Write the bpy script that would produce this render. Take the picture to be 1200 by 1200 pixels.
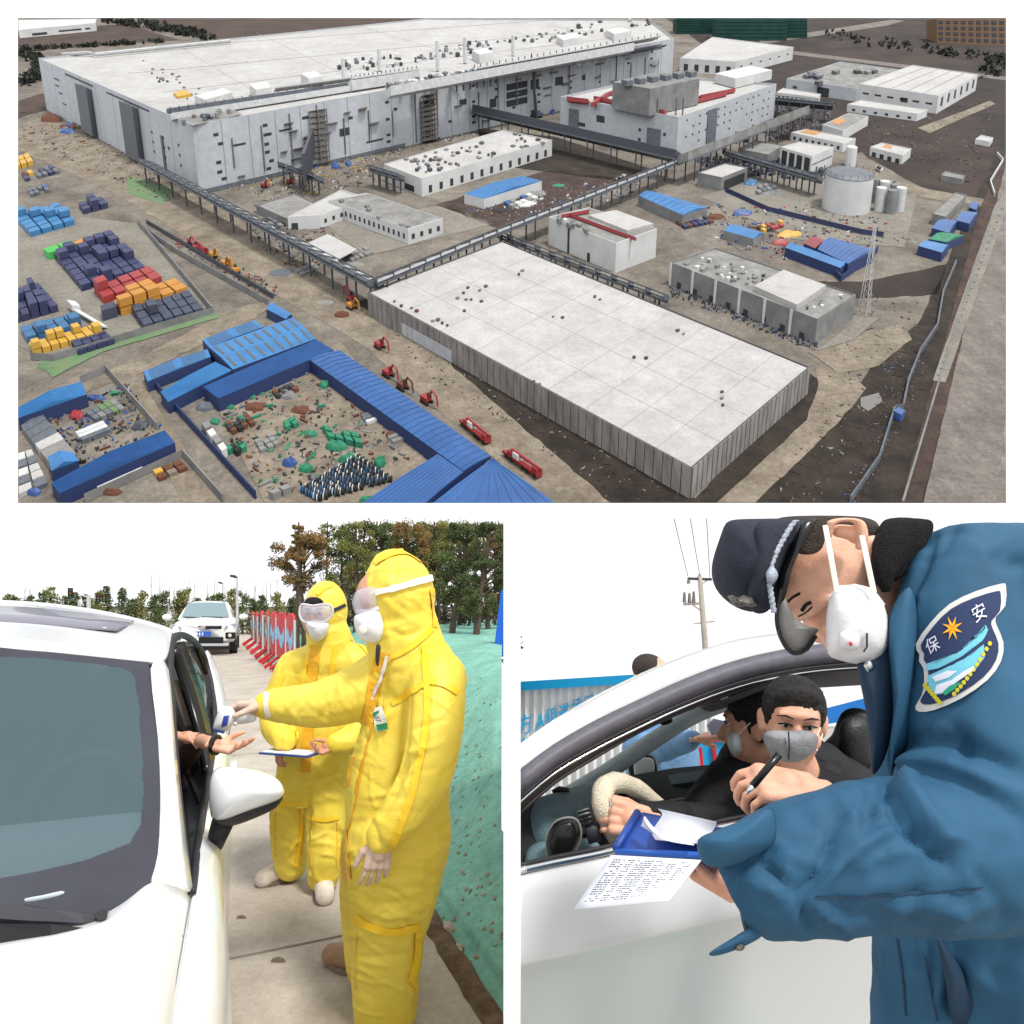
import bpy, bmesh, math, random
import numpy as np
from mathutils import Vector, Matrix, noise
from mathutils.bvhtree import BVHTree
random.seed(7)
for o in list(bpy.data.objects): bpy.data.objects.remove(o)
sc = bpy.context.scene
COL = sc.collection
# ------------------------------------------------------------------ camera, sky, sun, exposure
F = 750.0; PY = 707.0; HC = 1.6          # focal length and horizon row on a 1200 px frame, eye height
cam = bpy.data.cameras.new('camera'); camo = bpy.data.objects.new('camera', cam); COL.objects.link(camo)
camo.location = (0, 0, HC); camo.rotation_euler = (math.radians(90), 0, 0)
cam.sensor_width = 36; cam.lens = 36 * F / 1200; cam.shift_y = (PY - 600) / 1200
cam.clip_start = 0.05; cam.clip_end = 8000
sc.camera = camo
SUN = Vector((0.34, -0.40, 0.85)).normalized()
w = bpy.data.worlds.new('World'); sc.world = w; w.use_nodes = True
nt = w.node_tree; nt.nodes.clear()
out = nt.nodes.new('ShaderNodeOutputWorld'); bg = nt.nodes.new('ShaderNodeBackground')
sky = nt.nodes.new('ShaderNodeTexSky'); sky.sky_type = 'NISHITA'; sky.sun_disc = False
sky.sun_elevation = math.asin(SUN.z); sky.sun_rotation = math.atan2(SUN.x, SUN.y)
sky.air_density = 1.5; sky.dust_density = 5
mx = nt.nodes.new('ShaderNodeMix'); mx.data_type = 'RGBA'; mx.inputs[0].default_value = 0.96
mx.inputs[7].default_value = (9.9, 10.15, 10.3, 1)          # bright even overcast
nt.links.new(sky.outputs[0], mx.inputs[6]); nt.links.new(mx.outputs[2], bg.inputs[0])
bg.inputs[1].default_value = 0.1
nt.links.new(bg.outputs[0], out.inputs[0])
sl = bpy.data.lights.new('sun', 'SUN'); sl.energy = 2.8; sl.angle = math.radians(10); sl.color = (1, .965, .9)
so = bpy.data.objects.new('sun', sl); COL.objects.link(so)
so.rotation_euler = SUN.to_track_quat('Z', 'Y').to_euler(); so.location = (20, -20, 40)
sc.render.engine = 'CYCLES'
sc.view_settings.view_transform = 'Standard'; sc.view_settings.look = 'None'
sc.view_settings.exposure = .25; sc.view_settings.gamma = 1
sc.cycles.max_bounces = 6; sc.cycles.transparent_max_bounces = 12

# ------------------------------------------------------------------ helpers
def srgb(r, g=None, b=None):
    if g is None: g = b = r
    return tuple(((c/255)/12.92 if c/255 <= .04045 else ((c/255+.055)/1.055)**2.4) for c in (r, g, b))
MATS = {}
def mat(name, col, rough=.6, col2=None, scale=6, detail=6, bump=0, bscale=None, metal=0, spec=.4, coat=0, contrast=(.35, .65),
        trans=0, stretch=None, alpha=1, sub=0, speck=None, crease=None):
    """procedural principled material; col / col2 are linear albedos mixed by noise"""
    if name in MATS: return MATS[name]
    m = bpy.data.materials.new(name); m.use_nodes = True; n = m.node_tree
    b = n.nodes['Principled BSDF']
    b.inputs['Roughness'].default_value = rough; b.inputs['Metallic'].default_value = metal
    b.inputs['Specular IOR Level'].default_value = spec
    if coat: b.inputs['Coat Weight'].default_value = coat; b.inputs['Coat Roughness'].default_value = .05
    if trans: b.inputs['Transmission Weight'].default_value = trans
    if sub:
        b.inputs['Subsurface Weight'].default_value = sub; b.inputs['Subsurface Radius'].default_value = (.012, .005, .003)
    b.inputs['Alpha'].default_value = alpha
    tc = n.nodes.new('ShaderNodeTexCoord'); src = tc.outputs['Object']
    if stretch:
        mp = n.nodes.new('ShaderNodeMapping'); mp.inputs['Scale'].default_value = stretch
        n.links.new(src, mp.inputs[0]); src = mp.outputs[0]
    c4 = (*col, 1)
    if col2 is None: b.inputs['Base Color'].default_value = c4
    else:
        nz = n.nodes.new('ShaderNodeTexNoise'); nz.inputs['Scale'].default_value = scale; nz.inputs['Detail'].default_value = detail
        nz.inputs['Roughness'].default_value = .62
        n.links.new(src, nz.inputs['Vector'])
        r = n.nodes.new('ShaderNodeMapRange'); r.inputs[1].default_value = contrast[0]; r.inputs[2].default_value = contrast[1]
        n.links.new(nz.outputs[0], r.inputs[0])
        mxn = n.nodes.new('ShaderNodeMix'); mxn.data_type = 'RGBA'
        mxn.inputs[6].default_value = c4; mxn.inputs[7].default_value = (*col2, 1)
        n.links.new(r.outputs[0], mxn.inputs[0]); last = mxn.outputs[2]
        for (ss, lo, hi) in (speck or ()):                       # finer dirt and wear on top of the broad tones
            n2 = n.nodes.new('ShaderNodeTexNoise'); n2.inputs['Scale'].default_value = ss; n2.inputs['Detail'].default_value = 8; n2.inputs['Roughness'].default_value = .7
            n.links.new(tc.outputs['Object'], n2.inputs['Vector'])
            r2 = n.nodes.new('ShaderNodeMapRange'); r2.inputs[1].default_value = .36; r2.inputs[2].default_value = .62; r2.inputs[3].default_value = lo; r2.inputs[4].default_value = hi
            n.links.new(n2.outputs[0], r2.inputs[0])
            mm = n.nodes.new('ShaderNodeMix'); mm.data_type = 'RGBA'; mm.blend_type = 'MULTIPLY'; mm.inputs[0].default_value = 1
            cc = n.nodes.new('ShaderNodeCombineColor')
            for q in range(3): n.links.new(r2.outputs[0], cc.inputs[q])
            n.links.new(last, mm.inputs[6]); n.links.new(cc.outputs[0], mm.inputs[7]); last = mm.outputs[2]
        n.links.new(last, b.inputs['Base Color'])
    if bump:
        nb = n.nodes.new('ShaderNodeTexNoise'); nb.inputs['Scale'].default_value = bscale or scale*3; nb.inputs['Detail'].default_value = 5
        n.links.new(src, nb.inputs['Vector'])
        bp = n.nodes.new('ShaderNodeBump'); bp.inputs['Strength'].default_value = bump; bp.inputs['Distance'].default_value = .02
        n.links.new(nb.outputs[0], bp.inputs['Height']); n.links.new(bp.outputs[0], b.inputs['Normal'])
    if crease:                                                   # crumpled cloth: sharp ridges over the broad folds
        nb2 = n.nodes.new('ShaderNodeTexNoise'); nb2.noise_type = 'RIDGED_MULTIFRACTAL'; nb2.inputs['Scale'].default_value = crease[0]; nb2.inputs['Detail'].default_value = 2.5
        nb2.inputs['Roughness'].default_value = .45; nb2.inputs['Distortion'].default_value = .6; n.links.new(src, nb2.inputs['Vector'])
        bp2 = n.nodes.new('ShaderNodeBump'); bp2.inputs['Strength'].default_value = crease[1]; bp2.inputs['Distance'].default_value = crease[2]
        n.links.new(nb2.outputs[0], bp2.inputs['Height'])
        old = b.inputs['Normal'].links
        if old: n.links.new(old[0].from_socket, bp2.inputs['Normal'])
        n.links.new(bp2.outputs[0], b.inputs['Normal'])
    MATS[name] = m
    return m
def tag(o, label=None, cat=None, group=None, kind=None):
    if label: o['label'] = label
    if cat: o['category'] = cat
    if group: o['group'] = group
    if kind: o['kind'] = kind
    return o
def empty(name, loc, label=None, cat=None, group=None):
    o = bpy.data.objects.new(name, None); COL.objects.link(o); o.location = loc; o.empty_display_size = .1
    return tag(o, label, cat, group)
def mobj(name, verts, faces, m, parent=None, smooth=False, mats=None, fmi=None):
    """mesh object from world-space verts; children keep world placement"""
    me = bpy.data.meshes.new(name)
    base = Vector((0, 0, 0))
    if parent is None:
        vs = [Vector(v) for v in verts]
        c = sum(vs, Vector())/len(vs); base = Vector((c.x, c.y, min(v.z for v in vs)))
    else:
        p = parent
        while p: base += p.location; p = p.parent
    me.from_pydata([tuple(Vector(v)-base) for v in verts], [], [tuple(f) for f in faces])
    for mm in (mats or [m]): me.materials.append(mm)
    if fmi: me.polygons.foreach_set('material_index', fmi)
    if smooth: me.polygons.foreach_set('use_smooth', [True]*len(me.polygons))
    o = bpy.data.objects.new(name, me); COL.objects.link(o)
    if parent is None: o.location = base
    else: o.parent = parent
    return o
class MB:
    """collects shapes in world space, build() makes ONE object"""
    def __init__(s): s.v = []; s.f = []
    def add(s, vs, fs):
        k = len(s.v); s.v += [Vector(v) for v in vs]; s.f += [tuple(i+k for i in f) for f in fs]; return s
    def hexa(s, b, t):
        n = len(b)
        s.add(list(b)+list(t), [tuple(range(n-1, -1, -1)), tuple(range(n, 2*n))]+[(i, (i+1) % n, n+(i+1) % n, n+i) for i in range(n)]); return s
    def box(s, c, sx, sy, sz, R=None):
        R = R or Matrix.Identity(3); c = Vector(c)
        P = lambda x, y, z: c + R @ Vector((x*sx/2, y*sy/2, z*sz/2))
        return s.hexa([P(-1,-1,-1), P(1,-1,-1), P(1,1,-1), P(-1,1,-1)], [P(-1,-1,1), P(1,-1,1), P(1,1,1), P(-1,1,1)])
    def tube(s, pts, rad, n=8, cap=True, flat=1.0, up=None):
        pts = [Vector(p) for p in pts]; m = len(pts)
        if not hasattr(rad, '__len__'): rad = [rad]*m
        prev = None; rings = []
        for i, p in enumerate(pts):
            t = (pts[min(i+1, m-1)]-pts[max(i-1, 0)]).normalized()
            if prev is None:
                a = Vector(up) if up else (Vector((0, 0, 1)) if abs(t.z) < .9 else Vector((1, 0, 0)))
                prev = (a-t*a.dot(t)).normalized()
            else: prev = (prev-t*prev.dot(t)).normalized()
            q = t.cross(prev)
            rings.append([p+prev*(math.cos(2*math.pi*j/n)*rad[i]*flat)+q*(math.sin(2*math.pi*j/n)*rad[i]) for j in range(n)])
        vs = [v for r in rings for v in r]
        fs = [(i*n+j, i*n+(j+1) % n, (i+1)*n+(j+1) % n, (i+1)*n+j) for i in range(m-1) for j in range(n)]
        if cap: fs += [tuple(range(n-1, -1, -1)), tuple(range((m-1)*n, m*n))]
        return s.add(vs, fs)
    def ell(s, c, r, R=None, nu=16, nv=10):
        c = Vector(c); R = R or Matrix.Identity(3); vs = []; fs = []
        for i in range(nv+1):
            th = math.pi*i/nv
            for j in range(nu):
                ph = 2*math.pi*j/nu
                vs.append(c+R @ Vector((r[0]*math.sin(th)*math.cos(ph), r[1]*math.sin(th)*math.sin(ph), r[2]*math.cos(th))))
        for i in range(nv):
            for j in range(nu):
                fs.append((i*nu+j, (i+1)*nu+j, (i+1)*nu+(j+1) % nu, i*nu+(j+1) % nu))
        return s.add(vs, fs)
    def grid(s, rows, close=False):
        n = len(rows[0]); vs = [v for r in rows for v in r]
        fs = [(i*n+j, i*n+j+1, (i+1)*n+j+1, (i+1)*n+j) for i in range(len(rows)-1) for j in range(n-1)]
        if close: fs += [(i*n+n-1, i*n, (i+1)*n, (i+1)*n+n-1) for i in range(len(rows)-1)]
        return s.add(vs, fs)
    def build(s, name, m, parent=None, smooth=False): return mobj(name, s.v, s.f, m, parent, smooth)
def W(px, py, Y):
    """world point seen at photo pixel (px, py) at distance Y"""
    return Vector(((px-600)/F*Y, Y, HC+(PY-py)/F*Y))
def solid(o, t, off=0):
    m = o.modifiers.new('thick', 'SOLIDIFY'); m.thickness = t; m.offset = off; return o
def bevel(o, wd, seg=2):
    m = o.modifiers.new('bevel', 'BEVEL'); m.width = wd; m.segments = seg; m.limit_method = 'ANGLE'; return o
def subd(o, lv=1):
    m = o.modifiers.new('sub', 'SUBSURF'); m.levels = lv; m.render_levels = lv; return o
def catmull(P, n=6):
    P = [Vector(p) for p in P]; out = []
    for i in range(len(P)-1):
        a = P[max(i-1, 0)]; b = P[i]; c = P[i+1]; d = P[min(i+2, len(P)-1)]
        for k in range(n):
            t = k/n
            out.append(.5*((2*b)+(c-a)*t+(2*a-5*b+4*c-d)*t*t+(3*b-a-3*c+d)*t**3))
    out.append(P[-1]); return out
# ================================================================== THE PLANT SEEN FROM THE AIR (a site laid out on a long slope)
S_ = 837/F; K_ = 172.0
UP = Vector((0, -.2593, .9658)); CC = UP.z - S_*UP.y
def A(px, py, h=0.0):
    """point h metres above the site's ground at photo pixel"""
    Y = (K_-CC*h)/(S_-(PY-py)/F); return W(px, py, Y)
def lerp2(q, a, b): return (q[0]*(1-a)+q[1]*a)*(1-b)+(q[3]*(1-a)+q[2]*a)*b
_mat = mat
def mat(name, col, *a, **k):
    a = list(a); f = .56 if name in ('site_ground','site_concrete','dirt_road','dark_soil','far_soil','brown_field','pale_asphalt','red_soil') else .66
    col = tuple(c*f for c in col)
    if len(a) > 1 and a[1] is not None: a[1] = tuple(c*f for c in a[1])
    return _mat(name, col, *a, **k)
MG = dict(
 ground=mat('site_ground', srgb(164,154,142), .95, srgb(124,115,106), .035, 12, contrast=(.38,.66), speck=((.12,.72,1.08),(.7,.72,1.1))),
 conc=mat('site_concrete', srgb(178,171,160), .9, srgb(150,143,132), .06, 10, speck=((.12,.72,1.08),(.7,.72,1.1))),
 dirtroad=mat('dirt_road', srgb(176,162,144), .95, srgb(142,128,112), .08, 12, contrast=(.4,.68), speck=((.12,.72,1.08),(.7,.72,1.1))),
 soil=mat('dark_soil', srgb(78,66,57), 1, srgb(46,39,34), .09, 12, contrast=(.36,.64), speck=((.12,.72,1.08),(.7,.72,1.1))),
 soil2=mat('far_soil', srgb(88,72,66), 1, srgb(52,44,42), .03, 12, contrast=(.36,.64), speck=((.12,.72,1.08),(.7,.72,1.1))),
 field=mat('brown_field', srgb(106,84,74), 1, srgb(80,64,58), .03, 10, speck=((.12,.72,1.08),(.7,.72,1.1))),
 asphalt=mat('pale_asphalt', srgb(158,148,140), .9, srgb(136,128,122), .05, 10, stretch=(3,.4,.4), speck=((.12,.72,1.08),(.7,.72,1.1))),
 redsoil=mat('red_soil', srgb(104,82,74), 1, srgb(74,58,52), .1, 10, speck=((.12,.72,1.08),(.7,.72,1.1))),
 wallg=mat('panel_wall', srgb(206,210,216), .6, srgb(194,198,205), .05, 6, stretch=(1,1,.1), speck=((.3,.86,1.03),)),
 wallw=mat('white_wall', srgb(232,232,232), .6, srgb(212,212,212), .08, 8),
 walld=mat('grey_wall', srgb(150,150,150), .8, srgb(122,122,122), .15, 8),
 concp=mat('concrete_panel', srgb(166,161,158), .85, srgb(124,119,117), .35, 8, stretch=(1,1,.12)),
 roofw=mat('pale_roof', srgb(216,214,213), .8, srgb(196,193,191), .03, 12, contrast=(.35,.7), speck=((.15,.86,1.03),(.9,.86,1.04))),
 roofn=mat('near_roof', srgb(214,211,211), .8, srgb(196,192,192), .045, 12, contrast=(.35,.7), speck=((.15,.86,1.03),(.9,.86,1.04))),
 roofg=mat('grey_roof', srgb(172,170,168), .85, srgb(132,130,128), .12, 10, speck=((.15,.86,1.03),(.9,.86,1.04))),
 dark=mat('dark_opening', srgb(42,45,50), .6), joint=mat('joint_dark', srgb(96,94,94), .9),
 pjoint=mat('panel_joint_grey', srgb(150,156,166), .8),
 rjoint=mat('roof_joint', srgb(176,172,170), .9),
 steel=mat('steel_grey', srgb(112,118,128), .5, srgb(86,92,102), .5, 4), steeld=mat('steel_dark', srgb(70,74,84), .5),
 rust=mat('scaffold_brown', srgb(132,118,108), .8), duct=mat('duct_silver', srgb(232,233,233), .4, srgb(206,208,210), .4, 4),
 blue=mat('blue_roof', srgb(44,104,176), .45, srgb(34,88,156), .12, 6, speck=((.5,.85,1.05),)), blue2=mat('bright_blue_roof', srgb(54,136,204), .45, srgb(42,118,184), .12, 6, speck=((.5,.85,1.05),)),
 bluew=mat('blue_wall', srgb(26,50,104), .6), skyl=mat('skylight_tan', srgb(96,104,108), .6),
 red=mat('red_paint', srgb(168,48,50), .5), redp=mat('red_pipe', srgb(176,60,66), .5), orange=mat('orange_paint', srgb(206,140,44), .5), yellow=mat('yellow_paint', srgb(220,172,60), .5),
 green=mat('bright_green', srgb(70,190,80), .5), tarp=mat('green_tarp', srgb(44,150,112), .7, srgb(30,118,88), .6, 6), net=mat('green_net_site', srgb(94,142,92), .9, srgb(130,140,110), .2, 8),
 navy=mat('navy_paint', srgb(44,52,104), .5, srgb(36,42,84), .3, 4), slate=mat('slate_paint', srgb(62,72,98), .5, srgb(44,52,74), .3, 4),
 teal=mat('teal_paint', srgb(52,116,168), .5, srgb(44,98,146), .3, 4), cyan=mat('cyan_paint', srgb(60,138,196), .5, srgb(48,116,172), .3, 4),
 cont=mat('container_blue', srgb(52,92,160), .5), black=mat('site_black', srgb(36,34,34), .8), brown=mat('rust_brown', srgb(112,70,50), .9),
 white=mat('site_white', srgb(226,226,226), .6), tree=mat('hedge_leaf', srgb(62,66,58), .9, srgb(40,44,38), .4, 6),
 orangeb=mat('orange_facade', srgb(150,118,92), .8), greenb=mat('green_netted', srgb(40,88,80), .9, srgb(32,70,66), .1, 6), pinkr=mat('maroon', srgb(150,60,66), .6))
E1 = (A(811,548,8)-A(431,342,8)).normalized(); E2 = (A(588,282,8)-A(431,342,8)).normalized()
# --- terrain sheet of the site, a slab 12 m thick
def rim(pts, step=10):
    out = []
    for i in range(len(pts)):
        a, b = pts[i], pts[(i+1) % len(pts)]
        n = max(1, int(math.hypot(b[0]-a[0], b[1]-a[1])/step))
        for k in range(n): out.append((a[0]+(b[0]-a[0])*k/n, a[1]+(b[1]-a[1])*k/n))
    return out
top = [A(21,589.5), A(1179,589.5), A(1179,21), A(21,21)]
tb = MB().hexa([p+(p-Vector((0,0,HC))).normalized()*9 for p in top], top)
tag(tb.build('site_terrain', MG['ground']), 'long bare sandy slope carrying the whole industrial plant', 'terrain', kind='structure')
LAY = [0]
EDGE = (21.0, 1179.0, 21.0, 589.5)
def sheet(name, pts, m, lay=1, jit=2.0, kind='structure', label=None, cat='ground'):
    r = []
    for (x, y) in rim(pts, 9):
        on = x <= 21.5 or x >= 1178.5 or y <= 21.5 or y >= 589
        if not on:
            x += jit*noise.noise((x*.13, y*.13, 1.7)); y += .6*jit*noise.noise((x*.13, y*.13, 9.1))
        r.append(A(min(max(x, 21.2), 1178.8), min(max(y, 21.2), 589.2), .05*lay))
    o = mobj(name, r, [tuple(range(len(r)))], m)
    return tag(o, label, cat, kind=kind)
sheet('field', [(21,36),(150,28),(210,47),(140,52),(21,60)], MG['field'], 1, label='brown ploughed field beside the white far warehouse')
sheet('field', [(160,21),(560,21),(430,31),(250,46)], MG['field'], 1, label='brown field behind the long white factory roof')
sheet('soil', [(780,21),(1179,21),(1179,240),(1085,222),(1010,180),(900,160),(850,70)], MG['soil2'], 1, 4, label='dark open soil on the far right of the plant')
sheet('soil', [(372,373),(428,350),(815,584),(950,438),(975,455),(940,500),(850,589),(716,589),(470,428)], MG['soil'], 1, label='dark soil around the near concrete warehouse')
sheet('soil', [(1020,430),(1075,380),(1100,330),(1179,150),(1179,300),(1100,589),(885,589),(985,490)], MG['soil'], 2, 4, label='dark soil strip between plant and pale road')
sheet('soil', [(800,330),(1010,330),(1110,310),(1100,345),(1010,350)], MG['soil2'], 2, 3, label='churned soil by the lattice mast')
sheet('dirt_road', [(955,428),(1000,440),(1015,455),(985,492),(885,589),(840,589),(945,492),(960,450)], MG['dirtroad'], 3, 3, label='sandy track past the corner of the concrete warehouse', cat='road')
sheet('dirt_road', [(946,412),(1060,378),(1068,398),(1030,428),(985,438)], MG['dirtroad'], 4, 3, label='sandy apron beside the building under the lattice mast', cat='road')
sheet('road', [(1158,270),(1179,190),(1179,480),(1168,589),(1082,589)], MG['asphalt'], 4, 1, label='wide pale road running past the plant', cat='road')
sheet('verge', [(1055,589),(1080,589),(1162,262),(1179,188),(1179,176),(1150,240)], MG['redsoil'], 5, 1.5, label='reddish bare verge beside the pale road', cat='verge')
sheet('pavement', [(1093,446),(1108,448),(1179,247),(1179,226),(1166,240)], MG['conc'], 6, .5, label='pale pavement with a row of tree pits', cat='pavement')
sheet('dirt_road', [(21,150),(60,140),(230,215),(330,300),(520,420),(715,589),(640,589),(420,400),(330,350),(150,235),(21,175)], MG['dirtroad'], 2, 3, label='sandy site road running under the pipe bridge', cat='road')
sheet('dirt_road', [(21,470),(150,425),(280,360),(330,350),(290,380),(160,440),(260,589),(215,589),(140,445),(21,490)], MG['dirtroad'], 3, 2, label='sandy site road between the container yard and the blue sheds', cat='road')
sheet('yard', [(21,245),(160,262),(245,360),(60,420),(21,405)], MG['conc'], 3, .5, label='concrete container yard', cat='yard')
sheet('yard', [(250,470),(400,400),(500,540),(430,589),(310,589)], MG['dirtroad'], 4, 1, label='sandy yard inside the blue roofed sheds', cat='yard')
sheet('yard', [(820,230),(930,200),(1075,228),(1060,290),(930,280)], MG['conc'], 3, 1, label='concrete yard around the white storage tank', cat='yard')
sheet('yard', [(380,262),(430,300),(580,262),(520,240)], MG['conc'], 3, 1, label='concrete forecourt of the long white office block', cat='yard')
sheet('soil', [(510,240),(640,200),(745,210),(585,268)], MG['redsoil'], 3, 2, label='brown soil around the blue roofed shelter')
sheet('soil', [(560,150),(650,160),(770,200),(740,215),(560,190)], MG['soil'], 3, 2, label='dark soil under the long pipe bridge')
sheet('puddle', [(1008,466),(1030,460),(1034,470),(1018,482),(1009,476)], mat('puddle', srgb(128,124,120), .08), 5, 1, label='grey puddle beside the sandy track', cat='puddle')
sheet('green_netting', [(45,425),(60,415),(250,362),(256,372),(120,412),(62,442)], MG['net'], 5, 1.5, label='green netting strip along the container yard wall', cat='netting')
sheet('green_netting', [(150,205),(205,222),(190,240),(150,226)], MG['net'], 4, 2, label='dull green netting beside the factory foot', cat='netting')

def quad(px, h): return [A(x, y, h) for x, y in px]
def face_pt(T, H, i, u, v, out=.0):
    a, b = T[i], T[(i+1) % len(T)]
    n = (b-a).cross(UP).normalized()
    c = sum(T, Vector())/len(T)
    if n.dot((a+b)/2-c) < 0: n = -n
    return a*(1-u)+b*u-UP*(H*(1-v))+n*out
def face_box(T, H, i, u0, u1, v0, v1, name, m, par, d=.3):
    P = [face_pt(T, H, i, u, v, 0-.05) for u, v in ((u0,v0),(u1,v0),(u1,v1),(u0,v1))]
    Q = [face_pt(T, H, i, u, v, d) for u, v in ((u0,v0),(u1,v0),(u1,v1),(u0,v1))]
    return MB().hexa(P, Q).build(name, m, par)
def block(name, px, h, label, cat='building', wall=None, roof=None, par=.6, group=None, wins=(), h0=0, rm=True):
    """building from its roof corners in the photo: walls with parapet, sunken roof, windows [(face,u0,u1,v0,v1)]"""
    T = quad(px, h); B = [p-UP*(h-h0) for p in T]
    base = sum(B, Vector())/len(B)
    e = empty(name, base, label, cat, group)
    c = sum(T, Vector())/len(T)
    I = [p+(c-p)*min(.25, .5/max(1, (c-p).length)) for p in T]
    n = len(T)
    D = [p-UP*par for p in I]
    mb = MB(); mb.add(B+T+I+D, [(i,(i+1)%n,n+(i+1)%n,n+i) for i in range(n)]+[(n+i,n+(i+1)%n,2*n+(i+1)%n,2*n+i) for i in range(n)]+[(2*n+i,2*n+(i+1)%n,3*n+(i+1)%n,3*n+i) for i in range(n)])
    mb.build('wall', wall or MG['wallw'], e)
    if rm: mobj('roof', [p+UP*.02 for p in D], [tuple(range(n))], roof or MG['roofw'], e)
    for (i,u0,u1,v0,v1) in wins: face_box(T, h-h0, i, u0, u1, v0, v1, 'window', MG['dark'], e, .12)
    return e, T
def pbox(name, px, h0, h1, m, label=None, cat=None, group=None, par=None):
    T = quad(px, h1); B = [p-UP*(h1-h0) for p in T]
    o = MB().hexa(B, T).build(name, m, par)
    return tag(o, label, cat, group) if par is None else o
def strip(px0, px1, wpx, h0, h1, name, m, par=None, label=None, cat=None, group=None):
    a, b = A(*px0, h1), A(*px1, h1); d = (b-a).normalized(); q = d.cross(UP).normalized()*wpx/2
    T = [a-q, a+q, b+q, b-q]
    o = MB().hexa([p-UP*(h1-h0) for p in T], T).build(name, m, par)
    return tag(o, label, cat, group) if par is None else o
def rnd_wins(face, us, vs, wu, wv, keep=.8):
    r = []
    for u in us:
        for v in vs:
            if random.random() < keep: r.append((face, u-wu/2, u+wu/2, v-wv/2, v+wv/2))
    return r
# ---------------------------------------------------------------- the big factory
H = 34
fab = [(45,68),(225,146),(790,45),(760,23),(500,21.5)]
wins = [(0,.12,.16,.72,.75),(0,.12,.15,.6,.63),(0,.14,.17,.48,.51),(0,.16,.19,.3,.33),(0,.22,.43,.9,.935),(0,.52,.78,.9,.93),(0,.86,.87,.45,.5)]
wins += rnd_wins(0, [.78,.84,.92], [.3,.45,.6], .008, .04, .7)
for u in (.03,.035,.1,.105,.16,.165,.235,.3,.315,.36,.42,.47,.52,.56,.62,.7,.78,.86,.93):
    for v in (.15,.26,.4,.52,.66,.8):
        if random.random() < .42: wins.append((1,u-.0035,u+.0035,v-.022,v+.022))
wins += [(1,.215,.232,.40,.52),(1,.37,.39,.62,.7),(1,.44,.455,.5,.6),(1,.505,.52,.34,.5),(1,.6,.62,.52,.7),(1,.66,.68,.5,.66),(1,.73,.74,.5,.6),(1,.05,.07,.58,.61),(1,.12,.14,.66,.69),(1,.26,.29,.2,.23)]
e, T = block('factory', fab, H, 'huge pale grey factory with a vast white flat roof', wall=MG['wallg'], wins=wins, par=1.2)
def on(px, h=H): return A(px[0], px[1], h)
# wall panel joints
for i, n_ in ((0, 9), (1, 26)):
    for k in range(1, n_): face_box(T, H, i, k/n_-.0006, k/n_+.0006, .02, .985, 'panel_joint', MG['pjoint'], e, .06)
face_box(T, H, 1, 0, .33, 0, .06, 'plinth', MG['steel'], e, .5)
# stair towers on the left face
for (u0,u1,v1) in ((.335,.415,.84),(.635,.715,.88)): face_box(T, H, 0, u0, u1, 0, v1, 'stair_tower', MG['steeld'], e, 3.5)
face_box(T, H, 0, .83,.84, 0, .62, 'downpipe', MG['steeld'], e, .6)
# roof: joints, penthouses, terraces
for (a, b) in (((100,62),(640,24)),((150,86),(700,35)),((190,108),(740,42))):
    strip(a, b, .5, H-1.25, H-1.1, 'roof_joint', MG['rjoint'], e)
for (a, b) in (((300,38),(420,95)),((420,30),(560,72)),((200,48),(300,108))):
    strip(a, b, .5, H-1.25, H-1.12, 'roof_joint', MG['rjoint'], e)
def rbox(px, hh, m=None, name='penthouse', h0=H-1.2): return pbox(name, px, h0, h0+hh, m or MG['wallw'], par=e)
rbox([(228,112),(240,117),(272,108),(262,103)], 4); rbox([(292,99),(300,105),(318,102),(312,95)], 6); rbox([(352,86),(362,92),(378,89),(370,83)], 6)
rbox([(553,59),(562,64),(578,61),(570,56)], 6); rbox([(652,42),(660,47),(682,43),(675,38)], 5); rbox([(710,35),(720,40),(740,36),(730,32)], 5)
rbox([(203,108),(208,113),(224,110),(218,105)], 1.5, MG['yellow'], 'plant_skid')
for k in range(9):
    a = (195+k*4.5, 124-k*1.0)
strip((195,128),(430,94), 2.2, H-1.2, H+1.2, 'gantry', MG['steel'], e); strip((200,134),(450,95), 4, H-1.2, H+2.0, 'duct', MG['duct'], e)
strip((410,96),(490,84), 5, H-1.2, H+4.5, 'duct', MG['duct'], e); strip((455,103),(740,52), 6, H-1.2, H+4, 'duct', MG['duct'], e)
strip((556,82),(770,44), 9, H+3.6, H+4.4, 'canopy', MG['duct'], e); strip((322,104),(418,91), 6, H+1.2, H+2.0, 'canopy', MG['duct'], e); strip((410,94),(488,83), 8, H+3.2, H+4.0, 'canopy', MG['duct'], e); strip((455,103),(560,86), 6, H+2.2, H+3.0, 'canopy', MG['duct'], e)
for k in range(30):
    u = k/29; P_ = A(556+214*u, 83-38*u, H); MB().tube([P_-UP*1, P_+UP*3.7], .35, 4).build('canopy_post', MG['steeld'], e)
for k in range(16):
    u = k/15; P_ = A(412+76*u, 95-11*u, H); MB().tube([P_-UP*1, P_+UP*3.3], .35, 4).build('canopy_post', MG['steeld'], e)
for dy, hh, rr in ((4,-2,.7),(6.5,-4,.6),(2,-.2,.5)):
    MB().tube([A(330,108+dy,H+hh), A(560,88+dy,H+hh), A(775,50+dy,H+hh)], rr, 6).build('eave_pipe', MG['steel'], e)
strip((440,112),(780,53), 3, H-3.4, H-2.6, 'gallery', MG['steeld'], e)
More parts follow.
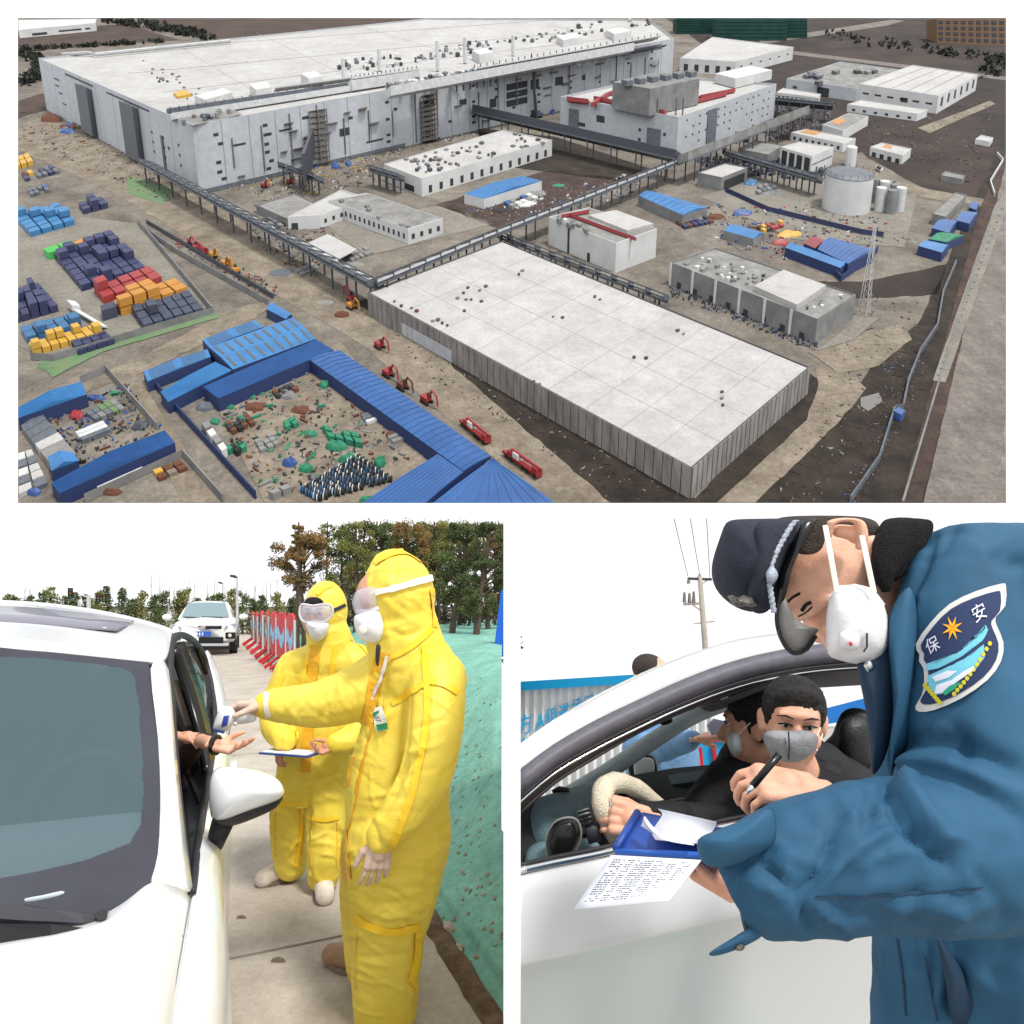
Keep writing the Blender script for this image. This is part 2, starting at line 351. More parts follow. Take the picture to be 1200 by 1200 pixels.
for k in range(120):
    u = k/119; x = 450+u*290; y = 98-u*46+random.uniform(-3,2)
    s = random.uniform(1.2,3.6)
    pbox('roof_unit', [(x,y),(x+s,y+s*.5),(x+s*2.2,y+s*.1),(x+s*1.2,y-s*.4)], H-1.2, H+random.uniform(.5,4), random.choice([MG['steel'],MG['duct'],MG['duct'],MG['roofg'],MG['walld'],MG['steeld']]), par=e)
for k in range(130):
    x = random.uniform(395,760); y = 80-(x-395)*.155+random.uniform(-9,5); s = random.uniform(1,2.6)
    pbox('roof_unit', [(x,y),(x+s,y+s*.5),(x+s*2.2,y+s*.1),(x+s*1.2,y-s*.4)], H-1.2, H+random.uniform(-.5,1.5), random.choice([MG['steel'],MG['duct'],MG['roofg'],MG['dark']]), par=e)
for k in range(26):
    x = random.uniform(165,235); y = 72+(x-165)*.55+random.uniform(-8,14); s = random.uniform(1,2.2)
    pbox('roof_unit', [(x,y),(x+s,y+s*.5),(x+s*2.2,y+s*.1),(x+s*1.2,y-s*.4)], H-1.2, H-random.uniform(.2,.9), random.choice([MG['steel'],MG['rust'],MG['roofg'],MG['dark']]), par=e)
for (x,y,hh) in ((403,94,12),(445,84,13),(513,84,18),(545,75,16),(601,66,13)):
    MB().tube([A(x,y,H-1.2), A(x,y,H-1.2)+UP*hh], 1.3, 8).build('chimney', MG['duct'], e)
MB().tube([A(73,64,H), A(105,62,H+1), A(112,64,H+1), A(270,48,H+1)], 1.2, 8).build('roof_pipe', MG['duct'], e)
for k in range(24):
    x = 200+k*10.5; y = 131-k*1.65
    MB().tube([A(x,y,H), A(x,y,H)+UP*2.4], .25, 5).build('railing_post', MG['steeld'], e)
# arched ducts over the roof edge
for k in range(7):
    x = 535+k*8; y = 95-k*1.3; P = A(x,y,H); d = E2*4
    MB().tube([P-UP*6, P+UP*3, P+UP*5+d*.6, P+UP*3+d*1.3, P-UP*1+d*1.4], .7, 6).build('duct_loop', MG['steel'], e)
# recess bays (open floors) on the right face
for u in (.555,.58): 
    for v in (.35,.5,.65): face_box(T, H, 1, u-.012, u+.012, v-.06, v+.06, 'open_bay', MG['dark'], e, .15)
for k in range(34):
    u = random.uniform(.04,.97); v = random.choice([.12,.2,.34,.48,.62,.74]); face_box(T, H, 1, u, u+random.uniform(.008,.02), v, v+random.uniform(.012,.03), 'balcony', random.choice([MG['rust'],MG['walld'],MG['steel']]), e, random.uniform(1,2.4))
for k in range(22):
    u = .05+k*.043; face_box(T, H, 1, u, u+.0016, random.uniform(0,.3), random.uniform(.6,.97), 'riser_pipe', random.choice([MG['duct'],MG['steel'],MG['walld']]), e, .7)
# lower roof terrace at the near corner
pbox('terrace', [(205,135),(226,147),(283,134),(265,122)], H-.3, H-.1, MG['roofg'], par=e)
for k in range(14):
    x = random.uniform(212,270); y = 140-(x-212)*.2+random.uniform(-4,3)
    pbox('roof_unit', [(x,y),(x+2,y+1),(x+5,y),(x+3,y-1)], H-.1, H+random.uniform(.5,2.5), random.choice([MG['steel'],MG['roofg'],MG['rust'],MG['steeld']]), par=e)
# scaffold towers
def scaffold(label, x0, x1, yb, yt, base_h):
    a, b = A(x0, yb), A(x1, yb-(x1-x0)*.2); hh = base_h
    d = (b-a); q = -E1*0 + (d.cross(UP)).normalized()*4
    if q.y > 0: q = -q
    t = empty('scaffold_tower', (a+b)/2, label, 'scaffold', 'scaffold towers on the factory front')
    for p in (a, b, a+q, b+q, (a+b)/2+q): MB().tube([p, p+UP*hh], .35, 4).build('post', MG['rust'], t)
    nl = 9
    for k in range(nl+1):
        z = UP*(hh*k/nl)
        MB().hexa([a+z, b+z, b+q+z, a+q+z], [a+z+UP*.4, b+z+UP*.4, b+q+z+UP*.4, a+q+z+UP*.4]).build('platform', MG['rust'], t)
        if k < nl: MB().tube([a+q+z, b+q+z+UP*hh/nl], .22, 4).build('brace', MG['walld'], t)
scaffold('brown scaffold stair tower by the leaning chute on the factory front', 364, 384, 196, 131, 28)
scaffold('pale scaffold stair tower midway along the factory front', 494, 510, 168, 118, 26)
strip((355,180),(366,150), 1.6, 8, 22, 'chute', MG['steeld'], label='dark debris chute leaning against the factory', cat='chute')
# ---------------------------------------------------------------- second plant with cooling towers
h2 = 22
wins2 = rnd_wins(0, [.1,.3,.7,.9], [.25,.5], .02, .08, .5)+rnd_wins(1, [.08+.06*k for k in range(15)], [.2,.42,.64,.84], .012, .05, .75)
wins2 += [(0,.33,.4,.5,.68),(0,.16,.23,.3,.4)]
e, T2 = block('cooling_plant', [(657,113),(795,137),(910,98),(770,88)], h2, 'pale grey plant hall with red roof pipes and cooling towers', wall=MG['wallg'], wins=wins2, par=1.5)
face_box(T2, h2, 0, .08,.17, .05,.72,'louvre_panel', MG['steel'], e, .4); face_box(T2, h2, 0, .76,.87, .05,.6,'louvre_panel', MG['steel'], e, .4)
face_box(T2, h2, 1, .27,.36, .0,.9,'louvre_panel', MG['steel'], e, .6)
pbox('cooling_tower', [(718,96),(762,104),(820,92),(772,84)], h2-1, h2+14, MG['walld'], par=e)
for k in range(6):
    x, y = 728+k*15, 93-k*2.0
    pbox('fan_cowl', [(x,y),(x+7,y+2),(x+14,y+.5),(x+7,y-1.5)], h2+14, h2+17, MG['steel'], par=e)
pbox('cooling_tower', [(838,86),(862,92),(905,82),(880,77)], h2-1, h2+5, MG['wallw'], par=e)
for a, b in (((665,114),(690,117)),((697,113),(780,130)),((712,108),(730,103)),((770,128),(850,108)),((695,120),(712,108)),((820,112),(860,104))):
    strip(a, b, 3.0, h2-1.5, h2+1.0, 'red_pipe', MG['redp'], e)
for x in (770,792,800): MB().tube([A(x,132,h2)-UP*20, A(x,132,h2)+UP*8], .5, 6).build('riser_pipe', MG['steel'], e)
# ---------------------------------------------------------------- pipe bridges
def rack(label, p0, p1, h, wd, legs, closed=False, group='pipe bridges', deck=None):
    a, b = A(*p0, h), A(*p1, h); d = b-a; q = d.normalized().cross(UP).normalized()*wd/2
    t = empty('pipe_bridge', (a+b)/2-UP*h, label, 'pipe bridge', group)
    T = [a-q, a+q, b+q, b-q]
    MB().hexa([p-UP*1.0 for p in T], T).build('deck', MG['steel'], t)
    if closed:
        MB().hexa([p+UP*.02 for p in T], [p+UP*4 for p in T]).build('enclosure', deck or MG['steeld'], t)
        MB().hexa([p+UP*4.02 for p in T], [p+UP*4.4 for p in T]).build('roof', deck or MG['steel'], t)
    else:
        for s, m in ((-.75, MG['duct']), (-.3, MG['steel']), (.1, MG['duct']), (.5, MG['steeld']), (.8,MG['steel'])):
            MB().tube([a+q*s+UP*.8, b+q*s+UP*.8], wd*.09, 6).build('pipe', m, t)
        for s in (-1, 1): MB().tube([a+q*s+UP*2.2, b+q*s+UP*2.2], .2, 4).build('rail', MG['steeld'], t)
        n = max(4, int(d.length/9))
        for k in range(n+1):
            p = a+d*k/n
            MB().hexa([p-q, p+q, p+q+d.normalized()*.5, p-q+d.normalized()*.5], [p-q+UP*2.2, p+q+UP*2.2, p+q+UP*2.2+d.normalized()*.5, p-q+UP*2.2+d.normalized()*.5]).build('frame', MG['steel'], t)
    for k in range(legs):
        p = a+d*((k+.5)/legs)
        for s in (-.9, .9):
            MB().tube([p+q*s-UP*h, p+q*s], .45, 5).build('leg', MG['steeld'], t)
rack('grey pipe bridge running from the factory corner to the concrete warehouse', (170,192), (440,336), 9, 8, 13)
rack('enclosed dark conveyor bridge joining the factory to the plant hall', (558,133), (795,188), 11, 8, 9, True)
rack('grey pipe bridge passing the blue roofed shelter to the warehouse roof', (795,190), (578,276), 9, 7, 9)
rack('pipe bridge along the short side of the concrete warehouse', (578,276), (438,334), 9.5, 6, 7)
rack('pale covered pipe bridge beside the cooling plant', (942,134), (800,190), 12, 7, 9, True, deck=MG['roofg'])
rack('pipe bridge along the long far side of the concrete warehouse', (582,276), (780,352), 4, 4, 12)
rack('short pipe bridge behind the white tank', (850,180), (960,212), 8, 7, 8)
rack('steel gantry behind the covered pipe bridge', (905,118), (975,125), 10, 7, 5)
rack('short pipe link in front of the long white workshop', (330,196), (375,212), 8, 5, 4)
rack('low pipe link to the long white workshop', (436,200), (470,210), 8, 5, 4)
# ---------------------------------------------------------------- concrete warehouse (foreground)
hw = 8.6
e, TW = block('concrete_warehouse', [(431,342),(811,548),(949,430),(588,282)], hw, 'long low concrete panel warehouse with a wide pale flat roof', 'warehouse', MG['joint'], MG['roofn'], .5)
LN = 48
for k in range(LN):
    u0, u1 = (k+.05)/LN, (k+.95)/LN
    if 7 <= k <= 15: face_box(TW, hw, 0, u0-.1/LN*.99, u1+.1/LN*.99, .0, .5, 'door_panel', MG['wallg'], e, .35); face_box(TW, hw, 0, u0, u1, .52, .99, 'concrete_panel', MG['concp'], e, .35)
    else: face_box(TW, hw, 0, u0, u1, 0, .99, 'concrete_panel', MG['concp'], e, .35)
for k in range(27):
    face_box(TW, hw, 1, (k+.08)/27, (k+.92)/27, 0, .99, 'concrete_panel', MG['concp'], e, .35)
def roofline(a, b, hh, m=MG['rjoint'], wd=.18): strip(a, b, wd, hh-.5, hh-.44, 'roof_joint', m, e)
for k in range(1, 9):
    u = k/9; P = (431+380*u, 342+206*u); Q = (588+361*u, 282+148*u); roofline(P, Q, hw)
for k in range(1, 4):
    u = k/4; P = (431+157*u, 342-60*u); Q = (811+138*u, 548-118*u); roofline(P, Q, hw)
vents = [(548,336),(543,342),(536,348),(546,350),(552,350),(562,339),(569,334),(608,320),(612,316),(564,352),(544,363),(648,370),(659,371),(697,346),(703,350),(794,386),(801,390),(743,417),(757,418),(846,458),(846,465),(847,473),(513,373),(518,377),(524,380),(507,375),(482,360),(488,363),(625,446),(632,449),(462,352),(470,357)]
for i, (x,y) in enumerate(vents):
    s = random.uniform(1.3,2.4)
    pbox('roof_vent', [(x-s,y),(x,y+s*.55),(x+s*1.2,y-.3),(x+s*.2,y-s*.5)], hw-.5, hw+random.uniform(.05,.4), random.choice([MG['steeld'],MG['steel'],MG['brown'],MG['walld']]), par=e)
# ---------------------------------------------------------------- other white and grey buildings
def wrow(face, n, v0, v1, frac=.4, a=.02, b=.98):
    return [(face, a+(b-a)*(k+.5-frac/2)/n, a+(b-a)*(k+.5+frac/2)/n, v0, v1) for k in range(n)]
e, T = block('workshop', [(450,192),(494,209),(647,164),(590,152)], 9, 'long white workshop below the factory with cluttered roof', 'building', MG['wallw'], MG['roofw'], wins=wrow(1,13,.1,.5,.3)+[(0,.55,.8,.05,.4)])
for k in range(60):
    u = random.random(); v = random.random(); x = 455+u*150+v*40; y = 190-u*36+v*12; s = random.uniform(.8,2.2)
    pbox('roof_unit', [(x-s*1.5,y),(x,y+s*.6),(x+s*1.5,y),(x,y-s*.6)], 8.4, 8.8+random.uniform(.2,1.2), random.choice([MG['steel'],MG['walld'],MG['steeld'],MG['roofg'],MG['rust']]), par=e)
e, T = block('office_block', [(385,234),(478,268),(519,256),(430,226)], 7, 'long white office block with a row of dark windows', 'building', MG['wallw'], MG['roofg'], wins=wrow(0,16,.3,.62,.35)+wrow(1,4,.3,.6,.35))
for (x,y) in ((430,240),(432,244),(444,253),(478,264),(470,262),(400,234)): pbox('roof_unit', [(x-3,y),(x,y+1.5),(x+3,y),(x,y-1.5)], 6.4, 7.6, MG['walld'], par=e)
block('office_wing', [(337,254),(375,252),(432,232),(400,222)], 6, 'low white wing joined to the long office block', 'building', MG['wallw'], MG['roofw'], wins=[(0,.1,.3,0,.5)]+wrow(1,6,.3,.6,.3))
block('annex', [(300,240),(336,256),(375,240),(345,226)], 4, 'cluttered low annex beside the pipe bridge', 'building', MG['walld'], MG['roofg'])
pbox('canopy', [(358,286),(392,306),(418,292),(384,274)], 3.4, 3.8, MG['roofw'], 'pale flat canopy in the sandy yard', 'canopy')
e, T = block('pump_house', [(643,254),(722,285),(770,268),(690,243)], 12, 'pale grey pump house with red pipes across its roof', 'building', MG['wallw'], MG['roofg'], wins=[(0,.3,.33,0,.95),(0,.6,.64,0,.3)])
pbox('roof_slab', [(690,252),(735,270),(766,262),(722,246)], 11.4, 12.6, MG['roofw'], par=e)
for a, b in (((668,250),(745,278)),((655,252),(690,246))): strip(a, b, 1.2, 11.5, 13, 'red_pipe', MG['redp'], e)
for k in range(14):
    x = random.uniform(655,690); y = 254+(x-655)*.4+random.uniform(-3,3)
    pbox('roof_unit', [(x-3,y),(x,y+1.5),(x+3,y),(x,y-1.5)], 11.4, 12.5+random.random(), random.choice([MG['white'],MG['walld'],MG['steel']]), par=e)
e, T = block('substation', [(785,307),(958,374),(1003,345),(838,290)], 9, 'grey concrete substation with white columns and a raised white roof slab', 'building', MG['walld'], MG['roofg'], wins=wrow(0,8,.0,.28,.25))
for k in range(6): face_box(T, 9, 0, k/6+.005, k/6+.02, 0, 1, 'column', MG['wallw'], e, .5)
pbox('roof_slab', [(884,335),(934,357),(968,334),(918,316)], 8.4, 10.5, MG['roofw'], par=e)
for k in range(44):
    u = random.random(); v = random.random(); x = 800+u*75+v*30; y = 308+u*26-v*10; s = random.uniform(.8,2.4)
    if random.random()<.25: x = random.uniform(945,990); y = 362-(x-945)*.4+random.uniform(-4,4)
    pbox('roof_unit', [(x-s*1.5,y),(x,y+s*.6),(x+s*1.5,y),(x,y-s*.6)], 8.4, 8.8+random.random(), random.choice([MG['white'],MG['walld'],MG['steeld'],MG['roofg']]), par=e)
pbox('transformer_pad', [(958,410),(1000,398),(1030,372),(1008,372)], 0, .6, MG['conc'], 'grey concrete apron beside the substation', 'apron')
SM = [
 ('warehouse', [(1007,98),(1100,112),(1146,87),(1070,76)], 12, 'large grey warehouse with ribbed white roof beyond the white tank', MG['wallw'], MG['roofw'], wrow(0,6,.45,.55,.5)+wrow(1,6,.3,.8,.3)+[(0,.55,.64,.35,.6)]),
 ('warehouse', [(922,92),(1005,104),(1060,82),(985,72)], 9, 'grey workshop with gantry covered roof beside the ribbed warehouse', MG['wallg'], MG['roofg'], [(0,.45,.62,.0,.7),(0,.1,.16,.3,.5)]),
 ('warehouse', [(797,68),(862,72),(930,55),(835,43)], 11, 'white hall in front of the green netted towers', MG['wallw'], MG['roofw'], wrow(0,5,.1,.6,.4)+wrow(1,6,.5,.6,.2)),
 ('store_shed', [(993,122),(1075,133),(1087,128),(1010,117)], 5, 'long low white shed before the ribbed warehouse', MG['wallw'], MG['roofw'], wrow(0,6,.2,.5,.3)),
 ('store_shed', [(964,146),(988,153),(1018,136),(995,132)], 6, 'white shed with an orange patch on its roof', MG['wallw'], MG['roofg'], []),
 ('store_shed', [(927,155),(988,168),(1003,162),(945,151)], 5, 'white windowed shed behind the tall white cylinder', MG['wallw'], MG['roofw'], wrow(0,8,.2,.6,.4)),
 ('store_shed', [(1020,172),(1058,182),(1068,174),(1034,167)], 5, 'small white house with dark doors and brown roof patch', MG['wallw'], MG['roofw'], wrow(0,4,.0,.5,.5)),
 ('process_hall', [(915,172),(952,183),(977,172),(938,166)], 10, 'white framed process hall behind the tank yard', MG['wallw'], MG['roofw'], wrow(0,4,.1,.85,.7)+wrow(1,3,.5,.55,.9)),
 ('process_hall', [(865,174),(900,181),(918,170),(885,164)], 6, 'low grey process annex with pipes', MG['walld'], MG['roofg'], []),
 ('shelter', [(818,202),(846,208),(876,196),(850,191)], 7, 'pale open shelter at the edge of the tank yard', MG['walld'], MG['roofw'], [(1,.1,.9,.0,.7)]),
 ('store_shed', [(910,108),(958,114),(962,110),(918,103)], 5, 'narrow white shed behind the steel gantry', MG['wallw'], MG['roofw'], wrow(0,9,.2,.5,.5)),
 ('store_shed', [(1143,163),(1160,166),(1164,161),(1150,158)], 3, 'tiny white cabin out on the dark soil', MG['wallw'], MG['roofw'], []),
 ('store_shed', [(1103,205),(1128,210),(1131,205),(1108,200)], 3, 'small grey shed out on the dark soil', MG['walld'], MG['roofg'], []),
 ('far_warehouse', [(21.5,35),(112,27),(113,22),(21.5,23)], 8, 'long white far warehouse beyond the brown field', MG['wallw'], MG['wallw'], [(0,.16,.35,.15,.45),(0,.5,.8,.3,.5),(0,.85,.92,.3,.5)]),
 ('tank_shed', [(1093,250),(1108,254),(1133,228),(1120,225)], 5, 'long grey roofed shed beside the tank yard', MG['walld'], MG['roofg'], []),
]
for nm, px, hh, lb, wm, rf, wn in SM:
    e, T = block(nm, px, hh, lb, 'building', wm, rf, .5, wins=wn)
    if 'ribbed' in lb and 'large' in lb:
        for k in range(1, 5):
            u = k/5; strip((1007+93*u,98+14*u),(1070+76*u,76+11*u), .5, hh-.4, hh-.3, 'roof_rib', MG['roofg'], e)
    if 'gantry covered' in lb:
        for k in range(12):
            x = random.uniform(945,1040); y = random.uniform(80,95); pbox('roof_unit', [(x-5,y),(x,y+1.5),(x+5,y),(x,y-1.5)], hh-.4, hh+2, random.choice([MG['steel'],MG['steeld'],MG['roofg']]), par=e)
    if 'orange patch' in lb: pbox('roof_patch', [(974,143),(982,146),(992,141),(984,138)], hh-.5, hh-.3, MG['orange'], par=e)
    if 'brown roof' in lb: pbox('roof_patch', [(1034,172),(1044,174),(1046,171),(1038,169)], hh-.5, hh-.3, MG['orange'], par=e)
    if 'windowed' in lb: pbox('roof_patch', [(938,155),(955,158),(962,155),(945,152)], hh-.5, hh-.3, MG['orange'], par=e)
# green netted towers, orange building
for i, (x0, x1, yt, yb, lb) in enumerate(((793,838,21.2,40,'green netted tower under construction beside the factory roof'),(840,922,21.2,48,'wide dark green netted building under construction'),(922,946,21.2,45,'green netted tower end beside the open brown land'))):
    a, b = A(x0, yb), A(x1, yb); q = Vector((0, 40, 44)); hh = 34
    t = empty('netted_building', (a+b)/2, lb, 'building', 'netted buildings on the skyline')
    tops = [W(x0, yt, a.y-6), W(x1, yt, b.y-6)]
    back = [tops[1]+Vector((0,18,14)), tops[0]+Vector((0,18,14))]
    MB().hexa([a, b, b+Vector((0,18,18)), a+Vector((0,18,18))], tops+back).build('netting', MG['greenb'], t)
    n = 6
    for k in range(1, n):
        p0 = a+(tops[0]-a)*k/n; p1 = b+(tops[1]-b)*k/n
        MB().tube([p0-Vector((0,.2,0)), p1-Vector((0,.2,0))], .3, 4).build('scaffold_rail', MG['greenb'], t)
a, b = A(1098,50), A(1179,54); t = empty('apartment_building', (a+b)/2, 'orange brick apartment building at the far edge of the site', 'building')
ta, tb_ = W(1098,22,a.y-6), W(1178.5,22,b.y-6); bk = Vector((0,18,14))
MB().hexa([a, b, b+bk, a+bk], [ta, tb_, tb_+bk, ta+bk]).build('wall', MG['orangeb'], t)
for r in range(4):
    for c in range(9):
        u0, u1 = (c+.2)/9, (c+.75)/9; v0, v1 = .1+r*.23, .22+r*.23
        P = [(a*(1-u)+b*u)*(1-v)+(ta*(1-u)+tb_*u)*v for u, v in ((u0,v0),(u1,v0),(u1,v1),(u0,v1))]
        MB().hexa([p+Vector((0,.2,0)) for p in P], [p+Vector((0,-.5,-.1)) for p in P]).build('window', MG['steeld'], t)
# storage tank, silos
def cyl(name, px, py, r, h, m, label=None, cat=None, group=None, n=40, dome=0, par=None, h0=0):
    c = A(px, py)+UP*h0; X = Vector((1,0,0)); N = UP.cross(X).normalized()
    N = (Vector((0, 1, S_)).normalized())
    rings = []
    for z, rr in ((0,r),(h,r),(h+dome*.5,r*.8),(h+dome,r*.02)) if dome else ((0,r),(h,r),(h,r*.96),(h-.4,r*.02)):
        rings.append([c+UP*z+X*rr*math.cos(2*math.pi*k/n)+N*rr*math.sin(2*math.pi*k/n) for k in range(n)])
    mb = MB().grid(rings, True); mb.add(rings[0], [tuple(range(n))])
    o = mb.build(name, m, par); return tag(o, label, cat, group) if par is None else o
tk = empty('storage_tank', A(991,246), 'big white cylindrical storage tank with a domed grey roof', 'tank')
cyl('shell', 991, 244, 12.3, 16, MG['wallw'], par=tk); cyl('roof', 991, 244, 12.4, .3, MG['steel'], dome=2.0, par=tk, h0=16)
for k in range(20):
    an = 2*math.pi*k/20; p = A(991,244)+UP*17+Vector((12.2*math.cos(an),0,0))+Vector((0,1,S_)).normalized()*12.2*math.sin(an)
    MB().tube([p, p+UP*1.2], .15, 4).build('railing_post', MG['steeld'], tk)
for k, (x,y) in enumerate(((1024,236),(1034,239),(1046,243),(1030,247),(1043,250),(1053,247))): cyl('silo', x, y, 2.6, 11, MG['duct'] if k%2 else MG['walld'], 'slim grey silo clustered beside the white storage tank', 'silo', 'silos beside the storage tank', 14)
cyl('water_tower', 996, 194, 3.2, 10, MG['white'], 'slim white cylinder standing behind the storage tank', 'tank', n=18, dome=1)
# ---------------------------------------------------------------- blue roofed sheds
def shed(name, px, h, label, roof=None, wall=None, ribs=0, group='blue roofed sheds', sky=0, rise=1.2, cat='shed'):
    T = quad(px, h); B = [p-UP*h for p in T]; t = empty(name, sum(B, Vector())/4, label, cat, group)
    MB().hexa(B, [p-UP*.05 for p in T]).build('wall', wall or MG['bluew'], t)
    # ridge along the long side 0-1 / 3-2
    r0 = (T[0]+T[3])/2+UP*rise; r1 = (T[1]+T[2])/2+UP*rise
    MB().add(T+[r0, r1], [(0,1,5,4),(2,3,4,5),(0,4,3),(1,2,5)]).build('roof', roof or MG['blue'], t)
    for k in range(ribs):
        u = (k+.5)/ribs
        a = T[0]*(1-u)+T[1]*u; b = r0*(1-u)+r1*u; c = T[3]*(1-u)+T[2]*u
        MB().tube([a+UP*.05, b+UP*.05, c+UP*.05], .08, 4).build('roof_rib', roof or MG['blue'], t)
    for k in range(sky):
        u0, u1 = (k+.35)/sky, (k+.6)/sky
        for (A0,A1,B0,B1) in ((T[0],T[1],r0,r1),(T[3],T[2],r0,r1)):
            P = [(A0*(1-u)+A1*u)*(1-v)+(B0*(1-u)+B1*u)*v+UP*.12 for u, v in ((u0,.12),(u1,.12),(u1,.88),(u0,.88))]
            mobj('skylight', P, [(0,1,2,3)], MG['skyl'], t)
    return t
shed('canteen_shed', [(245,407),(343,372),(370,397),(273,433)], 4.6, 'wide blue shed roof crossed by rows of tan skylights', MG['blue2'], sky=9, rise=.5)
shed('canteen_shed', [(238,453),(256,467),(391,410),(371,398)], 4.4, 'plain dark blue roof along the near side of the skylit roof', MG['blue'], ribs=20, rise=.3)
shed('canteen_shed', [(168,435),(173,447),(247,418),(243,409)], 3.5, 'narrow blue shed at the outer end of the skylit roof', MG['blue2'], sky=5, rise=.4)
shed('canteen_shed', [(188,459),(197,471),(272,434),(252,424)], 3.8, 'blue shed wing joining the outer shed to the skylit roof', MG['blue2'], ribs=12, rise=.4)
shed('canteen_shed', [(237,398),(245,407),(309,383),(298,375)], 4.4, 'short blue lean-to behind the skylit roof', MG['blue2'], sky=5, rise=.3)
shed('canteen_shed', [(312,362),(335,374),(342,368),(318,354)], 3.4, 'tiny blue cabin at the corner of the skylit roof', MG['blue2'], rise=.4)
shed('canteen_shed', [(362,421),(543,552),(575,534),(398,410)], 4.4, 'long blue shed running beside the sandy site road', MG['blue'], ribs=30, rise=.5)
shed('canteen_shed', [(425,589),(492,595),(543,553),(513,532)], 4.4, 'blue shed closing the yard corner by the red cranes', MG['blue'], ribs=10, rise=.3)
shed('canteen_shed', [(494,600),(665,600),(577,537),(573,540)], 4.6, 'broad blue roof next to the parked red cranes', MG['blue'], ribs=10, rise=.3)
shed('dormitory', [(60,566),(70,578),(205,519),(193,504)], 3.8, 'long blue hut in the fenced pipe yard', MG['blue'], ribs=18)
shed('dormitory', [(21.5,477),(21.5,490),(102,462),(95,447)], 4, 'long blue hut at the edge of the pipe yard', MG['blue2'], ribs=10)
shed('dormitory', [(56,535),(60,552),(92,540),(86,530)], 3, 'little blue cabin beside the striped roofs', MG['blue2'])
shed('blue_shelter', [(544,227),(567,233),(635,212),(612,206)], 5, 'bright blue roofed white shelter below the white workshop', MG['blue2'], MG['wallw'], ribs=8)
shed('blue_shelter', [(748,229),(800,252),(829,243),(765,224)], 5, 'bright blue roofed shelter beside the pump house', MG['blue2'], MG['walld'], ribs=8)
shed('blue_shelter', [(848,270),(883,280),(896,273),(862,263)], 4, 'small blue roofed shelter near the tank yard', MG['blue2'], MG['walld'])
shed('blue_shelter', [(958,292),(994,309),(1026,293),(972,278)], 5, 'big blue roofed shed in front of the tank yard', MG['blue'], ribs=8)
shed('blue_shelter', [(920,290),(985,314),(995,308),(930,285)], 4, 'narrow bright blue strip roof before the big blue shed', MG['blue2'], ribs=6)
shed('blue_shelter', [(1092,267),(1112,273),(1122,259),(1105,256)], 4, 'blue cabin in the cluster by the dark soil', MG['blue'])
shed('blue_shelter', [(1120,258),(1136,262),(1146,249),(1130,247)], 4, 'blue cabin at the outer corner by the dark soil', MG['blue'])
shed('blue_shelter', [(1076,288),(1104,296),(1112,287),(1088,282)], 4, 'blue hut beside the green patched roof', MG['blue2'])
shed('blue_shelter', [(1088,280),(1110,284),(1130,276),(1108,272)], 3.5, 'green patched roof among the blue cabins', MG['tarp'])
shed('blue_shelter', [(1136,243),(1144,246),(1148,238),(1140,236)], 3, 'little blue roof behind the outer blue cabin', MG['blue'])
shed('maroon_shed', [(942,285),(955,291),(970,283),(956,277)], 4, 'maroon roofed shed between the blue roofs', MG['pinkr'])
# striped roofs, pipe stacks: cells
def cells(quadpx, n, m, h, mats, name, label, cat, group=None, gap=.1, h0=0, par=None, keep=1.0, jit=0):
    Q = [A(x, y) for x, y in quadpx]
    for i in range(n):
        for j in range(m):
            if random.random() > keep: continue
            a0, a1, b0, b1 = (i+gap)/n, (i+1-gap)/n, (j+gap)/m, (j+1-gap)/m
            d = Vector((random.uniform(-jit,jit), 0, 0))
            B = [lerp2(Q, a, b)+UP*h0+d for a, b in ((a0,b0),(a1,b0),(a1,b1),(a0,b1))]
            hh = h*(random.uniform(.9,1.05))
            o = MB().hexa(B, [p+UP*hh for p in B]).build(name, random.choice(mats), par)
            if par is None: tag(o, label, cat, group)
cn = 'shipping_container'
def conts(q, n, m, mk, lb, grp, h=2.7, stack=.35, gap=.07):
    cells(q, n, m, h, [MG[mk]], cn, lb, 'container', grp, gap)
    cells(q, n, m, h, [MG[mk]], cn, lb+', upper tier', 'container', grp, gap, h0=h*1.06, keep=stack)
conts([(16,258),(36,279),(89,264),(70,243)], 5, 4, 'cyan', 'light blue container in the block by the sandy site road', 'light blue containers', stack=.15)
conts([(50,300),(58,306),(91,296),(84,290)], 1, 2, 'green', 'bright green container at the end of the mixed row', 'green containers', 3.5, 0)
conts([(86,293),(92,297),(108,292),(101,286)], 1, 1, 'orange', 'orange container between the green and blue ones', 'orange container', 3.5, 0)
conts([(103,289),(110,293),(127,287),(120,281)], 1, 1, 'cont', 'mid blue container ending the green and orange row', 'blue container', 3.5, 0)
conts([(62,302),(96,343),(172,320),(132,284)], 7, 6, 'navy', 'navy container in the big stacked block beside the red ones', 'navy containers of the big block', stack=.3)
conts([(110,345),(122,358),(192,333),(176,319)], 2, 5, 'red', 'red container in front of the navy block', 'red containers', 3, .15)
conts([(132,362),(142,372),(222,346),(206,334)], 2, 5, 'orange', 'amber container between the red and slate rows', 'amber containers', 3.2, .2)
conts([(154,368),(170,392),(240,371),(222,349)], 3, 6, 'slate', 'slate grey container beside the yard wall', 'slate containers', 3.2, .1)
conts([(118,371),(120,378),(140,372),(137,364)], 1, 1, 'slate', 'lone dark container beside the amber row', 'dark container', 4, 0)
conts([(12,350),(14,382),(70,366),(46,338)], 4, 5, 'navy', 'navy container in the block at the yard edge', 'navy containers at the yard edge', stack=.4)
conts([(24,390),(32,404),(98,388),(86,374)], 2, 5, 'teal', 'teal container between navy block and small yellow boxes', 'teal containers', 2.6, .2)
